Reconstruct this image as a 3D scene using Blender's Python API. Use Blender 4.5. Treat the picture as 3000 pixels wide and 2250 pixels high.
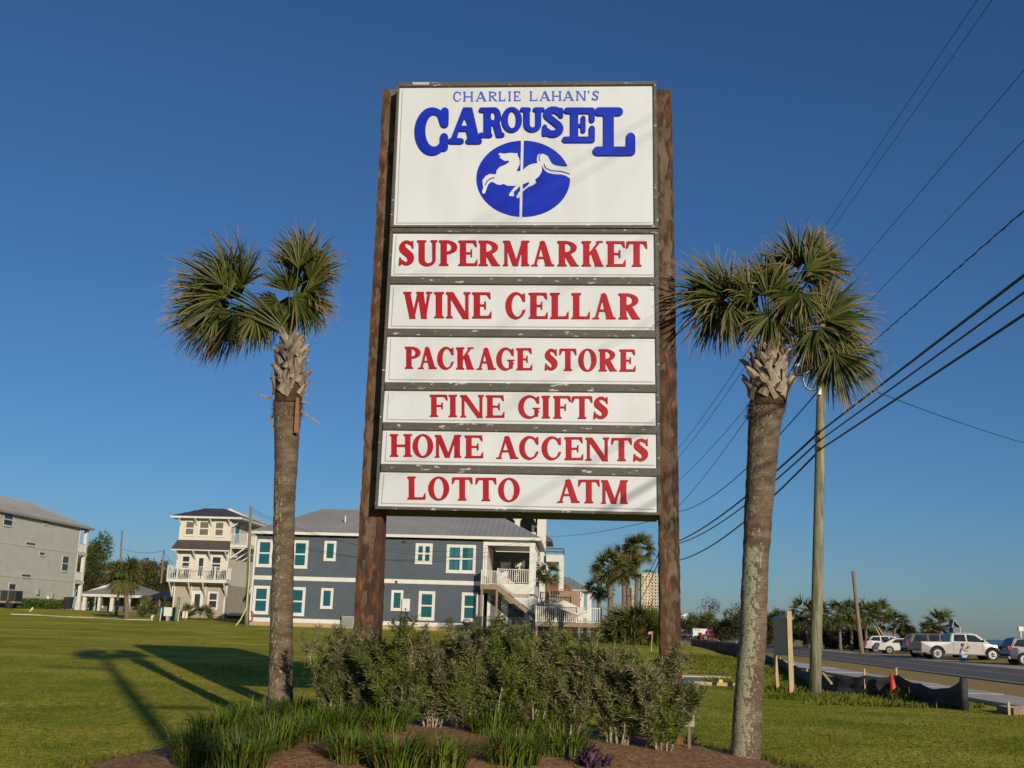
import bpy, bmesh, math, random
import numpy as np
from mathutils import Vector, Matrix, noise
scene = bpy.context.scene
col = scene.collection
for _o in list(bpy.data.objects): bpy.data.objects.remove(_o, do_unlink=True)

# ---------------------------------------------------------------- camera, sky, sun, exposure
EYE = Vector((0, 0, 1.6)); FPX = 3200.0; PITCH = math.radians(12.45); ROLL = math.radians(1.7)
SUN_EL = math.radians(14.9); SHADOW_AZ = math.radians(23.0)
EXPOSURE = 0.0; SKY_STRENGTH = 0.079; SUN_STRENGTH = 4.1

fwd = Vector((0, math.cos(PITCH), math.sin(PITCH)))
r0 = Vector((1, 0, 0)); u0_ = r0.cross(fwd)
rgt = r0 * math.cos(ROLL) + u0_ * math.sin(ROLL)
upv = u0_ * math.cos(ROLL) - r0 * math.sin(ROLL)
camd = bpy.data.cameras.new('camera'); cam = bpy.data.objects.new('camera', camd); col.objects.link(cam)
camd.sensor_width = 36; camd.lens = FPX / 3000 * 36; camd.clip_end = 20000; camd.clip_start = 0.1
M4 = Matrix((rgt, upv, -fwd)).transposed().to_4x4(); M4.translation = EYE
cam.matrix_world = M4
scene.camera = cam

world = bpy.data.worlds.new("World"); scene.world = world; world.use_nodes = True
wn = world.node_tree; wn.nodes.clear()
wo = wn.nodes.new('ShaderNodeOutputWorld'); bg = wn.nodes.new('ShaderNodeBackground')
sky = wn.nodes.new('ShaderNodeTexSky'); sky.sky_type = 'NISHITA'; sky.sun_disc = False
sky.sun_elevation = SUN_EL
sky.sun_rotation = math.pi - SHADOW_AZ
sky.altitude = 0; sky.air_density = 1.0; sky.dust_density = 0.36; sky.ozone_density = 7.2
wn.links.new(sky.outputs[0], bg.inputs[0]); wn.links.new(bg.outputs[0], wo.inputs[0])
bg.inputs[1].default_value = SKY_STRENGTH

sund = bpy.data.lights.new('sun', 'SUN'); sun = bpy.data.objects.new('sun', sund); col.objects.link(sun)
sund.energy = SUN_STRENGTH; sund.angle = math.radians(0.53); sund.color = (1.0, 0.885, 0.71)
sdir = Vector((-math.sin(SHADOW_AZ) * math.cos(SUN_EL), math.cos(SHADOW_AZ) * math.cos(SUN_EL), -math.sin(SUN_EL)))
sun.rotation_euler = sdir.to_track_quat('-Z', 'Y').to_euler(); sun.location = (0, 0, 60)

scene.view_settings.view_transform = 'Standard'; scene.view_settings.look = 'None'
scene.view_settings.gamma = 1; scene.view_settings.use_curve_mapping = False
scene.view_settings.exposure = EXPOSURE
scene.render.resolution_x = 1024; scene.render.resolution_y = 768
scene.cycles.max_bounces = 6

# ---------------------------------------------------------------- measuring helpers
def ray(px, py):
    return fwd + rgt * ((px - 1500) / FPX) - upv * ((py - 1125) / FPX)
def atY(px, py, Y):
    d = ray(px, py); return EYE + d * (Y / d.y)
def atZ(px, py, z):
    d = ray(px, py); return EYE + d * ((z - EYE.z) / d.z)
def rayX(px, py, Y): return atY(px, py, Y).x
def onplane(px, py, P, n):
    d = ray(px, py); return EYE + d * ((P - EYE).dot(n) / d.dot(n))

# ---------------------------------------------------------------- materials
def rgb(c): return (c[0], c[1], c[2], 1)
def mat(name, stops, rough=0.8, scale=3.0, detail=4, bump=0.0, bscale=None, metal=0.0, attr=None, stretch=None,
        spec=None, transl=0.0, coat=0.0, dist=0.0):
    m = bpy.data.materials.new(name); m.use_nodes = True
    nt = m.node_tree; b = nt.nodes['Principled BSDF']; N = nt.nodes.new; L = nt.links.new
    b.inputs['Roughness'].default_value = rough; b.inputs['Metallic'].default_value = metal
    if spec is not None: b.inputs['Specular IOR Level'].default_value = spec
    if coat: b.inputs['Coat Weight'].default_value = coat
    tc = N('ShaderNodeTexCoord'); src = tc.outputs['Object']
    if stretch:
        mp = N('ShaderNodeMapping'); mp.inputs['Scale'].default_value = stretch; L(src, mp.inputs[0]); src = mp.outputs[0]
    if not isinstance(stops[0], (tuple, list)): stops = [stops]
    if attr:
        a = N('ShaderNodeAttribute'); a.attribute_name = attr; fac = a.outputs['Fac']
    else:
        nz = N('ShaderNodeTexNoise'); nz.inputs['Scale'].default_value = scale; nz.inputs['Detail'].default_value = detail
        nz.inputs['Distortion'].default_value = dist
        L(src, nz.inputs['Vector']); fac = nz.outputs['Fac']
    cr = N('ShaderNodeValToRGB'); e = cr.color_ramp.elements
    n = len(stops)
    if n == 1:
        c = stops[0]; e[0].color = rgb([x * 0.93 for x in c]); e[1].color = rgb([min(1, x * 1.05) for x in c])
        e[0].position = .35; e[1].position = .65
    else:
        pos = [s[3] if len(s) > 3 else (i / (n - 1) if attr else .32 + .36 * i / (n - 1)) for i, s in enumerate(stops)]
        while len(e) < n: e.new(0.5)
        for i in range(n): e[i].position = pos[i]
        for i in range(n): e[i].color = rgb(stops[i])
    L(fac, cr.inputs[0]); L(cr.outputs[0], b.inputs['Base Color'])
    if bump:
        nb = N('ShaderNodeTexNoise'); nb.inputs['Scale'].default_value = bscale or scale * 4; nb.inputs['Detail'].default_value = 5
        L(src, nb.inputs['Vector'])
        bp = N('ShaderNodeBump'); bp.inputs['Strength'].default_value = min(1, bump); bp.inputs['Distance'].default_value = 0.02 * max(1, bump)
        L(nb.outputs['Fac'], bp.inputs['Height']); L(bp.outputs[0], b.inputs['Normal'])
    if transl:
        tr = N('ShaderNodeBsdfTranslucent'); L(cr.outputs[0], tr.inputs[0]); mx = N('ShaderNodeMixShader')
        mx.inputs[0].default_value = transl
        out = [x for x in nt.nodes if x.type == 'OUTPUT_MATERIAL'][0]
        L(b.outputs[0], mx.inputs[1]); L(tr.outputs[0], mx.inputs[2]); L(mx.outputs[0], out.inputs[0])
    m.diffuse_color = rgb(stops[0]); return m

# ---------------------------------------------------------------- object helpers
ORG = {}
def setp(o, label=None, cat=None, group=None, kind=None):
    if label: o['label'] = label
    if cat: o['category'] = cat
    if group: o['group'] = group
    if kind: o['kind'] = kind
    return o
def thing(name, label, cat, loc=(0, 0, 0), group=None):
    o = bpy.data.objects.new(name, None); col.objects.link(o); o.location = loc; o.empty_display_size = .3
    ORG[o.name] = Vector(loc); return setp(o, label, cat, group)
class MB:
    def __init__(s): s.v = []; s.f = []; s.c = []
    def add(s, vs, fs, c=0.0):
        n = len(s.v); s.v.extend([tuple(v) for v in vs]); s.f.extend([tuple(i + n for i in f) for f in fs])
        if isinstance(c, (list, tuple)): s.c.extend(c)
        else: s.c.extend([c] * len(vs))
        return s
    def hexa(s, p, c=0.0):      # p: 8 points, bottom ring 0-3, top ring 4-7
        return s.add(p, [(0, 3, 2, 1), (4, 5, 6, 7), (0, 1, 5, 4), (1, 2, 6, 5), (2, 3, 7, 6), (3, 0, 4, 7)], c)
    def box(s, x0, x1, y0, y1, z0, z1, c=0.0):
        return s.hexa([(x0, y0, z0), (x1, y0, z0), (x1, y1, z0), (x0, y1, z0), (x0, y0, z1), (x1, y0, z1), (x1, y1, z1), (x0, y1, z1)], c)
    def bar(s, p, q, w, h, up=Vector((0, 0, 1)), c=0.0, w2=None, h2=None):
        p = Vector(p); q = Vector(q); d = (q - p).normalized()
        a = d.cross(up)
        if a.length < 1e-4: a = d.cross(Vector((0, 1, 0)))
        a.normalize(); b = a.cross(d)
        w2 = w if w2 is None else w2; h2 = h if h2 is None else h2
        P = lambda o, ww, hh: [o - a * ww / 2 - b * hh / 2, o + a * ww / 2 - b * hh / 2, o + a * ww / 2 + b * hh / 2, o - a * ww / 2 + b * hh / 2]
        return s.hexa(P(p, w, h) + P(q, w2, h2), c)
    def tube(s, pts, rad, n=8, cap=True, c=0.0):
        pts = [Vector(p) for p in pts]; k = len(pts)
        rr = rad if isinstance(rad, (list, tuple)) else [rad] * k
        vs = []; fs = []; ref = None
        for i, p in enumerate(pts):
            d = (pts[min(i + 1, k - 1)] - pts[max(i - 1, 0)]).normalized()
            if ref is None: ref = d.cross(Vector((0, 0, 1))) if abs(d.z) < .95 else d.cross(Vector((0, 1, 0)))
            ref = (ref - d * ref.dot(d)).normalized(); b = d.cross(ref)
            for j in range(n):
                t = 2 * math.pi * j / n; vs.append(p + (ref * math.cos(t) + b * math.sin(t)) * rr[i])
        for i in range(k - 1):
            for j in range(n):
                a0 = i * n + j; a1 = i * n + (j + 1) % n; fs.append((a0, a1, a1 + n, a0 + n))
        if cap: fs.append(tuple(range(n - 1, -1, -1))); fs.append(tuple((k - 1) * n + j for j in range(n)))
        return s.add(vs, fs, c)
    def prism(s, poly, off, c=0.0):     # polygon (list of Vector) extruded by vector off
        n = len(poly); poly = [Vector(p) for p in poly]; off = Vector(off)
        vs = poly + [p + off for p in poly]
        fs = [tuple(range(n - 1, -1, -1)), tuple(range(n, 2 * n))] + [(i, (i + 1) % n, (i + 1) % n + n, i + n) for i in range(n)]
        return s.add(vs, fs, c)
    def build(s, name, m, parent=None, smooth=False, recalc=True, attr=False, loc=None, bevel=0.0):
        me = bpy.data.meshes.new(name)
        if parent is not None: org = ORG[parent.name]
        else: org = Vector(loc) if loc is not None else Vector((0, 0, 0))
        me.from_pydata([(x - org.x, y - org.y, z - org.z) for x, y, z in s.v], [], s.f)
        if recalc:
            bm = bmesh.new(); bm.from_mesh(me); bmesh.ops.recalc_face_normals(bm, faces=bm.faces)
            if bevel: bmesh.ops.bevel(bm, geom=list(bm.edges), offset=bevel, segments=2, affect='EDGES', profile=.6)
            bm.to_mesh(me); bm.free()
        if attr and not bevel:
            at = me.attributes.new('v', 'FLOAT', 'POINT'); at.data.foreach_set('value', s.c)
        if smooth: me.polygons.foreach_set('use_smooth', [True] * len(me.polygons))
        me.update()
        for mm in (m if isinstance(m, (list, tuple)) else [m]): me.materials.append(mm)
        o = bpy.data.objects.new(name, me); col.objects.link(o)
        if parent is not None: o.parent = parent; ORG[o.name] = org
        else: o.location = org; ORG[o.name] = org
        return o
def top(o, label, cat, group=None): return setp(o, label, cat, group)
def structure(o): o['kind'] = 'structure'; return o
def copy_tree(o, parent=None, loc=None, rotz=None, scl=None):
    c = o.copy(); col.objects.link(c)
    if parent is not None: c.parent = parent
    if loc is not None: c.location = loc
    if rotz is not None: c.rotation_euler.z = rotz
    if scl is not None: c.scale = (scl, scl, scl)
    for ch in list(o.children): copy_tree(ch, c)
    return c
def leaves_np(name, base, d, nrm, length, width, v, m, parent=None, loc=None, fold=0.0, kind=None):
    """many narrow leaves as 4-point blades in one mesh (all args numpy)"""
    org = np.array(ORG[parent.name] if parent is not None else (loc if loc is not None else (0, 0, 0)), float)
    n = len(base); d = d / np.linalg.norm(d, axis=1)[:, None]
    side = np.cross(d, nrm); side /= (np.linalg.norm(side, axis=1)[:, None] + 1e-9)
    up = np.cross(side, d)
    L = length[:, None]; W = width[:, None]
    b = base - org
    mid = b + d * L * .45
    P = np.stack([b, mid - side * W / 2 + up * W * fold, b + d * L, mid + side * W / 2 + up * W * fold], 1).reshape(-1, 3)
    me = bpy.data.meshes.new(name)
    me.vertices.add(4 * n); me.vertices.foreach_set('co', P.ravel().astype(np.float32))
    idx = np.arange(n)[:, None] * 4
    if fold:
        tri = (idx + np.array([0, 1, 2, 0, 2, 3])[None]).ravel(); k = 3; nf = 2 * n
    else:
        tri = (idx + np.array([0, 1, 2, 3])[None]).ravel(); k = 4; nf = n
    me.loops.add(len(tri)); me.loops.foreach_set('vertex_index', tri.astype(np.int32))
    me.polygons.add(nf); me.polygons.foreach_set('loop_start', (np.arange(nf) * k).astype(np.int32))
    me.polygons.foreach_set('loop_total', np.full(nf, k, np.int32))
    me.update(calc_edges=True)
    at = me.attributes.new('v', 'FLOAT', 'POINT'); at.data.foreach_set('value', np.repeat(v, 4).astype(np.float32))
    me.materials.append(m)
    o = bpy.data.objects.new(name, me); col.objects.link(o)
    if parent is not None: o.parent = parent; ORG[o.name] = Vector(org)
    else: o.location = org; ORG[o.name] = Vector(org)
    if kind: o['kind'] = kind
    return o

# ---------------------------------------------------------------- terrain
RS = 0.062                                    # the road runs a little to the right of straight ahead
def soff(x, y): return x - RS * y - 16.4      # metres right of the road's near edge
CP = [(0, 0, 0), (-8, 4, 0), (0, 12, .02), (-3, 16, .05), (3, 14, .03), (3, 18, .05), (-6, 14, .03), (-4, 27, .12), (-10, 27, .13), (-12, 38, .24), (-7, 34, .20),
      (-16, 46, .33), (-5, 46, .33), (-25, 46, .33), (-15, 60, .53), (-15, 75, .78), (-21, 90, 1.0), (-10, 89.5, 1.0), (0, 89, 1.1), (6, 82, .85), (-28, 97, 1.1), (-38, 100, 1.0), (-36, 112, 1.3), (-32, 120, 1.35), (-48, 150, 1.7),
      (-53, 137, 2.0), (-55, 120, 2.15), (-47, 105, 1.5), (-70, 130, 2.4), (-30, 60, .7), (10, 27, -.12), (9, 39, -.15), (11.5, 57, .15),
      (14.3, 90, .3), (8, 31, -.05), (5, 60, .35), (10, 200, .6), (0, 300, 1), (-100, 300, 2.2), (-200, 150, 3), (-60, 40, 1.0), (14, 130, .3)]
def base_z(y):
    y = np.asarray(y, float)
    return np.interp(y, [0, 10, 16, 30, 46, 60, 75, 90, 105, 130, 170, 300], [0, 0, .03, .16, .33, .53, .78, 1.02, 1.2, 1.45, 1.7, 1.9])
def gz_np(x, y):
    x = np.asarray(x, float); y = np.asarray(y, float)
    w = .35; z = 0
    for cx, cy, cz in CP:
        sc = 3.0 + 0.10 * max(cy, 0)
        k = 1.0 / (((x - cx) ** 2 + (y - cy) ** 2) / sc ** 2 + 1.0) ** 2.2
        w = w + k; z = z + k * (cz - float(base_z(cy)))
    z = z / w + base_z(y)
    s = x - RS * y - 16.4
    t = np.clip((s + 9.0) / 3.4, 0, 1); t = t * t * (3 - 2 * t); z = z * (1 - t)
    t2 = np.clip((s - 26) / 18, 0, 1); z = z - 2.6 * t2 * t2 * (3 - 2 * t2)
    t3 = np.exp(-((s - 20) / 5.0) ** 2) * .35; z = z + t3
    return z
def gz(x, y): return float(gz_np(x, y))
xs = np.concatenate([np.array([-3000, -1200, -600, -350, -220, -160, -120, -100, -85, -76]), np.arange(-70, -22, 2.0), np.arange(-22, 26, .8), np.arange(26, 76, 1.5),
                     np.array([80, 95, 120, 160, 260, 500, 1200])])
ys = np.concatenate([np.array([-300, -120, -60, -40, -25, -14, -8, -3]), np.arange(0, 60, .8), np.arange(60, 150, 1.8), np.array([155, 165, 180, 200, 230, 270, 330, 420, 600, 900, 1500, 3000, 7000])])
X, Y = np.meshgrid(xs, ys)
XX = X + RS * np.clip(Y, -50, 1500) * 1.0 * (X > 8)      # grid columns follow the road on the right
Z = gz_np(XX, Y)
Z = np.where(Y > 400, np.minimum(Z, 1.0), Z)
nv = len(xs)
me = bpy.data.meshes.new('ground')
vv = np.stack([XX, Y, Z], -1).reshape(-1, 3)
ff = [(j * nv + i, j * nv + i + 1, (j + 1) * nv + i + 1, (j + 1) * nv + i) for j in range(len(ys) - 1) for i in range(nv - 1)]
me.from_pydata([tuple(p) for p in vv], [], ff); me.polygons.foreach_set('use_smooth', [True] * len(me.polygons)); me.update()

def grass_material():
    m = bpy.data.materials.new('lawn_grass'); m.use_nodes = True; nt = m.node_tree; N = nt.nodes.new; L = nt.links.new
    b = nt.nodes['Principled BSDF']; b.inputs['Roughness'].default_value = .95; b.inputs['Specular IOR Level'].default_value = .1
    tc = N('ShaderNodeTexCoord'); src = tc.outputs['Object']
    def nz(scale, det=5, st=None, dist=0):
        v = src
        if st: mp = N('ShaderNodeMapping'); mp.inputs['Scale'].default_value = st; L(src, mp.inputs[0]); v = mp.outputs[0]
        n = N('ShaderNodeTexNoise'); n.inputs['Scale'].default_value = scale; n.inputs['Detail'].default_value = det
        n.inputs['Distortion'].default_value = dist; L(v, n.inputs['Vector']); return n.outputs['Fac']
    def ramp(f, a, b_, c0, c1):
        r = N('ShaderNodeValToRGB'); r.color_ramp.elements[0].position = a; r.color_ramp.elements[1].position = b_
        r.color_ramp.elements[0].color = rgb(c0); r.color_ramp.elements[1].color = rgb(c1); L(f, r.inputs[0]); return r.outputs[0]
    def mix(f, a, b_, t='MIX'):
        x = N('ShaderNodeMix'); x.data_type = 'RGBA'; x.blend_type = t
        if isinstance(f, float): x.inputs[0].default_value = f
        else: L(f, x.inputs[0])
        L(a, x.inputs[6]); L(b_, x.inputs[7]); return x.outputs[2]
    base = ramp(nz(.22, 9, dist=1.2), .36, .66, (.275, .285, .018), (.52, .435, .06))      # green, drier
    fine = ramp(nz(9, 6), .3, .72, (.48, .5, .42), (1.5, 1.46, 1.35))
    c = mix(1.0, base, fine, 'MULTIPLY')
    mow = ramp(nz(.5, 3, (.08, 1.6, 1)), .35, .65, (.86, .88, .84), (1.12, 1.1, 1.1))
    c = mix(1.0, c, mow, 'MULTIPLY')
    clov = nz(1.3, 4, dist=1.0)
    cm = ramp(clov, .58, .70, (0, 0, 0), (.75, .75, .75))
    green = ramp(nz(14), .3, .7, (.11, .16, .008), (.25, .30, .02))
    c = mix(cm, c, green)
    # dry verge between pavement and road, sand beyond the road (position across the road)
    sx = N('ShaderNodeSeparateXYZ'); L(src, sx.inputs[0])
    ma = N('ShaderNodeMath'); ma.operation = 'MULTIPLY_ADD'; ma.inputs[1].default_value = -RS; ma.inputs[2].default_value = -16.4; L(sx.outputs[1], ma.inputs[0])
    mb_ = N('ShaderNodeMath'); mb_.operation = 'ADD'; L(sx.outputs[0], mb_.inputs[0]); L(ma.outputs[0], mb_.inputs[1])
    wob = N('ShaderNodeMath'); wob.operation = 'MULTIPLY_ADD'; wob.inputs[1].default_value = 1.2; L(nz(.7, 4), wob.inputs[0]); L(mb_.outputs[0], wob.inputs[2])
    dry = ramp(nz(6), .3, .7, (.36, .25, .07), (.50, .36, .13))
    mr = N('ShaderNodeMapRange'); mr.inputs[1].default_value = -5.0; mr.inputs[2].default_value = -3.6; L(wob.outputs[0], mr.inputs[0])
    c = mix(mr.outputs[0], c, dry)
    sand = ramp(nz(3), .3, .7, (.36, .31, .22), (.50, .44, .33))
    mr2 = N('ShaderNodeMapRange'); mr2.inputs[1].default_value = 24; mr2.inputs[2].default_value = 29; L(wob.outputs[0], mr2.inputs[0])
    c = mix(mr2.outputs[0], c, sand)
    L(c, b.inputs['Base Color'])
    bp = N('ShaderNodeBump'); bp.inputs['Strength'].default_value = .9; bp.inputs['Distance'].default_value = .05
    L(nz(16, 6), bp.inputs['Height']); L(bp.outputs[0], b.inputs['Normal'])
    return m
M_LAWN = grass_material(); me.materials.append(M_LAWN)
ground = bpy.data.objects.new('ground', me); col.objects.link(ground); structure(ground)

def strip(name, s0, s1, z, m, y0=-150, y1=700, step=4, edge=0.0, wob=0.0):
    mb = MB(); ysr = np.arange(y0, y1, step); vs = []
    for i, y in enumerate(ysr):
        w = wob * noise.noise(Vector((y * .3, s0, 0)))
        vs += [(s0 + w + 16.4 + RS * y, y, z), (s1 + w + 16.4 + RS * y, y, z)]
    mb.add(vs, [(2 * i, 2 * i + 1, 2 * i + 3, 2 * i + 2) for i in range(len(ysr) - 1)])
    if edge:
        vs = []
        for y in ysr: vs += [(s0 + 16.4 + RS * y, y, z), (s0 + 16.4 + RS * y, y, z - edge)]
        mb.add(vs, [(2 * i, 2 * i + 1, 2 * i + 3, 2 * i + 2) for i in range(len(ysr) - 1)])
    return mb.build(name, m)
M_ASPH = mat('asphalt', [(.105, .093, .078), (.145, .13, .108)], .9, 1.2, 5, bump=.3, bscale=60)
M_CONC = mat('concrete', [(.46, .43, .37), (.56, .52, .45)], .9, 1.5, 5, bump=.15, bscale=40)
M_SHOULDER = mat('sandy_shoulder', [(.40, .34, .25), (.52, .46, .36)], .95, 1.0, 5, bump=.3, bscale=30)
M_PAINTW = mat('road_paint', (.62, .62, .58), .7, 20)
structure(strip('road', 0, 8.6, .03, M_ASPH, step=6))
structure(strip('road_shoulder', 8.4, 15.5, .022, M_SHOULDER, step=3, wob=.5))
ms = MB()
for s in (0.0,):
    pass
structure(strip('road_edge_line', .35, .47, .036, M_PAINTW, step=6))
structure(strip('road_edge_line', 8.1, 8.22, .036, M_PAINTW, step=6))
structure(strip('road_centre_line', 4.2, 4.32, .036, M_PAINTW, step=6))
# pavement of separate slabs
pav = MB()
for k, y in enumerate(np.arange(-40, 300, 1.85)):
    a, bb = y + .01, y + 1.84; dz = .006 * math.sin(k * 2.3)
    P = lambda s, yy, zz: (s + 16.4 + RS * yy, yy, zz)
    if y < 100:
        q = MB().hexa([P(-5.9, a, -.05), P(-4.15, a, -.05), P(-4.15, bb, -.05), P(-5.9, bb, -.05), P(-5.9, a, .09 + dz), P(-4.15, a, .09 + dz), P(-4.15, bb, .09 + dz), P(-5.9, bb, .09 + dz)])
        if k == 0:
            pavement = q.build('sidewalk', M_CONC); structure(pavement)
        elif y > 10:
            q.build('slab', M_CONC, pavement)
        else: pav.v += []
    else:
        pav.hexa([P(-5.9, a, -.05), P(-4.15, a, -.05), P(-4.15, bb, -.05), P(-5.9, bb, -.05), P(-5.9, a, .09), P(-4.15, a, .09), P(-4.15, bb, .09), P(-5.9, bb, .09)])
pb = pav.build('slab', M_CONC, pavement); pb['kind'] = 'stuff'
# sea
M_SEA = mat('sea_water', [(.012, .045, .085), (.02, .06, .10)], .28, .05, 5, bump=.5, bscale=.5, spec=.3)
sv = MB(); sv.add([(30, -2500, -1.7), (16000, -2500, -1.7), (16000, 16000, -1.7), (1030, 16000, -1.7)], [(0, 1, 2, 3)])
structure(sv.build('sea', M_SEA))

# near grass blades standing on the lawn (nobody could count them)
rng = np.random.default_rng(5)
M_BLADE = mat('grass_blade', [(.05, .08, .006), (.10, .125, .010), (.16, .165, .018), (.23, .19, .045)], .7, attr='v', spec=.2, transl=.25)
def in_bed(x, y):
    pass
def grass(n, ylo, yhi, hmin, hmax, name='grass', cond=None, wid=.012, xlim=None, pw=1.6):
    t = rng.random(n); y = ylo + (yhi - ylo) * t ** pw
    hw = .50 * y + 1.0
    x = (rng.random(n) * 2 - 1) * hw
    if xlim: x = xlim[0] + (xlim[1] - xlim[0]) * rng.random(n)
    k = (soff(x, y) < -5.5) & (gz_np(x, y) > -5)
    if cond is not None: k &= cond(x, y)
    x, y = x[k], y[k]; n = len(x)
    z = gz_np(x, y) - .01
    base = np.stack([x, y, z], 1); a = rng.random(n) * 6.283; tl = rng.random(n) * .8
    d = np.stack([np.cos(a) * tl, np.sin(a) * tl, np.ones(n)], 1)
    nr = np.stack([np.cos(a + 1), np.sin(a + 1), np.zeros(n)], 1)
    L = hmin + (hmax - hmin) * rng.random(n)
    pat = np.clip(.5 + .35 * np.sin(x * .9 + 2 * np.sin(y * .5)) * np.cos(y * 1.1 + x * .3) + .25 * (rng.random(n) - .5), 0, 1)
    return leaves_np(name, base, d, nr, L, np.full(n, wid) * (1 + y / 25), pat * .8 + .2 * rng.random(n), M_BLADE, kind='stuff')
# ---------------------------------------------------------------- the pylon sign
TH = math.radians(4.3)
SU = Vector((math.cos(TH), -math.sin(TH), 0)); SN = Vector((-math.sin(TH), -math.cos(TH), 0)); SZ = Vector((0, 0, 1))
SP = atY(1515, 1500, 14.85)                     # a point of the sign's front face plane
def spl(px, py, w=0.0):                         # pixel measured on the photo -> point of the sign plane, w metres in front
    P0 = SP + SN * w
    return onplane(px, py, P0, SN)
def suv(px, py, w=0.0):
    p = spl(px, py, w) - SP; return p.dot(SU), p.z
def sw(u, v, w): return SP + SU * u + SZ * v + SN * w
def inpoly(gx, gy, poly):
    ins = np.zeros(gx.shape, bool); n = len(poly)
    for i in range(n):
        x1, y1 = poly[i]; x2, y2 = poly[(i + 1) % n]
        if y1 == y2: continue
        c = ((y1 > gy) != (y2 > gy)) & (gx < (x2 - x1) * (gy - y1) / (y2 - y1) + x1); ins ^= c
    return ins
def capsule(gx, gy, a, b, r):
    ax, ay = a; bx, by = b; dx, dy = bx - ax, by - ay; l2 = dx * dx + dy * dy + 1e-12
    t = np.clip(((gx - ax) * dx + (gy - ay) * dy) / l2, 0, 1)
    return (gx - ax - t * dx) ** 2 + (gy - ay - t * dy) ** 2 <= r * r
def ell(gx, gy, cx, cy, rx, ry): return ((gx - cx) / rx) ** 2 + ((gy - cy) / ry) ** 2 <= 1
def smooth(M, s):
    k = int(3 * s + 1); x = np.arange(-k, k + 1); g = np.exp(-x * x / (2 * s * s)); g /= g.sum()
    F = np.apply_along_axis(lambda r: np.convolve(r, g, 'same'), 0, M.astype(float))
    return np.apply_along_axis(lambda r: np.convolve(r, g, 'same'), 1, F)
def contours(F, iso=.5, tol=.3):
    h, w = F.shape; B = F > iso; seg = {}
    code = B[:-1, :-1] * 1 + B[:-1, 1:] * 2 + B[1:, 1:] * 4 + B[1:, :-1] * 8
    T = {1: [(3, 0)], 2: [(0, 1)], 3: [(3, 1)], 4: [(1, 2)], 5: [(3, 2), (1, 0)], 6: [(0, 2)], 7: [(3, 2)], 8: [(2, 3)], 9: [(2, 0)],
         10: [(0, 3), (2, 1)], 11: [(2, 1)], 12: [(1, 3)], 13: [(1, 0)], 14: [(0, 3)]}
    def edge(y, x, e):
        if e == 0: a, b = (y, x), (y, x + 1)
        elif e == 1: a, b = (y, x + 1), (y + 1, x + 1)
        elif e == 2: a, b = (y + 1, x), (y + 1, x + 1)
        else: a, b = (y, x), (y + 1, x)
        t = (iso - F[a]) / (F[b] - F[a]); return (a, b), (a[1] + t * (b[1] - a[1]), a[0] + t * (b[0] - a[0]))
    pts = {}
    for y, x in zip(*np.nonzero((code > 0) & (code < 15))):
        for e0, e1 in T[int(code[y, x])]:
            k0, p0 = edge(y, x, e0); k1, p1 = edge(y, x, e1); pts[k0] = p0; pts[k1] = p1; seg[k0] = k1
    loops = []
    while seg:
        k, nx = seg.popitem(); lp = [pts[k]]
        while nx in seg: lp.append(pts[nx]); nx = seg.pop(nx)
        if len(lp) > 6: loops.append(simplify(lp, tol))
    return loops
def simplify(lp, tol):
    def dp(p):
        if len(p) < 3: return p
        a = np.array(p); s = a[0]; e = a[-1]; d = e - s; l = np.hypot(*d)
        dist = np.abs(np.cross(d, a - s)) / l if l > 1e-9 else np.hypot(*(a - s).T)
        i = int(dist.argmax())
        if dist[i] < tol: return [p[0], p[-1]]
        return dp(p[:i + 1])[:-1] + dp(p[i:])
    n = len(lp) // 2
    return (dp(lp[:n + 1])[:-1] + dp(lp[n:] + [lp[0]])[:-1])
def shape(name, loops, to_uv, m, parent, w0, w1, bevel=0.0):
    """closed outlines -> a solid raised w0..w1 in front of the sign plane"""
    cu = bpy.data.curves.new(name, 'CURVE'); cu.dimensions = '2D'; cu.fill_mode = 'BOTH'
    for lp in loops:
        q = [to_uv(x, y) for x, y in lp]; sp = cu.splines.new('POLY'); sp.points.add(len(q) - 1); sp.use_cyclic_u = True
        for i, (a, b) in enumerate(q): sp.points[i].co = (a, b, 0, 1)
    cu.extrude = (w1 - w0) / 2 - bevel; cu.bevel_depth = bevel; cu.bevel_resolution = 1; cu.offset = -bevel
    o = bpy.data.objects.new(name, cu); col.objects.link(o)
    dg = bpy.context.evaluated_depsgraph_get(); me = bpy.data.meshes.new_from_object(o.evaluated_get(dg))
    bpy.data.objects.remove(o, do_unlink=True); bpy.data.curves.remove(cu)
    org = ORG[parent.name]; wm = (w0 + w1) / 2
    for v in me.vertices:
        p = sw(v.co.x, v.co.y, v.co.z + wm) - org; v.co = p
    me.name = name; me.materials.clear(); me.materials.append(m)
    ob = bpy.data.objects.new(name, me); col.objects.link(ob); ob.parent = parent; ORG[ob.name] = org
    return ob

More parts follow.
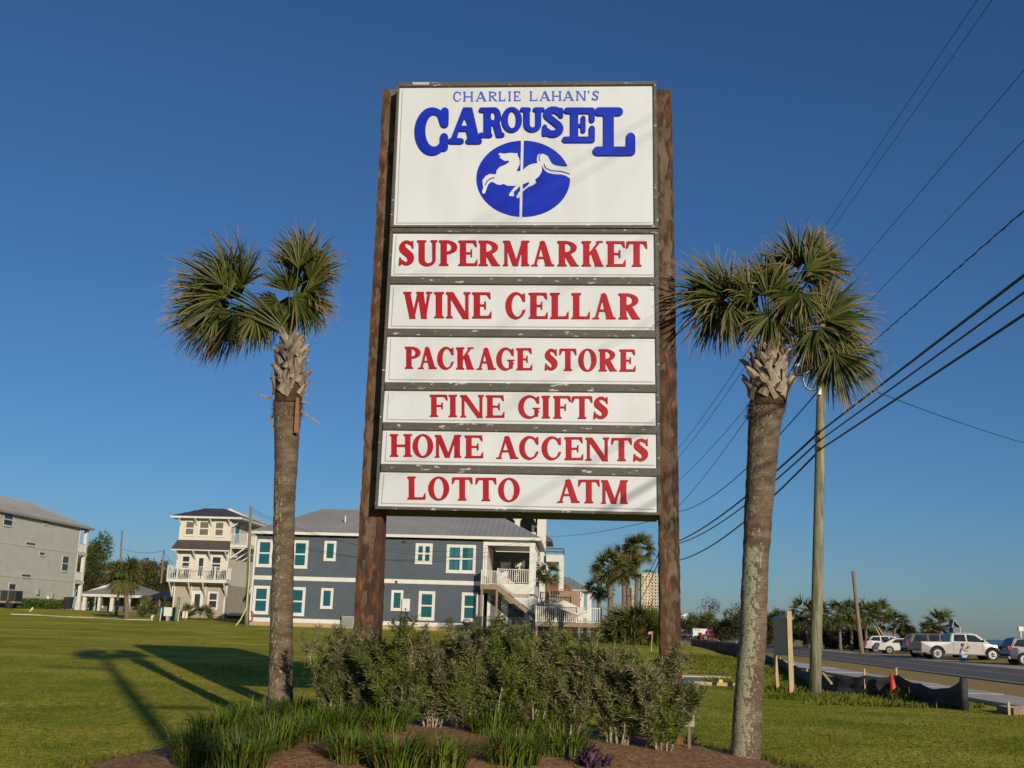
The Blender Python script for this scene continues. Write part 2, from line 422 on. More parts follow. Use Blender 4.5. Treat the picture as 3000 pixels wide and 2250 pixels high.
# --- glyphs: unit cap height, y down from 0 (top) to 1 (baseline); T stem, t hairline, sf serif thickness
GW = dict(zip("IL TEFHMNWAKRPUCGOSB'".replace(' ', ''), [.40, .72, .78, .74, .70, .88, 1.05, .90, 1.15, .90, .88, .84, .72, .80, .80, .84, .84, .62, .8, .18]))
def glyph(ch, T=.19, t=.085, sf=.055, w=None, friz=True):
    W = w or GW[ch]; R = 110; pad = 8
    gy, gx = np.mgrid[0:R + 2 * pad, 0:int(W * R) + 2 * pad]; gx = (gx - pad + .0) / R; gy = (gy - pad + .0) / R
    M = np.zeros(gx.shape, bool)
    P = lambda *p: inpoly(gx, gy, p)
    def rect(x0, x1, y0, y1): return P((x0, y0), (x1, y0), (x1, y1), (x0, y1))
    sl = .075 if friz else .06
    def stem(x, y0=0, y1=1, st=True, sb=True, T_=None, l=sl, r=sl):
        T_ = T_ or T; m = rect(x - T_ / 2, x + T_ / 2, y0, y1)
        for on, yy, s in ((st, y0, 1), (sb, y1, -1)):
            if on:
                m = m | P((x - T_ / 2 - l, yy), (x + T_ / 2 + r, yy), (x + T_ / 2 + r, yy + s * sf), (x + T_ / 2, yy + s * (sf + .05)), (x - T_ / 2, yy + s * (sf + .05)), (x - T_ / 2 - l, yy + s * sf))
        return m
    def diag(x0, x1, th, y0=0, y1=1):
        return P((x0 - th / 2, y0), (x0 + th / 2, y0), (x1 + th / 2, y1), (x1 - th / 2, y1))
    def arm(x0, x1, y, s, up=.17):       # horizontal hairline with a flared end; s=+1 serif downwards
        return P((x0, y), (x1, y), (x1 + .03 * (s > 0), y + s * (t + up)), (x1 - .03, y + s * (t + up * .85)), (x1 - .12, y + s * t), (x0, y + s * t))
    e = T / 2 + sl
    if ch == 'I': M |= stem(W / 2)
    elif ch == 'L': M |= stem(e, r=sl) | arm(e, W - .02, 1, -1, .22)
    elif ch == 'T':
        M |= stem(W / 2, st=False) | P((.02, 0), (W - .02, 0), (W, t + .20), (W - .05, t + .19), (W - .15, t), (.15, t), (.05, t + .19), (0, t + .20))
    elif ch in 'EF':
        M |= stem(e, r=sl if ch == 'F' else .02) | arm(e, W - (.05 if ch == 'E' else .02), 0, 1, .17)
        M |= rect(e, W - .24, .455, .455 + t * .9) | P((W - .27, .34), (W - .21, .34), (W - .21, .66), (W - .27, .66))
        if ch == 'E': M |= arm(e, W - .0, 1, -1, .20)
    elif ch == 'H': M |= stem(e) | stem(W - e) | rect(e, W - e, .455, .455 + t)
    elif ch == 'M':
        M |= stem(.13, T_=t * 1.15, l=.07, r=.03) | stem(W - e + .01, T_=T, l=.02) | diag(.17, W / 2 - .01, T * .95, 0, 1) | diag(W - e - .04, W / 2 + .0, t * 1.15, 0, 1) | rect(.06, .2, 0, sf)
    elif ch == 'N':
        M |= stem(.14, T_=t * 1.2) | stem(W - .13, T_=t * 1.2, sb=False) | diag(.17, W - .16, T * 1.05, 0, 1.02) | rect(.02, .18, 0, sf)
    elif ch == 'W':
        M |= diag(.15, .36, T * .95, 0, 1.02) | diag(.66, .80, T * .95, 0, 1.02) | diag(.60, .38, t, .0, 1) | diag(W - .13, .82, t, 0, 1)
        M |= rect(.0, .32, 0, sf) | rect(.50, .80, 0, sf) | rect(W - .25, W, 0, sf)
    elif ch == 'A':
        M |= P((W * .36, .03), (W * .5, -.02), (W * .60, .05), (W - .07, 1), (W - .07 - T * 1.15, 1)) | diag(W * .45, .14, t, .03, 1) | rect(.24, W - .28, .62, .62 + t * .85)
        M |= P((0, 1), (.27, 1), (.27, 1 - sf), (.17, 1 - sf - .03), (.11, 1 - sf - .03), (0, 1 - sf)) | P((W - .38, 1), (W, 1), (W, 1 - sf), (W - .08, 1 - sf - .04), (W - .38, 1 - sf))
    elif ch == 'K':
        M |= stem(e) | diag(W - .16, .26, t * 1.1, 0, .58) | P((.36, .42), (.36 + T * .9, .30), (W - .03, 1), (W - .03 - T * 1.25, 1))
        M |= rect(W - .30, W - .03, 0, sf) | rect(W - .36, W, 1 - sf, 1)
    elif ch in 'RPB':
        M |= stem(e, r=sl if ch != 'B' else 0)
        cx, rx, ry = e + .12, W - (.08 if ch == 'R' else 0) - (e + .12), .27
        o = ell(gx, gy, cx, ry, rx, ry) & (gx >= cx) | rect(e, cx, 0, t) | rect(e, cx, 2 * ry - t, 2 * ry)
        i = ell(gx, gy, cx, ry, rx - T * .98, ry - t) & (gx >= cx)
        M |= o & ~i
        if ch == 'R': M |= P((cx - .05, .50), (cx - .05 + T, .46), (W - .02, 1), (W - .04 - T * 1.15, 1)) | rect(W - .22, W, 1 - sf, 1)
    elif ch == 'U':
        xl, xr = e, W - .13; cy = 1 - (xr - xl) / 2 * 1.05; cy = max(cy, .6)
        M |= stem(xl, 0, cy, sb=False) | stem(xr, 0, cy, sb=False, T_=t * 1.25)
        ox0, ox1 = xl - T / 2, xr + t * .62; c = (ox0 + ox1) / 2; rx = (ox1 - ox0) / 2; ry = 1.02 - cy
        ix0, ix1 = xl + T / 2, xr - t * .62; ci = (ix0 + ix1) / 2
        M |= ell(gx, gy, c, cy, rx, ry) & (gy >= cy) & ~ell(gx, gy, ci, cy, (ix1 - ix0) / 2, ry - t * 1.2)
    elif ch in 'CGO':
        o = ell(gx, gy, W / 2, .5, W / 2, .52)
        if ch == 'O': M |= o & ~ell(gx, gy, W / 2 + .0, .5, W / 2 - T, .52 - t * .8)
        else:
            i = ell(gx, gy, W / 2 + .06, .5, W / 2 - T + .06, .52 - t)
            M |= o & ~i & ~((gx > W * .66) & (gy > .34) & (gy < .66)) & (gx < W - .02)
            M |= P((W - .14, .06), (W - .04, .0), (W - .03, .36), (W - .08, .36), (W - .2, .12))
            if ch == 'G':
                M |= rect(W - .24, W - .08, .55, .93) | rect(W - .33, W + .0, .53, .53 + sf)
            else: M |= P((W - .10, .66), (W - .01, .66), (W - .12, .88), (W - .24, .94))
    elif ch == 'S':
        pts = []
        for a in np.linspace(-35, -190, 14): pts.append((W * .50 + W * .33 * math.cos(math.radians(a)), .27 + .21 * math.sin(math.radians(a)), a))
        pts = [(W * .52 + W * .29 * math.cos(math.radians(a)), .26 + .19 * math.sin(math.radians(a))) for a in np.linspace(-40, -215, 12)]
        pts += [(W * .47 + W * .29 * math.cos(math.radians(a)), .72 + .205 * math.sin(math.radians(a))) for a in np.linspace(-35, 150, 12)]
        n = len(pts)
        for i in range(n - 1):
            f = i / (n - 1); r = t * .5 + (T * .56 - t * .5) * math.exp(-((f - .5) / .2) ** 2) + .012
            for k in range(4):
                q = (pts[i][0] + (pts[i + 1][0] - pts[i][0]) * k / 4, pts[i][1] + (pts[i + 1][1] - pts[i][1]) * k / 4); M |= ell(gx, gy, q[0], q[1], r, r)
        M |= P((W - .13, .05), (W - .05, .0), (W - .04, .33), (W - .09, .34), (W - .16, .14)) | P((.03, .66), (.08, .66), (.15, .88), (.07, 1.0), (.0, 1.0))
    elif ch == "'": M |= P((0, 0), (W, 0), (W * .6, .3), (W * .15, .3))
    lp = contours(smooth(M, 1.5 if friz else 1.2), .5, .28)
    return [[((x - pad) / R / W, (y - pad) / R) for x, y in l] for l in lp]

CS = 940 / 2212
def c1(x, y): return 1080 + x * CS, 200 + y * CS
def c2(x, y): return 1080 + x * CS, 640 + y * CS
def c3(x, y): return 1080 + x * CS, 1080 + y * CS
M_FRAME = mat('bronze_frame_peeling', [(.055, .048, .036), (.075, .066, .050), (.080, .070, .052), (.42, .42, .40)], .55, 7, 8, bump=.4, bscale=30, stretch=(1, 1, 3.2))
M_FRAME.node_tree.nodes['Color Ramp'].color_ramp.elements[2].position = .645
M_FRAME.node_tree.nodes['Color Ramp'].color_ramp.elements[3].position = .66
M_DARKM = mat('dark_metal_return', [(.03, .027, .022), (.05, .045, .036)], .6, 6, bump=.2)
M_PANEL = mat('white_acrylic', [(.57, .585, .58), (.65, .67, .69)], .34, 1.6, 7, spec=.45, stretch=(1, 1, .35), dist=.5)
M_RED = mat('red_letter_plastic', [(.34, .004, .012), (.40, .006, .016)], .45, 3, spec=.25)
M_BLUE = mat('blue_letter_plastic', [(.0015, .012, .34), (.003, .030, .46)], .5, 2.2, spec=.2)
M_BLUE2 = mat('blue_thin_lettering', [(.03, .07, .50), (.06, .12, .58)], .45, 6)

def rust_material():
    m = bpy.data.materials.new('rusted_steel'); m.use_nodes = True; nt = m.node_tree; N = nt.nodes.new; L = nt.links.new
    b = nt.nodes['Principled BSDF']; b.inputs['Roughness'].default_value = .85
    tc = N('ShaderNodeTexCoord'); mp = N('ShaderNodeMapping'); mp.inputs['Scale'].default_value = (1.4, 1.4, .6); L(tc.outputs['Object'], mp.inputs[0])
    def nz(s, d=8, ds=.3):
        n = N('ShaderNodeTexNoise'); n.inputs['Scale'].default_value = s; n.inputs['Detail'].default_value = d; n.inputs['Distortion'].default_value = ds; L(mp.outputs[0], n.inputs[0]); return n.outputs['Fac']
    def ramp(f, st):
        r = N('ShaderNodeValToRGB'); el = r.color_ramp.elements
        while len(el) < len(st): el.new(.5)
        for i, (p, c) in enumerate(st): el[i].position = p
        for i, (p, c) in enumerate(st): el[i].color = rgb(c)
        L(f, r.inputs[0]); return r.outputs[0]
    rust = ramp(nz(7), [(.3, (.024, .012, .007)), (.46, (.058, .026, .012)), (.60, (.12, .045, .016)), (.72, (.26, .085, .022))])
    paint = ramp(nz(3), [(.3, (.085, .050, .028)), (.5, (.12, .078, .045)), (.7, (.16, .120, .078))])
    at = N('ShaderNodeAttribute'); at.attribute_name = 'v'
    ad = N('ShaderNodeMath'); ad.operation = 'ADD'; L(nz(8, 14, .4), ad.inputs[0]); L(at.outputs['Fac'], ad.inputs[1])
    msk = ramp(ad.outputs[0], [(.47, (0, 0, 0)), (.56, (1, 1, 1))])
    mx = N('ShaderNodeMix'); mx.data_type = 'RGBA'; L(msk, mx.inputs[0]); L(paint, mx.inputs[6]); L(rust, mx.inputs[7]); L(mx.outputs[2], b.inputs['Base Color'])
    bp = N('ShaderNodeBump'); bp.inputs['Distance'].default_value = .014; bp.inputs['Strength'].default_value = .9
    ad2 = N('ShaderNodeMath'); ad2.operation = 'ADD'; L(nz(22), ad2.inputs[0]); L(msk, ad2.inputs[1])
    L(ad2.outputs[0], bp.inputs['Height']); L(bp.outputs[0], b.inputs['Normal'])
    return m
M_RUST = rust_material()

sign_base = spl(1515, 2100); sign_base.z = gz(sign_base.x, sign_base.y)
SIGN = thing('pylon_sign', 'tall white roadside sign with blue horse logo and red words between two rusty posts', 'sign', sign_base)
def post(px_tl, px_tr, px_bl, px_br, ybase):
    """steel column, front face set behind the cabinet front; edges eaten by rust"""
    WB = -.25; a = suv(*px_tl, WB); b = suv(*px_tr, WB); c = suv(*px_bl, WB); d = suv(*px_br, WB)
    zt = (a[1] + b[1]) / 2; zb = ybase - SP.z
    def ux(p, q, z): return p[0] + (q[0] - p[0]) * (z - p[1]) / (q[1] - p[1])
    mb = MB(); n = 150; D = .34; ring = 20
    for i in range(n + 1):
        z = zb + (zt - zb) * i / n; l = ux(a, c, z); r = ux(b, d, z)
        prof = []
        for k in range(7): prof.append((l + (r - l) * k / 6, WB + .0))
        for k in range(1, 4): prof.append((r, WB - D * k / 3))
        for k in range(1, 7): prof.append((r - (r - l) * k / 6, WB - D))
        for k in range(1, 3): prof.append((l, WB - D + D * k / 3))
        for k, (u, w) in enumerate(prof):
            P = sw(u, z, w); nn = noise.fractal(Vector((P.x * 14, P.y * 14, P.z * 11)), 1, 2, 4)
            edge = k in (0, 6, 9, 15); cx = (l + r) / 2; amp = .012 if edge else .005
            du = (u - cx) / max(abs(u - cx), 1e-5) * nn * amp if abs(u - cx) > 1e-4 else 0
            v = .16 if (k <= 0 or 6 <= k <= 9 or k >= 15) else (.07 if k in (5, 1) else -.03)
            v += .05 * math.sin(z * 1.3 + px_tl[0])
            v += .07 * noise.noise(Vector((u * 3, z * .8, px_tl[0])))
            if z < 0: v += .06
            mb.add([sw(u + du, z, w + nn * amp * .8)], [], v)
    m = len(prof)
    for i in range(n):
        for k in range(m): mb.f.append((i * m + k, i * m + (k + 1) % m, (i + 1) * m + (k + 1) % m, (i + 1) * m + k))
    mb.f.append(tuple(n * m + k for k in range(m)))
    o = mb.build('post', M_RUST, SIGN, attr=True, smooth=False); return o
zb0 = gz(sign_base.x, sign_base.y) - .15
post((1122, 262), (1166, 262), (1033, 1880), (1106, 1880), zb0)
post((1922, 262), (1968, 262), (1935, 1880), (1996, 1880), zb0)
# the cabinets (upper one a little narrower) and frames
def uvq(f, *pts): return [suv(*f(*p)) for p in pts]
DEP = .95
def cab(q, name):
    (l0, t0), (r0_, t1), (r1, b1), (l1, b0) = q
    mb = MB().hexa([sw(l1, b0, -.03), sw(r1, b1, -.03), sw(r1, b1, -DEP), sw(l1, b0, -DEP), sw(l0, t0, -.03), sw(r0_, t1, -.03), sw(r0_, t1, -DEP), sw(l0, t0, -DEP)])
    return mb.build(name, M_DARKM, SIGN)
q_up = uvq(c1, (200, 104), (1982, 94), (1996, 1106), (150, 1100))
q_lo = uvq(c2, (150, 72), (1998, 80)) + uvq(c3, (2012, 1010), (44, 968))
cab(q_up, 'cabinet'); cab(q_lo, 'cabinet')
panels = [(c1, [(213, 130), (1964, 116), (1972, 1084), (172, 1086)]),
          (c2, [(170, 98), (1972, 104), (1976, 409), (152, 403)]),
          (c2, [(152, 451), (1974, 459), (1978, 774), (134, 762)]),
          (c2, [(132, 810), (1978, 824), (1983, 1148), (116, 1131)]),
          (c3, [(117, 147), (1982, 163), (1987, 396), (102, 371)]),
          (c3, [(104, 420), (1986, 449), (1991, 689), (90, 658)]),
          (c3, [(86, 708), (1990, 741), (1995, 993), (64, 949)])]
PQ = [uvq(f, *p) for f, p in panels]
def bar4(mb, a, b, c, d, w0, w1):       # quad in (u,v) -> raised bar
    mb.hexa([sw(*a, w0), sw(*b, w0), sw(*b, w0 - .0001) if False else sw(*b, w0), sw(*a, w0)] if False else
            [sw(*d, w0), sw(*c, w0), sw(*c, w1), sw(*d, w1), sw(*a, w0), sw(*b, w0), sw(*b, w1), sw(*a, w1)])
def frame_bar(a, b, c, d, w1): 
    mb = MB(); bar4(mb, a, b, c, d, -.03, w1); return mb.build('frame_bar', M_FRAME, SIGN)
def lerp(p, q, t): return (p[0] + (q[0] - p[0]) * t, p[1] + (q[1] - p[1]) * t)
# upper cabinet frame
Q = PQ[0]
frame_bar(q_up[0], q_up[1], Q[1], Q[0], .03)
frame_bar(Q[3], Q[2], q_up[2], q_up[3], .03)
frame_bar(q_up[0], Q[0], Q[3], q_up[3], .027); frame_bar(Q[1], q_up[1], q_up[2], Q[2], .027)
# lower cabinet frame: side rails and rails between the panels
frame_bar(q_lo[0], q_lo[1], PQ[1][1], PQ[1][0], .035)
for i in range(1, 7):
    A, B = PQ[i], (PQ[i + 1] if i < 6 else None)
    if B: frame_bar(A[3], A[2], B[1], B[0], .031)
    else: frame_bar(A[3], A[2], q_lo[2], q_lo[3], .035)
def side(uo0, uo1, idx0, idx1):
    pts_in = []
    for i in range(1, 7): pts_in += [PQ[i][idx0], PQ[i][idx1]]
    return pts_in
Lp = side(0, 0, 0, 3); Rp = side(0, 0, 1, 2)
mb = MB()
for i in range(0, 1):
    bar4(mb, q_lo[0], Lp[0], Lp[-1], q_lo[3], -.03, .022)
mb.build('frame_bar', M_FRAME, SIGN)
mb = MB(); bar4(mb, Rp[0], q_lo[1], q_lo[2], Rp[-1], -.03, .022); mb.build('frame_bar', M_FRAME, SIGN)
# panels with a moulded raised field
PAN = []
for i, q in enumerate(PQ):
    mb = MB(); w = -.012
    a, b, c, d = q
    exp_ = .004
    if i: a = (a[0] - .012, a[1]); d = (d[0] - .012, d[1]); b = (b[0] + .012, b[1]); c = (c[0] + .012, c[1])
    def ins(q4, m_): return [(q4[0][0] + m_, q4[0][1] - m_), (q4[1][0] - m_, q4[1][1] - m_), (q4[2][0] - m_, q4[2][1] + m_), (q4[3][0] + m_, q4[3][1] + m_)]
    r0q = [a, b, c, d]; rings = [(r0q, w), (ins(q, .035), w), (ins(q, .050), w + .014), ]
    vs = []
    for rr, ww in rings: vs += [sw(p[0], p[1], ww) for p in rr]
    fs = []
    for k in range(2):
        for j in range(4): fs.append((k * 4 + j, k * 4 + (j + 1) % 4, k * 4 + 4 + (j + 1) % 4, k * 4 + 4 + j))
    fs.append((8, 9, 10, 11))
    mb.add(vs, fs); PAN.append(mb.build('sign_panel', M_PANEL, SIGN, recalc=False))
    for p in PAN[-1].data.polygons: pass
    bm = bmesh.new(); bm.from_mesh(PAN[-1].data); bmesh.ops.recalc_face_normals(bm, faces=bm.faces)
    if sum((f.normal.dot(SN) for f in bm.faces)) < 0: bmesh.ops.reverse_faces(bm, faces=bm.faces)
    bm.to_mesh(PAN[-1].data); bm.free()
FACE = .0025
def put_letter(ch, f, x0, x1, yt, yb, m, parent, T=.19, t=.085, friz=True, sf=.055, w1=.016, bev=.003):
    asp = (x1 - x0) / (yb - yt)
    lp = glyph(ch, T, t, sf, w=max(asp, .15), friz=friz)
    def to_uv(gx, gy): return suv(*f(x0 + gx * (x1 - x0), yt + gy * (yb - yt)))
    return shape('letter', lp, to_uv, m, parent, FACE, FACE + w1, bev)
def word(f, items, ya, yb, xa, xb, parent):
    """items (char,x0,x1); ya=(top,bottom) at xa, yb=(top,bottom) at xb"""
    for ch, x0, x1 in items:
        k = ((x0 + x1) / 2 - xa) / (xb - xa)
        put_letter(ch, f, x0, x1, ya[0] + (yb[0] - ya[0]) * k, ya[1] + (yb[1] - ya[1]) * k, M_RED, parent, T=.235, t=.10)
def seq(s, *xs): return [(c, xs[2 * i], xs[2 * i + 1]) for i, c in enumerate(s)]
word(c2, seq('SUPERMARKET', 208, 318, 333, 475, 485, 613, 618, 752, 757, 908, 926, 1109, 1122, 1282, 1300, 1450, 1468, 1622, 1637, 1773, 1775, 1922), (151, 327), (160, 335), 208, 1920, PAN[1])
word(c2, seq('WINECELLAR', 240, 442, 448, 525, 533, 703, 713, 848, 945, 1086, 1103, 1237, 1250, 1383, 1398, 1530, 1543, 1705, 1722, 1875), (507, 688), (519, 698), 240, 1875, PAN[2])
word(c2, seq('PACKAGESTORE', 250, 360, 342, 472, 475, 592, 603, 730, 745, 880, 882, 1007, 1018, 1130, 1215, 1305, 1315, 1435, 1447, 1573, 1585, 1713, 1728, 1842), (885, 1037), (905, 1058), 250, 1840, PAN[3])
word(c3, seq('FINEGIFTS', 422, 545, 547, 617, 632, 796, 808, 938, 1033, 1182, 1190, 1257, 1273, 1395, 1400, 1545, 1550, 1656), (180, 333), (193, 350), 422, 1655, PAN[4])
word(c3, seq('HOMEACCENTS', 147, 302, 305, 447, 457, 640, 662, 791, 880, 1035, 1040, 1177, 1195, 1332, 1350, 1481, 1495, 1660, 1673, 1817, 1825, 1932), (451, 607), (482, 642), 147, 1930, PAN[5])
word(c3, seq('LOTTOATM', 267, 397, 413, 557, 575, 719, 738, 883, 895, 1043, 1300, 1458, 1445, 1595, 1603, 1788), (743, 902), (771, 935), 267, 1787, PAN[6])
sm = seq("CHARLIELAHAN'S", 583, 638, 652, 722, 738, 815, 828, 888, 896, 945, 955, 990, 1000, 1048, 1110, 1165, 1178, 1255, 1263, 1330, 1340, 1417, 1430, 1500, 1512, 1524, 1538, 1590)
for ch, x0, x1 in sm:
    k = (x0 - 583) / 1000
    put_letter(ch, c1, x0, x1, 163 - 7 * k, 231 - 7 * k, M_BLUE2, PAN[0], T=.16, t=.12, friz=False, sf=.09, w1=.006, bev=.001)

# the big slab word and the roundel, drawn as measured
def draw(name, ops, box, m, w1=.03, bev=.004, sm_=2.0):
    x0, y0, x1, y1 = box; gy, gx = np.mgrid[y0:y1, x0:x1].astype(float); M = np.zeros(gx.shape, bool)
    for op in ops:
        k = op[0]; neg = k[0] == '-'; k = k.lstrip('-')
        if k == 'p': a = inpoly(gx, gy, op[1])
        elif k == 's':
            a = np.zeros(gx.shape, bool)
            for i in range(len(op[1]) - 1): a |= capsule(gx, gy, op[1][i], op[1][i + 1], op[2])
        elif k == 'e': a = ell(gx, gy, *op[1:])
        elif k == 'r': xx0, yy0, xx1, yy1 = op[1:]; a = (gx >= xx0) & (gx <= xx1) & (gy >= yy0) & (gy <= yy1)
        elif k == 'arc':        # ring sector, kept where test holds
            a = ell(gx, gy, *op[1]) & ~ell(gx, gy, *op[2]) & op[3](gx, gy)
        M = (M & ~a) if neg else (M | a)
    lp = [[(x + x0, y + y0) for x, y in l] for l in contours(smooth(M, sm_), .5, .5)]
    return shape(name, lp, lambda x, y: suv(*c1(x, y)), m, PAN[0], FACE, FACE + w1, bev)
H_ = lambda pts, r: ('s', pts, r)
draw('letter', [('arc', (440, 440, 120, 165), (452, 435, 60, 110), lambda x, y: ~((x > 486) & (y > 350) & (y < 500))),
                H_([(527, 302), (525, 388)], 27), H_([(522, 480), (520, 550)], 28), ('p', [(470, 300), (520, 310), (520, 380), (498, 400), (480, 340)])], (300, 250, 570, 620), M_BLUE)
draw('letter', [('p', [(652, 276), (716, 276), (768, 508), (692, 508), (675, 440), (622, 440), (604, 508), (562, 508), (628, 340)]), ('-p', [(664, 345), (688, 402), (640, 402)]),
                H_([(568, 507), (638, 507)], 20), H_([(690, 507), (763, 507)], 20), H_([(665, 292), (702, 292)], 17)], (540, 260, 790, 540), M_BLUE)
draw('letter', [('r', 796, 280, 846, 470), H_([(778, 293), (860, 291)], 17), ('e', 868, 338, 47, 64), ('-e', 858, 335, 16, 28), ('p', [(858, 380), (905, 378), (925, 460), (880, 470), (862, 410)]),
                H_([(773, 466), (838, 466)], 17), H_([(895, 466), (922, 464)], 17)], (745, 260, 950, 500), M_BLUE)
draw('letter', [('e', 988, 360, 70, 88), ('-e', 990, 360, 29, 58)], (900, 255, 1070, 465), M_BLUE)
draw('letter', [('r', 1070, 282, 1112, 395), ('r', 1152, 282, 1190, 395), ('e', 1130, 392, 60, 54), ('-e', 1132, 385, 20, 28), ('-r', 1113, 270, 1151, 390),
                H_([(1060, 290), (1105, 290)], 15), H_([(1148, 290), (1200, 290)], 15)], (1040, 260, 1225, 465), M_BLUE)
spts = [(1275 + 46 * math.cos(math.radians(a)), 322 + 30 * math.sin(math.radians(a))) for a in np.linspace(-20, -210, 10)] + [(1270 + 50 * math.cos(math.radians(a)), 420 + 38 * math.sin(math.radians(a))) for a in np.linspace(-50, 150, 12)]
draw('letter', [H_(spts, 24), H_([(1327, 292), (1327, 335)], 15), H_([(1215, 410), (1213, 458)], 17)], (1190, 255, 1360, 495), M_BLUE)
draw('letter', [('r', 1392, 285, 1445, 505), H_([(1368, 297), (1540, 297)], 21), H_([(1540, 300), (1540, 362)], 19), ('r', 1440, 388, 1480, 412), H_([(1480, 348), (1480, 436)], 16),
                H_([(1355, 497), (1540, 497)], 21), H_([(1540, 420), (1540, 498)], 20)], (1325, 260, 1580, 535), M_BLUE)
draw('letter', [('r', 1620, 290, 1690, 590), H_([(1586, 304), (1725, 304)], 29), H_([(1577, 576), (1808, 576)], 31), H_([(1807, 480), (1807, 576)], 31)], (1535, 255, 1855, 620), M_BLUE)
HORSE = [(896, 588), (910, 583), (940, 589), (965, 584), (1000, 583), (1016, 586), (1030, 586), (1027, 600), (1038, 616), (1044, 645), (1040, 670), (1030, 690), (1019, 706),
         (1048, 711), (1068, 699), (1085, 681), (1110, 665), (1140, 656), (1163, 655), (1160, 625), (1165, 600), (1182, 588), (1208, 590), (1236, 605), (1250, 632), (1264, 656), (1290, 670), (1340, 678),
         (1420, 675), (1420, 775), (1388, 760), (1360, 742), (1330, 734), (1280, 731), (1240, 722), (1215, 706), (1200, 682), (1190, 666), (1198, 690), (1194, 716), (1176, 745), (1148, 768), (1158, 788),
         (1135, 806), (1100, 820), (1068, 845), (1050, 872), (1036, 896), (1020, 896), (1019, 882), (1036, 855), (1056, 838), (1088, 816), (1108, 796), (1104, 784), (1080, 795), (1050, 806),
         (1020, 838), (1004, 850), (1000, 864), (1008, 874), (998, 884), (970, 881), (968, 870), (985, 846), (1000, 826), (1018, 812),
         (960, 812), (930, 797), (915, 805), (888, 803), (862, 788), (845, 784), (826, 800), (816, 825), (805, 862), (786, 866), (782, 848), (792, 825), (786, 795), (786, 770), (806, 744), (836, 728), (878, 731),
         (884, 702), (905, 680), (945, 664), (970, 645), (962, 636), (940, 641), (925, 632), (906, 618), (898, 611), (916, 607), (898, 600)]
draw('horse_roundel', [('e', 1066, 763, 323, 263), ('-p', [(1051, 480), (1071, 480), (1058, 1040), (1040, 1040)]), ('-p', HORSE),
                       H_([(1210, 663), (1220, 688), (1255, 706), (1330, 712), (1386, 730)], 3.2), H_([(1180, 640), (1174, 610), (1190, 592)], 2.6),
                       H_([(866, 756), (842, 760), (818, 778), (803, 806)], 3.2), ('-r', 1389, 600, 1450, 800)], (725, 485, 1400, 1045), M_BLUE, w1=.006, bev=.001, sm_=1.3)

a = suv(*c1(303, 112)); b_ = suv(*c1(422, 112)); mb = MB(); bar4(mb, (a[0], a[1] + .022), (b_[0], b_[1] + .022), (b_[0] - .01, b_[1] - .022), (a[0] + .01, a[1] - .018), .0305, .0335); mb.build('bare_metal_patch', M_WHITEPATCH if 'M_WHITEPATCH' in globals() else mat('bare_metal', (.42, .43, .41), .5, 9), SIGN)
# ---------------------------------------------------------------- vegetation near the sign
M_TRUNK = mat('palm_trunk', [(.10, .075, .05), (.17, .135, .095), (.24, .20, .15)], .95, 5, 8, bump=1.0, bscale=26, stretch=(1, 1, 3.2))
def trunk_material(name, lich):
    m = mat(name, [(.10, .066, .038), (.165, .117, .074), (.24, .185, .125)], .95, 4, 8, stretch=(1, 1, 2.5)); nt = m.node_tree; N = nt.nodes.new; L = nt.links.new
    b = nt.nodes['Principled BSDF']; src = nt.nodes['Mapping'].outputs[0]; old = b.inputs['Base Color'].links[0].from_socket
    tc = [n for n in nt.nodes if n.type == 'TEX_COORD'][0].outputs['Object']
    wv = N('ShaderNodeTexWave'); wv.bands_direction = 'Z'; wv.inputs['Scale'].default_value = 13; wv.inputs['Distortion'].default_value = 6; wv.inputs['Detail'].default_value = 4; wv.inputs['Detail Scale'].default_value = 2.5; L(tc, wv.inputs[0])
    mx = N('ShaderNodeMix'); mx.data_type = 'RGBA'; mx.blend_type = 'MULTIPLY'; mx.inputs[0].default_value = .55
    rr = N('ShaderNodeValToRGB'); rr.color_ramp.elements[0].color = (.45, .42, .38, 1); rr.color_ramp.elements[1].color = (1.2, 1.2, 1.2, 1); L(wv.outputs[0], rr.inputs[0])
    L(old, mx.inputs[6]); L(rr.outputs[0], mx.inputs[7])
    at = N('ShaderNodeAttribute'); at.attribute_name = 'v'
    nz = N('ShaderNodeTexNoise'); nz.inputs['Scale'].default_value = 17; nz.inputs['Detail'].default_value = 9; nz.inputs['Roughness'].default_value = .7
    mp = N('ShaderNodeMapping'); mp.inputs['Scale'].default_value = (1.6, 1.6, .8); L(tc, mp.inputs[0]); L(mp.outputs[0], nz.inputs[0])
    ad = N('ShaderNodeMath'); ad.operation = 'ADD'; L(nz.outputs[0], ad.inputs[0]); L(at.outputs['Fac'], ad.inputs[1])
    ms = N('ShaderNodeValToRGB'); ms.color_ramp.elements[0].position = .60; ms.color_ramp.elements[1].position = .64; L(ad.outputs[0], ms.inputs[0])
    lc = N('ShaderNodeRGB'); lc.outputs[0].default_value = rgb(lich)
    m2 = N('ShaderNodeMix'); m2.data_type = 'RGBA'; L(ms.outputs[0], m2.inputs[0]); L(mx.outputs[2], m2.inputs[6]); L(lc.outputs[0], m2.inputs[7]); L(m2.outputs[2], b.inputs['Base Color'])
    hh = N('ShaderNodeMath'); hh.operation = 'ADD'; L(wv.outputs[0], hh.inputs[0]); L(nz.outputs[0], hh.inputs[1])
    bp = N('ShaderNodeBump'); bp.inputs['Distance'].default_value = .012; bp.inputs['Strength'].default_value = .7; L(hh.outputs[0], bp.inputs['Height']); L(bp.outputs[0], b.inputs['Normal'])
    return m
M_TRUNKL = trunk_material('palm_trunk_lichen', (.36, .32, .19)); M_TRUNKR = trunk_material('palm_trunk_green_lichen', (.34, .34, .22))
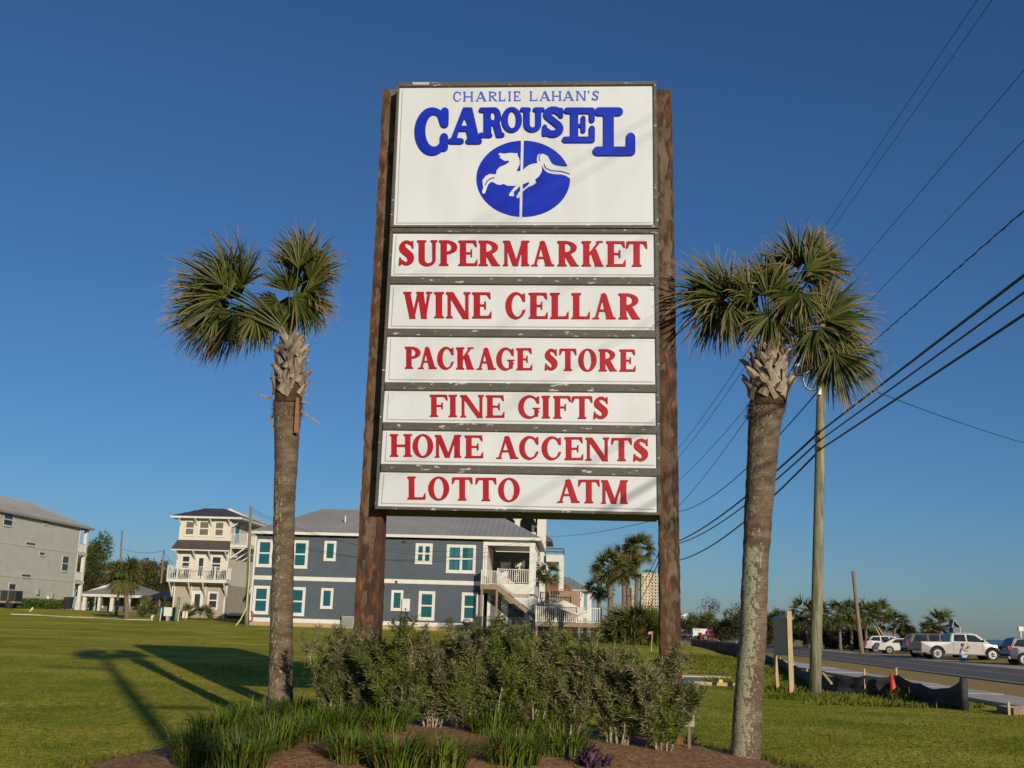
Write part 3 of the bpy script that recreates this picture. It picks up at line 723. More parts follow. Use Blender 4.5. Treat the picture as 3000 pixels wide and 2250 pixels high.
M_BOOT = mat('old_leaf_base', [(.14, .10, .065), (.29, .23, .16), (.39, .33, .25)], .9, 8, 6, bump=.7, bscale=30, stretch=(2, 2, .7))
M_FIBRE = mat('palm_fibre', [(.06, .035, .018), (.13, .08, .04)], .95, 12, bump=.8)
M_BROWNLEAF = mat('dead_brown_leaf', [(.20, .09, .05), (.27, .13, .08)], .8, 8)
M_FROND = mat('palm_frond', [(.018, .030, .005, 0), (.052, .070, .008, .30), (.11, .125, .020, .58), (.18, .15, .055, .74), (.34, .22, .10, .88), (.40, .26, .14, 1)], .55, attr='v', transl=.22, spec=.3)
M_FRONDF = mat('palm_frond_far', [(.022, .036, .007, 0), (.060, .085, .014, .35), (.13, .15, .03, .65), (.20, .15, .06, .85), (.26, .17, .08, 1)], .55, attr='v', transl=.15, spec=.3)
R3 = random.Random(11)
def frond(mb, G, H, d, nrm, L, n=34, spread=1.25, wind=Vector((0, 0, 0)), tipb=.8, wbase=.036, droop=.35, petiole=True, rnd=R3, segs=5):
    """one fan leaf: petiole from G to hub H, leaflets spread round direction d in the plane with normal nrm"""
    d = d.normalized(); nrm = (nrm - d * nrm.dot(d)).normalized(); s = nrm.cross(d)
    if petiole:
        mid = (G + H) / 2 + Vector((0, 0, (H - G).length * .12)); c = .42
        pts = [G * (1 - t) ** 2 + mid * 2 * t * (1 - t) + H * t * t for t in (0, .25, .5, .75, 1)]
        mb.tube(pts, [.024, .018, .014, .012, .010], 5, c=c)
    for i in range(n):
        a = spread * (2 * (i + .5) / n - 1) + rnd.uniform(-.05, .05); ll = L * (1 - .28 * (abs(a) / spread) ** 2) * rnd.uniform(.82, 1.08)
        curl = rnd.uniform(-.8, .8) if rnd.random() < .3 else rnd.uniform(-.25, .25); ldr = droop * rnd.uniform(.3, 1.9) + (rnd.uniform(1.2, 3.0) if rnd.random() < .2 else 0)
        dd = (d * math.cos(a) + s * math.sin(a) + nrm * rnd.uniform(-.22, .22)).normalized(); sd = nrm.cross(dd).normalized()
        g0 = rnd.uniform(.05, .55); brown = rnd.random() < .3
        wd = wbase * rnd.uniform(.8, 1.15)
        p = H.copy(); v = dd.copy(); vs = []; cs = []; step = ll / segs
        tw = rnd.uniform(-.6, .6)
        for k in range(segs + 1):
            t = k / segs
            w = wd * (min(1, .25 + 2.2 * t) if t < .4 else max(.06, 1.25 * (1 - t) ** .75)) / 1.0
            sdk = (sd * math.cos(tw * t) + nrm * math.sin(tw * t))
            fold = nrm * w * .22
            vs += [p - sdk * w / 2 + fold, p - fold * .3, p + sdk * w / 2 + fold]
            tb = max(0, (t - tipb) / (1 - tipb)) if t > tipb else 0
            c = g0 * .9 + tb * .75
            if brown: c = max(c, .45 + .5 * t)
            cs += [min(1, c)] * 3
            v = (v + Vector((0, 0, -1)) * ldr * t * t * 1.1 + wind * t * .25 + sd * curl * .12 * t).normalized()
            p = p + v * step
        fs = []
        for k in range(segs):
            b0 = k * 3; fs += [(b0, b0 + 1, b0 + 4, b0 + 3), (b0 + 1, b0 + 2, b0 + 5, b0 + 4)]
        mb.add(vs, fs, cs)
def tube_rings(path, rads, n=40, amp=.012, ringfreq=9.0, seed=0, lich=None, fine=.05):
    """trunk surface along path (world points, bottom->top), finely ringed and rough"""
    mb = MB(); P = [Vector(p) for p in path]; tot = sum((P[i + 1] - P[i]).length for i in range(len(P) - 1)); m = int(tot / fine)
    def at(s):
        s = min(max(s, 0), tot - 1e-6); i = 0
        while s > (P[i + 1] - P[i]).length: s -= (P[i + 1] - P[i]).length; i += 1
        t = s / (P[i + 1] - P[i]).length
        return P[i].lerp(P[i + 1], t), rads[i] + (rads[i + 1] - rads[i]) * t
    for j in range(m + 1):
        c, r = at(tot * j / m); z = c.z
        for k in range(n):
            a = 2 * math.pi * k / n; x, y = math.cos(a), math.sin(a)
            f = noise.fractal(Vector((x * 1.6 + seed, y * 1.6, z * ringfreq)), 1, 2, 5)
            g = noise.noise(Vector((x * 5 + seed, y * 5, z * 22)))
            rr = r * (1 + .0) + amp * f + amp * .5 * g
            lv = 0.0
            if lich: lv = lich(a, (z - P[0].z) / (P[-1].z - P[0].z))
            mb.v.append((c.x + x * rr, c.y + y * rr, z)); mb.c.append(lv)
    for j in range(m):
        for k in range(n): mb.f.append((j * n + k, j * n + (k + 1) % n, (j + 1) * n + (k + 1) % n, (j + 1) * n + k))
    return mb
def boot(mb, base, out, up, L, w, side, rnd=R3):
    """old split leaf base: a curved tapering wedge standing off the trunk"""
    t = up.cross(out).normalized(); pts = []; n = 5
    for k in range(n + 1):
        f = k / n; p = base + up * (L * f * (1 - .15 * f)) + out * (L * (.05 + .20 * f * f)) + t * side * L * .55 * f
        wd = w * (1 - .55 * f) * (1 if f < .9 else .8); th = .018 * (1 - .4 * f)
        tt = (t - (up * side * .5)).normalized()
        pts.append([p - tt * wd / 2, p + out * th * 1.6, p + tt * wd / 2, p - out * th])
    vs = [q for r in pts for q in r]; fs = [(0, 1, 2, 3), (n * 4 + 3, n * 4 + 2, n * 4 + 1, n * 4)]
    for k in range(n):
        for j in range(4): fs.append((k * 4 + j, k * 4 + (j + 1) % 4, k * 4 + 4 + (j + 1) % 4, k * 4 + 4 + j))
    mb.add(vs, fs)
def big_palm(label, D, path_px, growth, boots_px, fronds, tm, lich, fmap, extra=None, seed=1, wind=Vector((-.5, 0, -.1))):
    rnd = random.Random(seed)
    base = atY(path_px[0][0], path_px[0][1], D); base.z = gz(base.x, base.y)
    T = thing('palm_tree', label, 'palm tree', base)
    path = [Vector((base.x, base.y, base.z - .12))]; rads = [path_px[0][2] * D / 3290 / 2 * 1.04]
    for px, py, w in path_px[1:]:
        p = atY(px, py, D); path.append(p); rads.append(w * D / 3240 / 2 / (1 + .0))
    tr = tube_rings(path, rads, amp=.010, seed=seed * 7, lich=lich)
    tr.build('trunk', tm, T, attr=True, smooth=True)
    G = atY(growth[0], growth[1], D)
    top_ = path[-1]
    # short fibres and stubs around the trunk just under the boots
    fb = MB()
    for i in range(420):
        s = rnd.random() ** 1.6; k = len(path) - 2; c = path[-1].lerp(path[k], s * .55) + Vector((0, 0, .05)); a = rnd.uniform(0, 6.283); r = rads[-1] * 1.0
        o = Vector((math.cos(a), math.sin(a), 0)); p = c + o * r * .92
        q = p + o * rnd.uniform(.015, .06) + Vector((rnd.uniform(-.03, .03), rnd.uniform(-.03, .03), rnd.uniform(-.06, .05)))
        fb.bar(p, q, .012, .006, w2=.002, h2=.002)
    o = fb.build('fibres', M_FIBRE, T, recalc=False); o['kind'] = 'stuff'
    # leaf bases in crossing spirals
    (bx0, by0), (bx1, by1), rw = boots_px
    c0 = atY(bx0, by0, D); c1_ = atY(bx1, by1, D)
    core = MB(); core.tube([c0 - Vector((0, 0, .05)), c0.lerp(c1_, .5), c1_, G + Vector((0, 0, .12))], [rads[-1] * .98, rw * 1.0, rw * .62, .05], 14); core.build('crown_shaft', M_FIBRE, T, smooth=True)
    nb = 74
    for i in range(nb):
        f = 1.28 * (i + rnd.uniform(-.3, .3)) / nb; a = i * 2.39996 + rnd.uniform(-.25, .25); out = Vector((math.cos(a), math.sin(a), 0))
        c = c0.lerp(c1_, max(0, f)); r = np.interp(f, [0, .35, .7, 1.0, 1.3], [rads[-1] * .95, rw * 1.12, rw * 1.0, rw * .72, rw * .4])
        L_ = rnd.uniform(.20, .36) * (1.05 - .25 * f); mb = MB()
        boot(mb, c + out * r, out, Vector((0, 0, 1)), L_, rnd.uniform(.09, .15), rnd.choice((-1, 1)) * rnd.uniform(.6, 1.5), rnd)
        mb.build('leaf_base', M_BOOT, T)
    if extra: extra(T, D, rnd)
    for (hx, hy, deg, ln, dy) in fronds:
        hx, hy = fmap(hx, hy); Hh = atY(hx, hy, D + dy)
        L = ln * 1.12 * CS_ * D / 3240
        a = math.radians(deg); yy = rnd.uniform(-.45, .45)
        d = (rgt * math.cos(a) + upv * math.sin(a) + fwd * yy).normalized()
        nrm = (-fwd * rnd.uniform(.6, 1) + Vector((rnd.uniform(-.6, .6), 0, rnd.uniform(.1, .8)))).normalized()
        mb = MB(); frond(mb, G, Hh, d, nrm, L, n=rnd.randint(30, 40), spread=rnd.uniform(.9, 1.5), wind=wind, rnd=rnd, droop=rnd.uniform(.15, .5), tipb=rnd.uniform(.5, .82))
        mb.build('frond', M_FROND, T, recalc=False, attr=True)
    return T
CS_ = .4219
mapL = lambda x, y: (400 + x * CS_, 600 + y * CS_)
mapR = lambda x, y: (1900 + x * CS_, 600 + y * CS_)
FL = [(560, 740, 200, 430, -.1), (600, 640, 168, 430, -.35), (650, 820, 228, 380, .0), (650, 500, 120, 380, .1), (560, 600, 155, 390, .4), (540, 720, 190, 380, -.3), (600, 780, 218, 400, .3), (700, 800, 250, 340, .3), (820, 760, 265, 280, -.1), (700, 600, 100, 360, .5), (1200, 520, 50, 300, -.1), (1130, 600, -10, 260, .3), (1060, 700, -100, 250, .2), (600, 560, 138, 400, -.4), (1100, 640, -40, 300, -.3), (940, 680, 200, 260, .3),
      (690, 560, 112, 400, .3), (640, 620, 140, 420, -.2), (610, 690, 165, 430, .2), (600, 720, 182, 430, -.3), (640, 740, 205, 450, .1), (690, 760, 232, 400, -.1), (780, 740, 262, 330, .2),
      (735, 560, 95, 380, -.2), (720, 640, 125, 380, .6), (560, 660, 150, 360, .5), (650, 700, 195, 400, .6), (740, 700, 248, 330, .6), (860, 720, 282, 300, .3),
      (1125, 440, 82, 330, -.2), (1170, 470, 62, 340, .2), (1110, 470, 98, 320, .3), (1150, 420, 70, 330, .5), (1180, 600, 18, 260, -.2), (1160, 640, -22, 270, .2), (1120, 680, -62, 290, -.1),
      (1050, 640, -85, 260, .5), (930, 700, -105, 300, .1), (1190, 560, 38, 240, .4), (1180, 660, -50, 300, .4), (980, 660, 215, 260, .2), (1060, 600, 92, 300, .2)]
FR = [(1190, 850, -60, 280, -.3), (1150, 870, -95, 280, -.2), (1250, 870, -30, 300, -.1), (1120, 880, -115, 250, .2), (1160, 400, 45, 260, .1), (1180, 450, 15, 270, .2), (1130, 360, 70, 240, -.1), (1200, 700, 110, 260, .3),
      (540, 650, 150, 480, .3), (500, 650, 178, 460, .25), (520, 680, 205, 440, .2), (545, 680, 238, 420, .1), (570, 640, 112, 330, .3), (500, 620, 132, 400, .5), (530, 700, 262, 360, .4), (470, 640, 190, 400, .6), (560, 690, 285, 300, -.2),
      (800, 580, 115, 360, .4), (780, 620, 142, 320, .1), (860, 560, 95, 330, .6), (700, 640, 125, 300, -.1), (1040, 440, 112, 380, .1), (1090, 420, 78, 330, .4), (1110, 460, 40, 290, -.2), (1060, 520, 20, 320, .2),
      (1050, 610, 262, 260, -.6), (1010, 620, 228, 260, -.4), (1080, 620, 300, 240, -.5), (960, 520, 140, 300, .3), (1210, 790, 62, 330, .1), (1230, 800, 34, 390, -.3), (1230, 810, 8, 390, .2), (1220, 820, -18, 370, -.1),
      (1200, 780, 95, 260, .5), (1330, 1020, -8, 400, -.2), (1310, 1030, -42, 420, .1), (1290, 1030, -72, 400, -.3), (1280, 1020, -102, 350, .2), (1250, 1000, -130, 300, .3), (1340, 1000, 20, 330, .3),
      (850, 760, 232, 290, -.3), (840, 780, 268, 260, .2), (900, 770, 305, 280, -.2), (720, 740, 218, 280, .2), (700, 700, 195, 240, .5), (950, 740, -20, 260, .4), (880, 700, 60, 260, .6), (1000, 720, 10, 280, .7), (760, 700, 160, 280, .7),
      (1140, 960, -120, 280, .1), (830, 640, 70, 300, -.2), (920, 600, 120, 330, -.1)]
def lichL(a, f):
    d = math.cos(a - math.radians(215)); return -.005 + .09 * max(0, d) - (.06 if f > .8 else 0)
def lichR(a, f):
    d = math.cos(a - math.radians(222)); return (.21 * max(0, d) ** 1.5 + .0) * (1 if f < .6 else .3) - .02
def extraL(T, D, rnd):
    # brown hanging leaf sheath and stray stubs
    p = atY(872, 1165, D - .24); q = atY(868, 1268, D - .22); mb = MB(); mb.bar(q, p, .075, .012, w2=.05, h2=.012, up=fwd); mb.build('dead_leaf', M_BROWNLEAF, T)
    for a, b, w in [((795, 1168), (742, 1148), .05), ((870, 1195), (938, 1240), .045), ((800, 1215), (784, 1245), .04), ((802, 1240), (793, 1275), .035), ((885, 1175), (915, 1183), .03), ((880, 1160), (903, 1155), .04)]:
        mb = MB(); mb.bar(atY(*a, D - .03), atY(*b, D + .05), w, .02, w2=w * .25, h2=.01, up=fwd); mb.build('leaf_base', M_BOOT, T)
PL = big_palm('windswept palm left of the sign, its crown blown to the left', 16.4, [(821, 2075, 72), (822, 2040, 71), (824, 1884, 66), (828, 1700, 63), (833, 1477, 62), (838, 1380, 66), (840, 1275, 74), (843, 1185, 84)],
              (847, 985), ((843, 1170), (850, 1035), .17), FL, M_TRUNKL, lichL, mapL, extraL, seed=3)
PR = big_palm('stouter palm right of the sign, its fronds brushing the rusty post', 14.35, [(2182, 2228, 84), (2190, 2090, 82), (2205, 1867, 77), (2213, 1660, 75), (2222, 1500, 82), (2231, 1380, 88), (2237, 1275, 92), (2246, 1195, 104)],
              (2254, 1005), ((2247, 1180), (2256, 1055), .19), FR, M_TRUNKR, lichR, mapR, None, seed=8, wind=Vector((.15, 0, -.25)))

# ---------------------------------------------------------------- planting bed
BED = [(-4.1, 10.6), (-4.5, 12.0), (-4.4, 12.5), (-3.8, 13.2), (-3.9, 15.6), (-3.3, 16.9), (-1.0, 17.0), (1.4, 16.4), (2.5, 15.9), (3.1, 15.2), (3.42, 14.5), (3.65, 13.5), (3.75, 12.3), (3.8, 10.8), (3.2, 9.5), (-4.2, 9.5)]
def bed_in(x, y): return inpoly(np.asarray(x, float), np.asarray(y, float), BED)
def bed_h(x, y):
    cx, cy = -1.0, 14.6; r = math.hypot((x - cx) / 4.4, (y - cy) / 3.8)
    return gz(x, y) + .015 + .24 * max(0, 1 - r * r)
M_MULCH = mat('pine_straw', [(.13, .055, .02), (.32, .155, .06), (.52, .30, .14)], 1.0, 14, 8, bump=1.0, bscale=60, dist=1.5)
M_NEEDLE = mat('pine_needles', [(.17, .075, .03), (.34, .17, .075), (.50, .31, .16)], .8, attr='v')
mb = MB(); cen = (-.5, 13.6); ringN = 14; per = 96
def bed_edge(t):
    n = len(BED); s = t * n; i = int(s) % n; f = s - int(s); a = BED[i]; b = BED[(i + 1) % n]
    return a[0] + (b[0] - a[0]) * f, a[1] + (b[1] - a[1]) * f
vs = [(cen[0], cen[1], bed_h(*cen))]; fs = []
for k in range(1, ringN + 1):
    for j in range(per):
        ex, ey = bed_edge(j / per); f = k / ringN; x = cen[0] + (ex - cen[0]) * f; y = cen[1] + (ey - cen[1]) * f
        w = noise.noise(Vector((x * 2.2, y * 2.2, 3))) * .12 * f; x += w; y += w
        z = bed_h(x, y) + noise.noise(Vector((x * 3, y * 3, 0))) * .02 if k < ringN else gz(x, y) - .03
        vs.append((x, y, z))
for j in range(per): fs.append((0, 1 + j, 1 + (j + 1) % per))
for k in range(ringN - 1):
    for j in range(per): a = 1 + k * per; fs.append((a + j, a + per + j, a + per + (j + 1) % per, a + (j + 1) % per))
mb.add(vs, fs); bed = mb.build('mulch_bed', M_MULCH, smooth=True); bed['kind'] = 'structure'
n = 26000; x = rng.uniform(-6.2, 5, n); y = rng.uniform(11.3, 18.5, n); k = bed_in(x, y); x, y = x[k], y[k]; n = len(x)
z = np.array([bed_h(a, b) for a, b in zip(x, y)]) + rng.random(n) * .03 + .004; a = rng.random(n) * 6.283
leaves_np('pine_straw', np.stack([x, y, z], 1), np.stack([np.cos(a), np.sin(a), rng.normal(0, .18, n)], 1), np.stack([np.zeros(n), np.zeros(n), np.ones(n)], 1),
          rng.uniform(.08, .2, n), np.full(n, .006), rng.random(n), M_NEEDLE, kind='stuff')
notbed = lambda x, y: ~bed_in(x, y)
g1 = grass(150000, 11.0, 34, .018, .05, cond=notbed, wid=.007, pw=1.5)
# taller weeds along the silt fence
M_WEED = mat('weed_leaf', [(.03, .07, .01), (.06, .12, .018), (.11, .17, .03)], .7, attr='v', transl=.25)
g2 = grass(26000, 27, 60, .05, .17, cond=lambda x, y: (x > 7.0 + .04 * (y - 27) + np.sin(y * 2.1) * .8) & (x < 11.6 + .02 * (y - 30)), wid=.016, xlim=(6, 13), pw=1.3)
setp(g1, kind='stuff'); setp(g2, kind='stuff')
edge = [bed_edge(t) for t in rng.random(7000)]
ex = np.array([e[0] for e in edge]) + rng.normal(0, .07, 7000); ey = np.array([e[1] for e in edge]) + rng.normal(0, .07, 7000); k = ey > 11
ex, ey = ex[k], ey[k]; n = len(ex); a = rng.random(n) * 6.283
leaves_np('grass', np.stack([ex, ey, gz_np(ex, ey)], 1), np.stack([np.cos(a) * .5, np.sin(a) * .5, np.ones(n)], 1), np.stack([np.cos(a + 1), np.sin(a + 1), np.zeros(n)], 1), rng.uniform(.04, .11, n), np.full(n, .009), rng.random(n), M_BLADE, kind='stuff')

# shrubs of the hedge: pale woody stems, whorls of narrow leaves
M_STEM = mat('woody_stem', [(.26, .20, .14), (.46, .38, .29)], .9, 20, bump=.4)
M_SLEAF = mat('shrub_leaf', [(.020, .032, .006, 0), (.065, .10, .012, .3), (.14, .18, .018, .55), (.16, .145, .06, .7), (.28, .245, .13, 1)], .6, attr='v', transl=.15, spec=.3)
def shrub(label, px, pyb, pyt, wpx, D, seed, lush=.5, dens=1.0):
    rnd = random.Random(seed); rg = np.random.default_rng(seed)
    b = atY(px, pyb, D); b.z = bed_h(b.x, b.y) - .02; H = atY(px, pyt, D).z - b.z; W = wpx * D / 3250 / 2
    T = thing('shrub', label, 'shrub', b, group='shrubs of the hedge under the sign')
    stems = MB(); tips = []
    def grow(p, d, L, r, lev, h0):
        n = 8 if lev == 0 else 5; pts = [p]; rr = [r]; q = p.copy(); v = d.copy()
        for i in range(n):
            v = (v + Vector((rnd.uniform(-.16, .16), rnd.uniform(-.16, .16), .06))).normalized(); q = q + v * L / n; pts.append(q.copy()); rr.append(r * (1 - .75 * (i + 1) / n))
        stems.tube(pts, rr, 5)
        for i in range(1, n + 1):
            hgt = (pts[i].z - b.z) / H
            if hgt > .06 or lev > 0: tips.append((pts[i], (pts[i] - pts[i - 1]).normalized(), lev))
            if lev < 2 and rnd.random() < (.8 if lev == 0 else .75):
                for _ in range(2 if lev == 0 else 1):
                    a = rnd.uniform(0, 6.283); dv = (v + Vector((math.cos(a), math.sin(a), rnd.uniform(-.1, .4))) * rnd.uniform(.6, 1.1)).normalized()
                    grow(pts[i], dv, L * rnd.uniform(.25, .42), r * .42, lev + 1, h0)
    ns = rnd.randint(9, 12)
    for i in range(ns):
        a = 2 * math.pi * i / ns + rnd.uniform(-.4, .4); s = rnd.uniform(.08, .95)
        p = b + Vector((math.cos(a) * .14 * s, math.sin(a) * .14 * s, 0)); tgt = b + Vector((math.cos(a) * W * s, math.sin(a) * W * .8 * s, H * rnd.uniform(.60, .86) * (1 - .18 * s * s)))
        grow(p, (tgt - p).normalized(), (tgt - p).length, rnd.uniform(.013, .022), 0, 0)
    stems.build('stems', M_STEM, T, smooth=True, recalc=False)
    P = np.array([t[0] for t in tips], float); Dv = np.array([t[1] for t in tips], float)
    per_ = int(7 * dens); idx = np.repeat(np.arange(len(P)), per_); n = len(idx)
    base = P[idx] + rg.normal(0, .008, (n, 3)) - Dv[idx] * rg.uniform(0, .07, n)[:, None]
    rad = rg.normal(0, 1, (n, 3)); rad -= Dv[idx] * np.sum(rad * Dv[idx], axis=1)[:, None]; rad /= np.linalg.norm(rad, axis=1)[:, None]
    dirs = Dv[idx] * rg.uniform(.15, 1.1, n)[:, None] + rad + np.array([0, 0, .12])
    hh = np.clip((base[:, 2] - b.z) / H, 0, 1)
    cl = rg.random(len(P))[idx]; inner = 1 - np.clip(np.hypot(base[:, 0] - b.x, base[:, 1] - b.y) / W, 0, 1)
    nzv = np.array([noise.noise(Vector((p[0] * 3.2, p[1] * 3.2, p[2] * 3.2 + 5))) for p in P])[idx]
    dusty = (cl + nzv * .9 < (.34 + .5 * hh) * (1.3 - lush)).astype(float)
    v = np.where(dusty > 0, .62 + .38 * rg.random(n), .04 + np.clip(.26 + nzv * .55, 0, .42) + .16 * rg.random(n))
    leaves_np('foliage', base, dirs, rg.normal(0, 1, (n, 3)), rg.uniform(.05, .12, n), rg.uniform(.010, .016, n), v, M_SLEAF, parent=T, fold=.25)
    return T
HB = [('leftmost hedge shrub, grey and twiggy, with lawn on its left', 985, 2125, 1868, 190, 15.2, .45),
      ('hedge shrub with green lower leaves just left of the left sign post', 1085, 2115, 1850, 170, 15.0, .6),
      ('hedge shrub in front of the foot of the left sign post', 1175, 2120, 1845, 190, 14.5, .75),
      ('tall straight stemmed hedge shrub right of the left sign post', 1265, 2125, 1848, 200, 14.75, .45),
      ('open twiggy hedge shrub left of centre with forked pale stems', 1370, 2125, 1872, 190, 14.65, .35),
      ('greenest hedge shrub, at the middle of the row', 1470, 2135, 1860, 200, 14.55, .9),
      ('hedge shrub right of centre under the white deck', 1560, 2140, 1865, 190, 14.45, .5),
      ('hedge shrub with bare crossing stems under the deck end', 1665, 2145, 1868, 200, 14.4, .3),
      ('slim hedge shrub with two curved trunks and gaps of lawn beside it', 1805, 2170, 1880, 190, 14.2, .4),
      ('rightmost hedge shrub in front of the right sign post', 1935, 2195, 1915, 150, 14.0, .35)]
for i, (lb, px, yb, yt, w, D, lu) in enumerate(HB): shrub(lb, px, yb, yt, w, D, 40 + i, lu, .8 if 'slim' in lb else 1.0)

# strap leaved clumps in front
M_STRAP = mat('strap_leaf', [(.025, .05, .004, 0), (.085, .14, .010, .35), (.18, .25, .025, .7), (.20, .14, .045, .86), (.24, .11, .05, 1)], .5, attr='v', transl=.3, spec=.4)
def strap_leaf(mb, b, a, L, w, lean, c, rnd):
    out = Vector((math.cos(a), math.sin(a), 0)); s = Vector((-out.y, out.x, 0)); n = 6; vs = []; cs = []
    for k in range(n + 1):
        t = k / n; ang = lean * (.25 + 1.25 * t * t); 
        if k == 0: p = b.copy()
        else: p = p + (Vector((0, 0, 1)) * math.cos(ang) + out * math.sin(ang)) * L / n
        ww = w * (1 - t ** 3) * (1 if t < .99 else .1) + .002
        up_ = (out * math.cos(ang) - Vector((0, 0, 1)) * math.sin(ang))
        vs += [p - s * ww / 2 + up_ * ww * .15, p - up_ * ww * .15, p + s * ww / 2 + up_ * ww * .15]; cs += [c + .1 * t] * 3
    fs = []
    for k in range(n): q = 3 * k; fs += [(q, q + 1, q + 4, q + 3), (q + 1, q + 2, q + 5, q + 4)]
    mb.add(vs, fs, cs)
def clump(name, label, cat, x, y, H, nl, seed, m, group, wmul=1.0, leanm=1.0):
    rnd = random.Random(seed); b = Vector((x, y, bed_h(x, y) - .02)); mb = MB()
    for i in range(nl):
        r = (.27 if nl > 40 else (.10 if nl > 20 else .015)) * math.sqrt(rnd.random()) * wmul ** .5; a0 = rnd.uniform(0, 6.283); p = b + Vector((math.cos(a0) * r, math.sin(a0) * r, 0))
        c = rnd.uniform(.05, .68)
        dead = rnd.random() < .10
        if dead: c = rnd.uniform(.86, .95)
        strap_leaf(mb, p, a0 + rnd.uniform(-.7, .7), H * rnd.uniform(.65, 1.15), .016 * wmul * rnd.uniform(.7, 1.2), (rnd.uniform(.2, 1.45) if not dead else rnd.uniform(1.0, 1.6)) * leanm, c, rnd)
    o = mb.build(name, m, None, recalc=False, attr=True, loc=b, smooth=True)
    return top(o, label, cat, group)
CL = [(585, 2235, 'leftmost strap leaved clump at the bed corner'), (640, 2175, 'strap leaved clump behind the bed corner, with brown blades'), (735, 2150, 'strap leaved clump left of the left palm trunk'),
      (800, 2215, 'strap leaved clump in front of the left palm, low in the frame'), (860, 2135, 'strap leaved clump round the foot of the left palm'), (905, 2200, 'strap leaved clump right of the left palm, bottom edge'),
      (985, 2190, 'strap leaved clump below the leftmost shrub'), (1040, 2245, 'strap leaved clump on the bottom edge under the left sign post'), (1120, 2185, 'upright strap leaved clump below the left sign post'),
      (1165, 2262, 'strap leaved clump cut by the bottom edge, with one broad blade'), (1290, 2262, 'strap leaved clump beside the bare mulch patch, bottom edge'), (1440, 2190, 'strap leaved clump right of the bare mulch patch'),
      (1500, 2255, 'strap leaved clump cut by the bottom edge right of centre'), (1590, 2190, 'strap leaved clump left of the purple plant'), (1640, 2235, 'rightmost strap leaved clump, next to the purple plant'), (700, 2250, 'strap leaved clump cut by the bottom edge on the left')]
for i, (px, py, lb) in enumerate(CL):
    p = atZ(px, py, .1); clump('strap_leaf_plant', lb, 'plant', p.x, p.y, .38 if i % 3 else .44, 260, 200 + i, M_STRAP, 'strap leaved plants in front of the hedge')
M_PURPLE = mat('purple_leaf', [(.035, .018, .035), (.085, .04, .075), (.15, .085, .13)], .45, attr='v', transl=.15, spec=.4)
p = atZ(1700, 2240, .08); clump('purple_plant', 'low purple leaved plant on the mulch at the bottom edge', 'plant', p.x, p.y, .20, 34, 300, M_PURPLE, 'purple leaved plants', 3.6, 1.1)
p = atZ(1740, 2262, .08); clump('purple_plant', 'low purple leaved plant cut by the bottom edge beside the other', 'plant', p.x, p.y, .22, 34, 303, M_PURPLE, 'purple leaved plants', 3.6, 1.1)
p = atZ(2022, 2200, .04); clump('purple_plant', 'small purple sprig by the foot of the rightmost shrub', 'plant', p.x, p.y, .2, 16, 301, M_PURPLE, 'purple leaved plants', 2.2)
# ---------------------------------------------------------------- houses
ANG = math.atan(RS)                              # every plot is square to the road
HU = Vector((math.cos(ANG), -math.sin(ANG), 0)); HN = Vector((-math.sin(ANG), -math.cos(ANG), 0)); HD = -HN
class Fac:
    """a wall plane: u along, v up, w outward"""
    def __init__(s, P, U=HU, N=HN, z0=None):
        s.P = Vector(P); s.U = U; s.N = N
        if z0 is not None: s.P.z = z0
    def uv(s, px, py, w=0.0):
        p = onplane(px, py, s.P + s.N * w, s.N) - s.P; return p.dot(s.U), p.z
    def pt(s, u, v, w=0.0): return s.P + s.U * u + s.N * w + Vector((0, 0, v))
    def box(s, mb, u0, u1, v0, v1, w0, w1, c=0.0):
        return mb.hexa([s.pt(u0, v0, w1), s.pt(u1, v0, w1), s.pt(u1, v0, w0), s.pt(u0, v0, w0), s.pt(u0, v1, w1), s.pt(u1, v1, w1), s.pt(u1, v1, w0), s.pt(u0, v1, w0)], c)
    def shift(s, w): return Fac(s.P + s.N * w, s.U, s.N)
def siding(mb, fac, u0, u1, v0, v1, step=.18, w0=.0, w1=.022):
    n = max(1, int(round((v1 - v0) / step))); h = (v1 - v0) / n
    for i in range(n):
        a = v0 + i * h
        mb.add([fac.pt(u0, a, w1), fac.pt(u1, a, w1), fac.pt(u1, a + h, w0 + .004), fac.pt(u0, a + h, w0 + .004), fac.pt(u0, a, w0), fac.pt(u1, a, w0)], [(0, 1, 2, 3), (4, 5, 1, 0)])
def window(parent, fac, rect, M, panes='double', trim=.12, w=.03, cur=None, Mp=None, name='window'):
    x0, y0, x1, y1 = rect
    ul = (fac.uv(x0, y0)[0] + fac.uv(x0, y1)[0]) / 2; ur = (fac.uv(x1, y0)[0] + fac.uv(x1, y1)[0]) / 2
    vt = (fac.uv(x0, y0)[1] + fac.uv(x1, y0)[1]) / 2; vb = (fac.uv(x0, y1)[1] + fac.uv(x1, y1)[1]) / 2
    return window_uv(parent, fac, ul, ur, vb, vt, M, panes, trim, w, Mp, name)
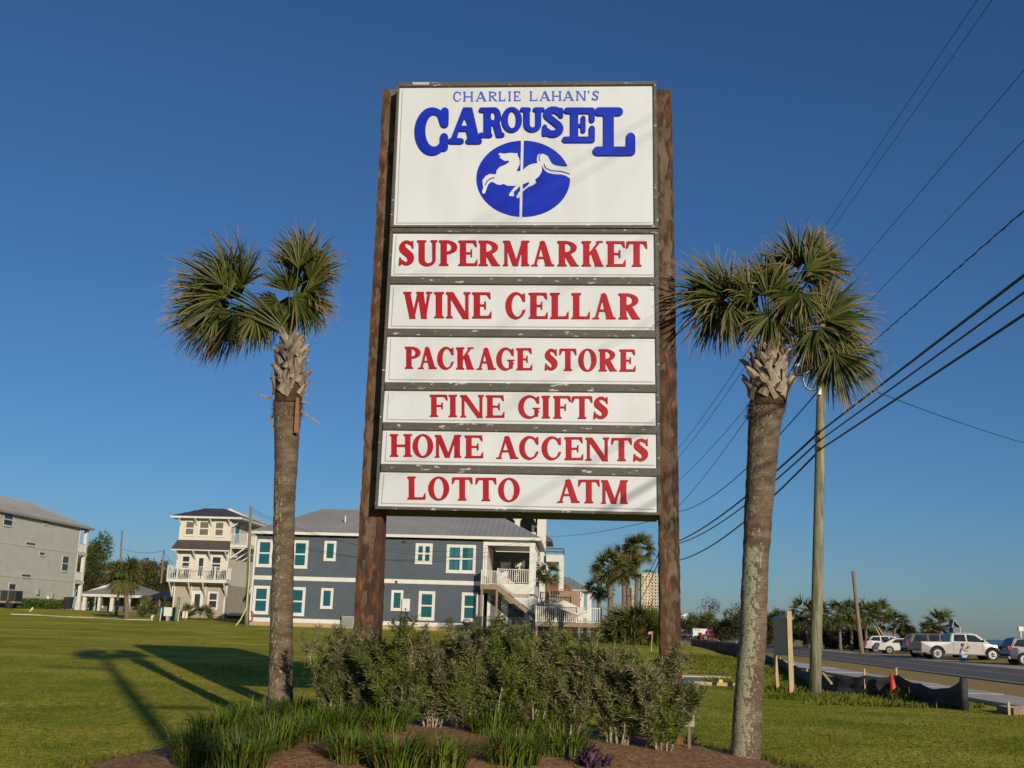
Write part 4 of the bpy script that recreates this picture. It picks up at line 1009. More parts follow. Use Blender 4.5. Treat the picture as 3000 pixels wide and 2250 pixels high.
def window_uv(parent, fac, ul, ur, vb, vt, M, panes='double', trim=.12, w=.03, Mp=None, name='window'):
    mb = MB(); F = fac
    F.box(mb, ul, ur, vt - trim, vt, w, w + .05); F.box(mb, ul, ur, vb, vb + trim, w, w + .052)
    F.box(mb, ul, ul + trim, vb + trim, vt - trim, w, w + .05); F.box(mb, ur - trim, ur, vb + trim, vt - trim, w, w + .05)
    F.box(mb, ul - .03, ur + .03, vb - .03, vb, w, w + .08)
    cols = [(ul + trim, ur - trim)] if panes in ('single', 'double') else [(ul + trim, (ul + ur) / 2 - .07), ((ul + ur) / 2 + .07, ur - trim)]
    if len(cols) == 2: F.box(mb, cols[0][1], cols[1][0], vb + trim, vt - trim, w, w + .05)
    rows = [(vb + trim, vt - trim)]
    if panes in ('double', 'pair'):
        mv = (vb + vt) / 2; F.box(mb, ul + trim, ur - trim, mv - .025, mv + .025, w, w + .035); rows = [(vb + trim, mv - .025), (mv + .025, vt - trim)]
    s = .035
    for a, b in cols:
        for c, d in rows:
            F.box(mb, a, a + s, c, d, w, w + .028); F.box(mb, b - s, b, c, d, w, w + .028); F.box(mb, a + s, b - s, c, c + s, w, w + .028); F.box(mb, a + s, b - s, d - s, d, w, w + .028)
    o = mb.build(name, M, parent)
    for a, b in cols:
        for c, d in rows:
            q = MB(); F.box(q, a + s, b - s, c + s, d - s, w - .01, w + .012); q.build('pane', Mp, o)
    return o
def railing(fac, u0, u1, v0, v1, w, mb=None, sp=.12, t=.035, posts=(), pv=0.0):
    mb = mb or MB()
    fac.box(mb, u0, u1, v1 - .05, v1, w - .05, w + .05); fac.box(mb, u0, u1, v0 + .06, v0 + .10, w - .02, w + .02)
    n = max(1, int((u1 - u0) / sp))
    for i in range(1, n): u = u0 + (u1 - u0) * i / n; fac.box(mb, u - t / 2, u + t / 2, v0 + .10, v1 - .05, w - t / 2, w + t / 2)
    for u in (u0, u1) + tuple(posts): fac.box(mb, u - .05, u + .05, v0 + pv, v1 + .04, w - .052, w + .052)
    return mb
def hip_roof(parent, fac, u0, u1, dep, ve, ur0, ur1, vr, wf=0.0, M=None, rib=.45, Mf=None, th=.2, Mrib=None):
    """hipped roof: eaves u0..u1 at height ve, front at w=wf, depth dep, ridge ur0..ur1 at height vr"""
    F = fac; wr = wf - dep / 2; mb = MB()
    A, B, C_, D_ = F.pt(u0, ve, wf), F.pt(u1, ve, wf), F.pt(u1, ve, wf - dep), F.pt(u0, ve, wf - dep)
    R0, R1 = F.pt(ur0, vr, wr), F.pt(ur1, vr, wr)
    mb.add([A, B, C_, D_, R0, R1], [(0, 1, 5, 4), (1, 2, 5), (2, 3, 4, 5), (3, 0, 4), (3, 2, 1, 0)])
    ro = mb.build('roof', M, parent, recalc=True)
    if Mf:
        fb = MB(); e = .003
        F.box(fb, u0 - e, u1 + e, ve - th, ve - .012, wf - .03, wf + .012); F.box(fb, u0 - e, u1 + e, ve - th, ve - .012, wf - dep - .012, wf - dep + .03)
        F.box(fb, u0 - .012, u0 + .03, ve - th, ve - .012, wf - dep, wf - .03); F.box(fb, u1 - .03, u1 + .012, ve - th, ve - .012, wf - dep, wf - .03)
        F.box(fb, u0 + .03, u1 - .03, ve - th + .03, ve - th + .05, wf - dep + .03, wf - .03)
        fb.build('eave', Mf, parent)
    if rib:
        rb = MB(); u = u0 + rib / 2; up = (B - A).cross(R0 - A).normalized()
        if up.z < 0: up = -up
        while u < u1:
            sm_ = 1.0
            if u < ur0: sm_ = (u - u0) / (ur0 - u0)
            elif u > ur1: sm_ = (u1 - u) / (u1 - ur1)
            if sm_ > .06: rb.bar(F.pt(u, ve, wf), F.pt(u, ve + (vr - ve) * sm_, wf - dep / 2 * sm_), .035, .07, up=up)
            u += rib
        # right hip
        w = wf - rib / 2
        up2 = (C_ - B).cross(R1 - B).normalized(); up2 = up2 if up2.z > 0 else -up2
        while w > wf - dep:
            d = wf - w; sm_ = min(1, min(d, dep - d) / (dep / 2))
            if sm_ > .06: rb.bar(F.pt(u1, ve, w), F.pt(u1 + (ur1 - u1) * sm_, ve + (vr - ve) * sm_, w), .035, .07, up=up2)
            w -= rib
        o = rb.build('roof_seam', Mrib or M, parent); o['kind'] = 'stuff'
    return ro
M_BLUEG = mat('slate_blue_siding', [(.060, .078, .098), (.075, .095, .115)], .75, .6, bump=.1)
M_WTRIM = mat('white_trim', [(.60, .58, .52), (.68, .66, .60)], .6, 2)
M_ROOFM = mat('grey_metal_roof', [(.27, .265, .25), (.33, .325, .31)], .6, .3, spec=.3)
M_TEAL = mat('teal_pane', [(.006, .07, .09), (.010, .10, .115)], .12, .5, spec=.6)
M_TEALD = mat('dark_teal_pane', [(.008, .05, .075), (.015, .10, .13)], .1, .5, spec=.6)
M_CURT = mat('teal_curtain', [(.012, .12, .14), (.018, .17, .19)], .6, 9, stretch=(6, 6, .1))
M_TANF = mat('tan_foundation', (.40, .28, .17), .9, 3, bump=.2)
M_WOOD = mat('weathered_wood', [(.22, .15, .10), (.32, .23, .15)], .85, 3, bump=.3, stretch=(6, 6, .6))
M_DGLASS = mat('dark_glass', [(.02, .025, .03), (.05, .06, .065)], .08, .7, spec=.6)
M_BLIND = mat('drawn_blind_pane', [(.13, .115, .08), (.17, .15, .11)], .3, 4)
M_BLACKM = mat('black_iron', (.018, .018, .02), .5, 5)
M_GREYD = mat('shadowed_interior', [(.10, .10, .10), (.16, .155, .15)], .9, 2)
M_UNIT = mat('beige_metal_cabinet', (.32, .31, .27), .5, 5)

# --- the blue house
A0 = atY(729, 1829, 90); A0.z = gz(A0.x, A0.y) ; A0 = atY(729, 1829, 90)
BF = Fac(A0); zb = A0.z
BH = thing('house', 'two storey slate blue house with grey metal roof and white trimmed teal windows', 'house', A0)
uR = BF.uv(1418, 1700)[0]; uP = BF.uv(1566, 1700)[0]; vE = BF.uv(1100, 1569)[1]; vT = vE - .22; DEPB = 12.5
v1 = BF.uv(1000, 1706)[1]; v0b = BF.uv(1000, 1694)[1] if False else None
vb0 = (BF.uv(731, 1697)[1]); vb1 = (BF.uv(731, 1685)[1]); vs0 = BF.uv(731, 1820)[1]; vs1 = BF.uv(731, 1808)[1]
mb = MB(); BF.box(mb, .0, uR, -.6, vT, -DEPB, -.001); mb.build('wall', M_BLUEG, BH)
mb = MB(); siding(mb, BF, .12, uR - .12, vs1, vb0, .19); siding(mb, BF, .12, uR - .12, vb1, vT, .19); mb.build('siding', M_BLUEG, BH, recalc=False)
mb = MB(); BF.box(mb, .0, uR, vb0, vb1, 0, .035); BF.box(mb, .0, uR, vs0, vs1, 0, .035); mb.build('trim_band', M_WTRIM, BH)
mb = MB(); BF.box(mb, -.02, .12, vs1, vT, 0, .04); mb.build('corner_board', M_WTRIM, BH)
mb = MB(); BF.box(mb, uR - .14, uR + .01, vs1, vT, 0, .04); mb.build('corner_board', M_WTRIM, BH)
mb = MB(); BF.box(mb, .01, uR, -.5, vs0, 0, .02); mb.build('foundation', M_TANF, BH)
uE0 = BF.uv(735, 1560, .5)[0]; uE1 = BF.uv(1584, 1585, .5)[0]
rv = atY(944, 1491, 90 + 5.9); ru0 = (rv - A0).dot(HU); vr = rv.z - zb; ru1 = (atY(1446, 1514, 90 + 5.0) - A0).dot(HU)
hip_roof(BH, BF, uE0, uE1, DEPB + 1.2, vE + .12, ru0, ru1, vr, wf=.55, M=M_ROOFM, Mf=M_WTRIM, th=.24)
mb = MB(); p = BF.pt(BF.uv(1010, 1545, -2.2)[0], vE + 1.2, -2.2); mb.tube([p, p + Vector((0, 0, .55))], .06, 8); mb.build('vent_pipe', M_WTRIM, BH)
for r, k in [((752, 1580, 799, 1661), 'double'), ((857, 1583, 903, 1665), 'double'), ((950, 1585, 985, 1643), 'single'), ((1217, 1592, 1267, 1652), 'pair'), ((1308, 1596, 1394, 1679), 'pair'),
             ((741, 1716, 789, 1799), 'double'), ((847, 1720, 894, 1804), 'double'), ((940, 1723, 976, 1783), 'single'), ((1146, 1729, 1181, 1789), 'single'), ((1226, 1732, 1274, 1817), 'double'), ((1352, 1736, 1400, 1820), 'double')]:
    window(BH, BF, r, M_WTRIM, k, trim=.20 if r[2] - r[0] > 40 else .17, Mp=M_TEALD if (k == 'pair' and r[0] < 1300) else M_TEAL)
for (x0, x1) in [(1317, 1330), (1333, 1345), (1372, 1384)]:
    a = BF.uv(x0, 1606)[0]; b = BF.uv(x1, 1606)[0]; c = BF.uv(x0, 1669)[1]; d = BF.uv(x0, 1606)[1]
    mb = MB(); 
    for k in range(6):
        u = a + (b - a) * k / 6; BF.box(mb, u, u + (b - a) / 6 - .015, c, d, .040, .046 + .004 * (k % 2))
    mb.build('curtain', M_CURT, BH)
mb = MB(); u, v = BF.uv(1161, 1705); BF.box(mb, u - .1, u + .1, v - .1, v + .1, .03, .07); mb.build('wall_vent', mat('maroon_vent', (.15, .03, .03), .6), BH)
mb = MB(); u, v = BF.uv(1184, 1587); BF.box(mb, u - .1, u + .12, v - .08, v + .06, .02, .14); mb.build('floodlight', M_BLACKM, BH)
# porch at the right end
LP = MB()
vPf = BF.uv(1530, 1711)[1]; vPf2 = BF.uv(1530, 1740)[1]; vPo = BF.uv(1530, 1600)[1]; dP = 6.5
BF.box(LP, uR + .01, uP, vPo, vT, -.35, .0); BF.box(LP, uP - .35, uP, vPo, vT, -DEPB, -.36)
BF.box(LP, uR + .01, uP, vPf2, vPf, -DEPB, .02); LP.build('porch_beam', M_WTRIM, BH)
uc0 = BF.uv(1551, 1650)[0]
for w in (0, -3.0, -6.0, -9.0, -DEPB + .4): mb = MB(); BF.box(mb, uc0, uP - .02, vPf, vPo, w - .40, w - .01); mb.build('porch_column', M_WTRIM, BH)
mb = MB(); BF.box(mb, uR + .02, uR + .20, vPf, vPo, -dP, -.1); mb.build('porch_pilaster', M_WTRIM, BH)
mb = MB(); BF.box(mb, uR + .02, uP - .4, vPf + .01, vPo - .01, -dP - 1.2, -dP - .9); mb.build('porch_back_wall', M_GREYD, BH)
mb = MB(); BF.box(mb, uR + .8, uR + 1.7, vPf + .01, vPf + 2.1, -dP - .9, -dP - .85); BF.box(mb, uR + 2.0, uR + 2.6, vPf + .6, vPf + 2.1, -dP - .9, -dP - .85); mb.build('porch_door', M_WTRIM, BH)
mb = railing(BF, BF.uv(1458, 1690)[0], uc0 - .02, vPf + .02, BF.uv(1500, 1667)[1], -.15, sp=.16, t=.05); mb.build('porch_railing', M_WTRIM, BH)
# under the porch: white garage wall with grey door
gu0 = uR + .25; mb = MB(); BF.box(mb, gu0, uP - .1, -.4, vPf2, -DEPB, -.9); mb.build('lower_wall', M_WTRIM, BH)
mb = MB(); a = BF.uv(1486, 1800)[0]; b = BF.uv(1534, 1800)[0]; c = BF.uv(1500, 1836)[1]; d = BF.uv(1500, 1768)[1]
BF.box(mb, a, b, c, d, -.9, -.86); dr = mb.build('garage_door', M_BLUEG, BH)
mb = MB()
for k in range(5): BF.box(mb, a + .25 + k * .26, a + .42 + k * .26, d - .42, d - .28, -.86, -.85)
mb.build('door_light', M_BLIND, dr)
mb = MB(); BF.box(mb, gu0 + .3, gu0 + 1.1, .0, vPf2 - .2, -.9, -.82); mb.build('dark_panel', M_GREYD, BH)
# side windows of the right end wall
SF = Fac(BF.pt(uP - .1, 0, -.9), HD, HU)
mb = MB(); 
for k in range(3): SF.box(mb, .6 + 3.4 * k, 2.2 + 3.4 * k, vPf2 - 1.7, vPf2 - .3, .0, .03)
mb.build('side_window', M_DGLASS, BH)
# outside stairs with landing
wS = 1.35; lu0 = BF.uv(1411, 1700, wS)[0]; lu1 = BF.uv(1459, 1700, wS)[0]; vL = BF.uv(1435, 1713, wS)[1]; vLt = BF.uv(1435, 1672, wS)[1]
mb = railing(BF, lu0, lu1, vL, vLt, wS, sp=.15, t=.05)
SL = Fac(BF.pt(lu0, 0, wS), HD, HU); railing(SL, .0, wS - .05, vL, vLt, 0, mb=mb, sp=.15, t=.05); mb.build('landing_railing', M_WTRIM, BH)
mb = MB(); BF.box(mb, lu0 - .08, lu1 + .08, vL - .36, vL - .01, .05, wS + .08); mb.build('landing_deck', M_WOOD, BH)
for u in (lu0 + .05, lu1 - .05):
    mb = MB(); BF.box(mb, u - .08, u + .08, -.4, vL - .36, wS - .1, wS + .06); mb.build('landing_post', M_WOOD, BH)
su1 = BF.uv(1583, 1812, wS)[0]; vS1 = BF.uv(1583, 1812, wS)[1]; n = 17; st0 = Vector(BF.pt(lu1, vL, wS)); st1 = Vector(BF.pt(su1, vS1, wS))
for k in range(n):
    f = k / n; u = lu1 + (su1 - lu1) * f; v = vL + (vS1 - vL) * f; mb = MB(); BF.box(mb, u, u + (su1 - lu1) / n + .05, v - .24, v - .19, .12, wS - .02); mb.build('stair_tread', M_WOOD, BH)
for w in (wS, .1):
    mb = MB(); p = BF.pt(lu1, vL - .25, w); q = BF.pt(su1, vS1 - .25, w); mb.bar(p, q, .06, .32); mb.build('stair_stringer', M_WOOD, BH)
mb = MB(); h = vLt - vL
mb.bar(BF.pt(lu1, vLt - .03, wS + .02), BF.pt(su1, vS1 + h - .03, wS + .02), .09, .06); mb.bar(BF.pt(lu1, vL + .08, wS + .02), BF.pt(su1, vS1 + .08, wS + .02), .05, .05)
for k in range(1, 34):
    f = k / 34; u = lu1 + (su1 - lu1) * f; v = vL + (vS1 - vL) * f; BF.box(mb, u - .025, u + .025, v + .08, v + h - .05, wS, wS + .045)
mb.build('stair_railing', M_WTRIM, BH)
# --- white railed deck in front, right of the stairs (its own structure)
wD = 3.2
DK0 = BF.pt(BF.uv(1571, 1800, wD)[0], 0, wD); DKF = Fac(DK0); gD = gz(DK0.x + 4, DK0.y) - zb
DK = thing('deck', 'raised wooden deck with long white railing right of the blue house', 'deck', (DK0.x, DK0.y, zb + gD))
du1 = DKF.uv(1762, 1800)[0]; vd0 = DKF.uv(1600, 1823)[1]; vd1 = DKF.uv(1600, 1777)[1]; dD = 2.6
mb = railing(DKF, 0, du1, vd0, vd1, 0, sp=.155, t=.055, posts=(du1 * .3, du1 * .62)); 
for u in (0, du1): railing(Fac(DKF.pt(u, 0, -dD), HN, HU), 0, dD, vd0, vd1, 0, mb=mb, sp=.16, t=.05)
mb.build('railing', M_WTRIM, DK)
for k in range(16):
    mb = MB(); DKF.box(mb, -.05, du1 + .05, vd0 - .045, vd0 - .005, -dD + k * dD / 16, -dD + (k + 1) * dD / 16 - .012); mb.build('deck_board', M_WOOD, DK)
mb = MB(); DKF.box(mb, -.05, du1 + .05, vd0 - .30, vd0 - .05, -.05, .02); DKF.box(mb, -.05, du1 + .05, vd0 - .30, vd0 - .05, -dD, -dD + .06); mb.build('rim_joist', M_WOOD, DK)
for f in (.012, .34, .66, .988):
    for w in (-.12, -dD + .1):
        mb = MB(); DKF.box(mb, du1 * f - .07, du1 * f + .07, gD - .3, vd0 - .05, w - .07, w + .07); mb.build('post', M_WOOD, DK)
for k in range(9):
    mb = MB(); DKF.box(mb, -1.1, -.1, gD + .12 + k * (vd0 - gD) / 9.0, gD + .16 + k * (vd0 - gD) / 9.0, -1.9 + k * .2 - 1.2, -1.62 + k * .2 - 1.2); mb.build('step', M_WOOD, DK)
# --- black iron fence across the yard
IFF = Fac(BF.pt(BF.uv(1388, 1830, 2.4)[0], 0, 2.4)); 
IF = thing('iron_fence', 'low black iron fence in front of the blue house stairs', 'fence', (IFF.P.x, IFF.P.y, gz(IFF.P.x, IFF.P.y)))
u1 = IFF.uv(1790, 1850)[0]; z_of = lambda u: gz(IFF.pt(u, 0, 0).x, IFF.pt(u, 0, 0).y) - zb
segn = 9
for k in range(segn + 1):
    u = u1 * k / segn; mb = MB(); IFF.box(mb, u - .03, u + .03, z_of(u) - .1, z_of(u) + 1.35, -.03, .03); mb.build('post', M_BLACKM, IF)
for k in range(segn):
    a = u1 * k / segn + .03; b = u1 * (k + 1) / segn - .03; za = z_of(a); zc = z_of(b); mb = MB()
    for hh in (.15, 1.05, 1.25): mb.bar(IFF.pt(a, za + hh, 0), IFF.pt(b, zc + hh, 0), .02, .03)
    for j in range(1, 19): f = j / 19; u = a + (b - a) * f; z = za + (zc - za) * f; IFF.box(mb, u - .008, u + .008, z + .1, z + 1.25, -.008, .008)
    mb.build('fence_panel', M_BLACKM, IF)
def boxthing(name, label, cat, px, pyb, D, w, h, d, m, extra=None, z=None, group=None, bevel=.01):
    p = atY(px, pyb, D); p.z = gz(p.x, p.y) if z is None else z
    T = thing(name, label, cat, p, group); mb = MB(); F = Fac(p); F.box(mb, -w / 2, w / 2, 0, h, -d, 0); mb.build('body', m, T, bevel=bevel)
    if extra: extra(T, F)
    return T
def ac_x(T, F):
    for k in range(9): mb = MB(); F.box(mb, -.42, .42, .10 + k * .085, .13 + k * .085, .004, .02); mb.build('louvre', M_GREYD, T)
    mb = MB(); F.box(mb, -.55, .55, -.12, -.001, -1.0, .1); mb.build('base_pad', M_CONC, T)
    mb = MB(); mb.tube([F.pt(0, .96, -.45), F.pt(0, 1.0, -.45)], .36, 18); mb.build('fan_grille', M_BLACKM, T)
boxthing('air_conditioner', 'grey air conditioner cabinet on a pad against the blue wall', 'air conditioner', 1017, 1834, 89.0, .95, .95, .9, M_UNIT, ac_x)
def mt_x(T, F):
    mb = MB(); p = [F.pt(-.35, 0, -.1), F.pt(-.35, -.5, -.1), F.pt(-.38, -1.2, -.1), F.pt(-.42, -2.1, -.1)]; mb.tube(p, .04, 6); mb.build('conduit', M_BLACKM, T)
    mb = MB(); mb.tube([F.pt(.1, 0, -.1), F.pt(.12, -.35, -.1), F.pt(.35, -.55, -.1), F.pt(.6, -.8, -.1)], .035, 6); mb.tube([F.pt(-.3, -.45, -.1), F.pt(.1, -.5, -.1)], .05, 6); mb.build('pipework', M_BLACKM, T)
    mb = MB(); F.box(mb, -.05, .05, .05, .25, .001, .02); mb.build('latch', M_BLACKM, T)
u, v = BF.uv(1188, 1791); p = BF.pt(u, v, .27)
boxthing('water_heater', 'white wall mounted water heater box on the blue house between lower windows', 'water heater', 1188, 1791, p.y, .62, .98, .22, M_WTRIM, mt_x, z=p.z)
# things along the wall
def bin_(label, px, pyb, D, m, w=.65, h=1.1):
    p = atY(px, pyb, D); p.z = gz(p.x, p.y); T = thing('wheelie_bin', label, 'wheelie bin', p); F = Fac(p); mb = MB()
    a = w / 2 * .8; b = w / 2; mb.hexa([F.pt(-a, .06, 0), F.pt(a, .06, 0), F.pt(a, .06, -.55), F.pt(-a, .06, -.55), F.pt(-b, h, .08), F.pt(b, h, .08), F.pt(b, h, -.62), F.pt(-b, h, -.62)]); mb.build('body', m, T, bevel=.02)
    mb = MB(); mb.hexa([F.pt(-b - .02, h + .005, .12), F.pt(b + .02, h + .005, .12), F.pt(b + .02, h + .005, -.66), F.pt(-b - .02, h + .005, -.66), F.pt(-b, h + .05, .08), F.pt(b, h + .05, .08), F.pt(b, h + .11, -.6), F.pt(-b, h + .11, -.6)]); mb.build('lid', m, T, bevel=.015)
    for s in (-1, 1): mb = MB(); mb.tube([F.pt(s * b * .95, .1, -.6), F.pt(s * b * .95 + s * .05, .1, -.6)], .1, 12); mb.build('wheel', M_BLACKM, T)
    return T
M_BIN = mat('black_plastic', (.02, .022, .024), .5, 4)
bin_('black wheelie bin beside the iron fence at the blue house', 1397, 1850, 86.5, M_BIN)
def grill():
    p = atY(1366, 1850, 87.2); p.z = gz(p.x, p.y); T = thing('kettle_grill', 'round kettle grill with pale lid beside the black bin', 'grill', p); F = Fac(p)
    mb = MB(); 
    def bowl(z0, z1, r, seg=7, up=True):
        pts = []; rr = []
        for k in range(seg + 1):
            a = math.pi / 2 * k / seg; pts.append(F.pt(0, z0 + (z1 - z0) * math.sin(a), 0)); rr.append(max(.02, r * math.cos(a)))
        return pts, rr
    a, b = bowl(.75, .45, .32); mb.tube(a, b, 16); mb.build('bowl', M_BLACKM, T, smooth=True)
    mb = MB(); a, b = bowl(.76, 1.05, .33); mb.tube(a, b, 16); mb.build('lid', M_UNIT, T, smooth=True)
    for k in range(3):
        t = k * 2.094; mb = MB(); mb.tube([F.pt(.2 * math.cos(t), .55, .2 * math.sin(t)), F.pt(.36 * math.cos(t), .0, .36 * math.sin(t))], .018, 6); mb.build('leg', M_BLACKM, T)
grill()
def pot_plant(label, px, pyb, D, h, seed):
    p = atY(px, pyb, D); p.z = gz(p.x, p.y); T = thing('potted_plant', label, 'plant', p); mb = MB()
    mb.tube([p, p + Vector((0, 0, .3))], [.2, .26], 14); mb.build('pot', M_BLACKM, T)
    rg = np.random.default_rng(seed); n = 500; b = np.array(p)[None] + np.array([0, 0, .3]) + rg.normal(0, 1, (n, 3)) * np.array([.22, .22, h * .22]) + np.array([0, 0, h * .45])
    leaves_np('foliage', b, rg.normal(0, 1, (n, 3)), rg.normal(0, 1, (n, 3)), rg.uniform(.06, .14, n), rg.uniform(.03, .05, n), rg.random(n) * .5, M_SLEAF, parent=T, kind=None)
pot_plant('dark bushy pot plant against the blue wall left of the grill', 1316, 1848, 87.6, 1.0, 5)

# --- beige three storey house
M_BEIGE = mat('beige_siding', [(.60, .53, .42), (.66, .59, .47)], .8, 1, bump=.1)
M_TAUPE = mat('taupe_siding', [(.34, .29, .225), (.38, .33, .26)], .8, 1, bump=.1)
M_ROOFB = mat('brown_metal_roof', [(.085, .065, .062), (.12, .09, .085)], .5, .5, metal=.2)
B0 = atY(502, 1812, 120); F3 = Fac(B0)
B3 = thing('house', 'narrow beige three storey house with balconies and dark brown hip roof', 'house', B0)
b1 = F3.uv(664, 1700)[0]; v_e = F3.uv(600, 1520)[1]; v_t2 = F3.uv(600, 1583)[1]; v_b = F3.uv(600, 1704)[1]; v_c = F3.uv(600, 1738)[1]; D3 = 11
mb = MB(); F3.box(mb, 0, b1, -.5, v_b - .3, -D3, 0); mb.build('lower_wall', M_TAUPE, B3)
mb = MB(); F3.box(mb, 0.01, b1 - .01, v_b - .3, v_e, -D3, -.001); mb.build('wall', M_BEIGE, B3)
mb = MB(); siding(mb, F3, .12, b1 - .12, v_b - .2, v_e - .1, .17); mb.build('siding', M_BEIGE, B3, recalc=False)
S3 = Fac(F3.pt(b1, 0, 0), HD, HU)
mb = MB(); siding(mb, S3, .12, D3 - .1, v_b - .3, v_e - .1, .17); mb.build('siding', M_BEIGE, B3, recalc=False)
mb = MB(); F3.box(mb, -.01, .12, 0, v_e, 0, .04); mb.build('corner_board', M_WTRIM, B3)
mb = MB(); F3.box(mb, b1 - .13, b1 + .02, 0, v_e, 0, .04); S3.box(mb, -.04, .12, 0, v_e, .0, .03); mb.build('corner_board', M_WTRIM, B3)
e0 = F3.uv(499, 1516, .9)[0]; e1 = F3.uv(700, 1522, .9)[0] + .3; rr0 = (atY(595, 1487, 120 + 4.5) - B0); rr1 = (atY(653, 1489, 120 + 4.5) - B0)
hip_roof(B3, F3, e0, e1, D3 + 1.6, v_e + .2, rr0.dot(HU), rr1.dot(HU), rr0.z, wf=.9, M=M_ROOFB, Mf=M_WTRIM, th=.22)
def bracket(par, F, u, vt, dv, w1, M=M_WTRIM, w0=.04):
    mb = MB(); F.box(mb, u - .06, u + .06, vt - dv, vt, w0, w0 + .1); F.box(mb, u - .06, u + .06, vt - .1, vt, w0 + .1, w0 + w1)
    mb.bar(F.pt(u, vt - dv + .05, w0 + .05), F.pt(u, vt - .06, w0 + w1 - .06), .11, .13); mb.build('bracket', M, par)
for u in (.1, b1 * .33, b1 * .62, b1 - .1): bracket(B3, F3, u, v_e - .02, .75, .75)
# pent roof over the balcony
pv0 = F3.uv(600, 1609, 1.1)[1]; mb = MB(); e = .35
mb.add([F3.pt(-e, pv0, 1.1), F3.pt(b1 + e, pv0, 1.1), F3.pt(b1 + .1, v_t2, .02), F3.pt(-.1, v_t2, .02), F3.pt(-e, pv0 - .05, 1.1), F3.pt(b1 + e, pv0 - .05, 1.1), F3.pt(b1 + .1, pv0 - .05, .02), F3.pt(-.1, pv0 - .05, .02)],
       [(0, 1, 2, 3), (4, 5, 1, 0), (7, 6, 5, 4), (5, 6, 2, 1), (4, 0, 3, 7)]); mb.build('pent_roof', M_ROOFB, B3)
mb = MB(); F3.box(mb, -e, b1 + e, pv0 - .18, pv0 - .055, .9, 1.12); mb.build('eave', M_WTRIM, B3)
for u in (.1, b1 * .36, b1 * .66, b1 - .1): bracket(B3, F3, u, pv0 - .19, .9, .95)
for r in [(541, 1525, 572, 1570), (582, 1525, 615, 1572), (628, 1527, 658, 1573)]: window(B3, F3, r, M_WTRIM, 'double', trim=.13, Mp=M_BLIND)
for r in [(531, 1626, 559, 1668), (618, 1628, 650, 1675)]: window(B3, F3, r, M_WTRIM, 'double', trim=.13, Mp=M_DGLASS)
window(B3, F3, (575, 1628, 602, 1694), M_WTRIM, 'single', trim=.22, Mp=M_DGLASS, name='balcony_door')
window(B3, F3, (561, 1731, 595, 1790), M_WTRIM, 'single', trim=.3, Mp=M_DGLASS, name='door'); window(B3, F3, (608, 1733, 640, 1785), M_WTRIM, 'double', trim=.17, Mp=M_DGLASS)
bw = 1.5; f0 = F3.uv(488, 1690, bw)[0]; f1 = F3.uv(664, 1690, bw)[0]; vf1 = F3.uv(575, 1697, bw)[1]; vf0 = F3.uv(575, 1706, bw)[1]; vfr = F3.uv(575, 1659, bw)[1]
mb = MB(); F3.box(mb, f0, f1, vf0, vf1, .03, bw); mb.build('balcony_floor', M_WTRIM, B3)
mb = railing(F3, f0 + .05, f1 - .05, vf1, vfr, bw - .06, sp=.19, t=.04, posts=(f0 + (f1 - f0) * .17, f0 + (f1 - f0) * .37, f0 + (f1 - f0) * .6, f0 + (f1 - f0) * .8))
for u in (f0 + .05, f1 - .05): railing(Fac(F3.pt(u, 0, 0.05), HN, HU), 0, bw - .15, vf1, vfr, 0, mb=mb, sp=.14, t=.045)
mb.build('balcony_railing', M_WTRIM, B3)
for u in (f0 + .25, f0 + (f1 - f0) * .36, f0 + (f1 - f0) * .60, f1 - .3): bracket(B3, F3, u, vf0 - .01, 1.5, 1.3)
# right side: upper balcony, teal door, stair rail
sw1 = 4.2; sv = S3.uv(690, 1600)[1] if False else F3.uv(664, 1594)[1]
mb = MB(); S3.box(mb, .2, 5.2, sv - .32, sv, .02, 1.9); mb.build('balcony_floor', M_WTRIM, B3)
mb = railing(S3, .25, 5.1, sv, sv + 1.15, 1.84, sp=.14, t=.045, posts=(2.6,)); railing(Fac(S3.pt(.25, 0, 0.03), HU, HN), 0, 1.8, sv, sv + 1.15, 0, mb=mb, sp=.14, t=.045); mb.build('balcony_railing', M_WTRIM, B3)
window_uv(B3, S3, 1.2, 3.2, sv + .02, sv + 2.3, M_WTRIM, 'single', trim=.15, Mp=M_TEAL, name='balcony_door')
for u in (.4, 2.6, 4.9): bracket(B3, S3, u, sv - .33, 1.2, 1.6)
for u in (.4, 3.0): bracket(B3, S3, u, v_e - .02, .75, .9)
# lower side porch, in its own shade
mb = MB(); S3.box(mb, 1.0, 8.5, .5, .75, .1, 2.8); mb.build('side_deck', M_WTRIM, B3)
for u in (1.2, 3.5, 6.0): mb = MB(); S3.box(mb, u - .08, u + .08, .75, 2.0, 2.6, 2.76); mb.build('side_deck_post', M_WTRIM, B3)
mb = MB(); S3.box(mb, 6.2, 6.4, .75, 4.3, 1.2, 1.4); mb.bar(S3.pt(4.0, 2.9, 1.3), S3.pt(7.6, 4.9, 1.3), .25, .2); mb.build('side_stair', M_WTRIM, B3)
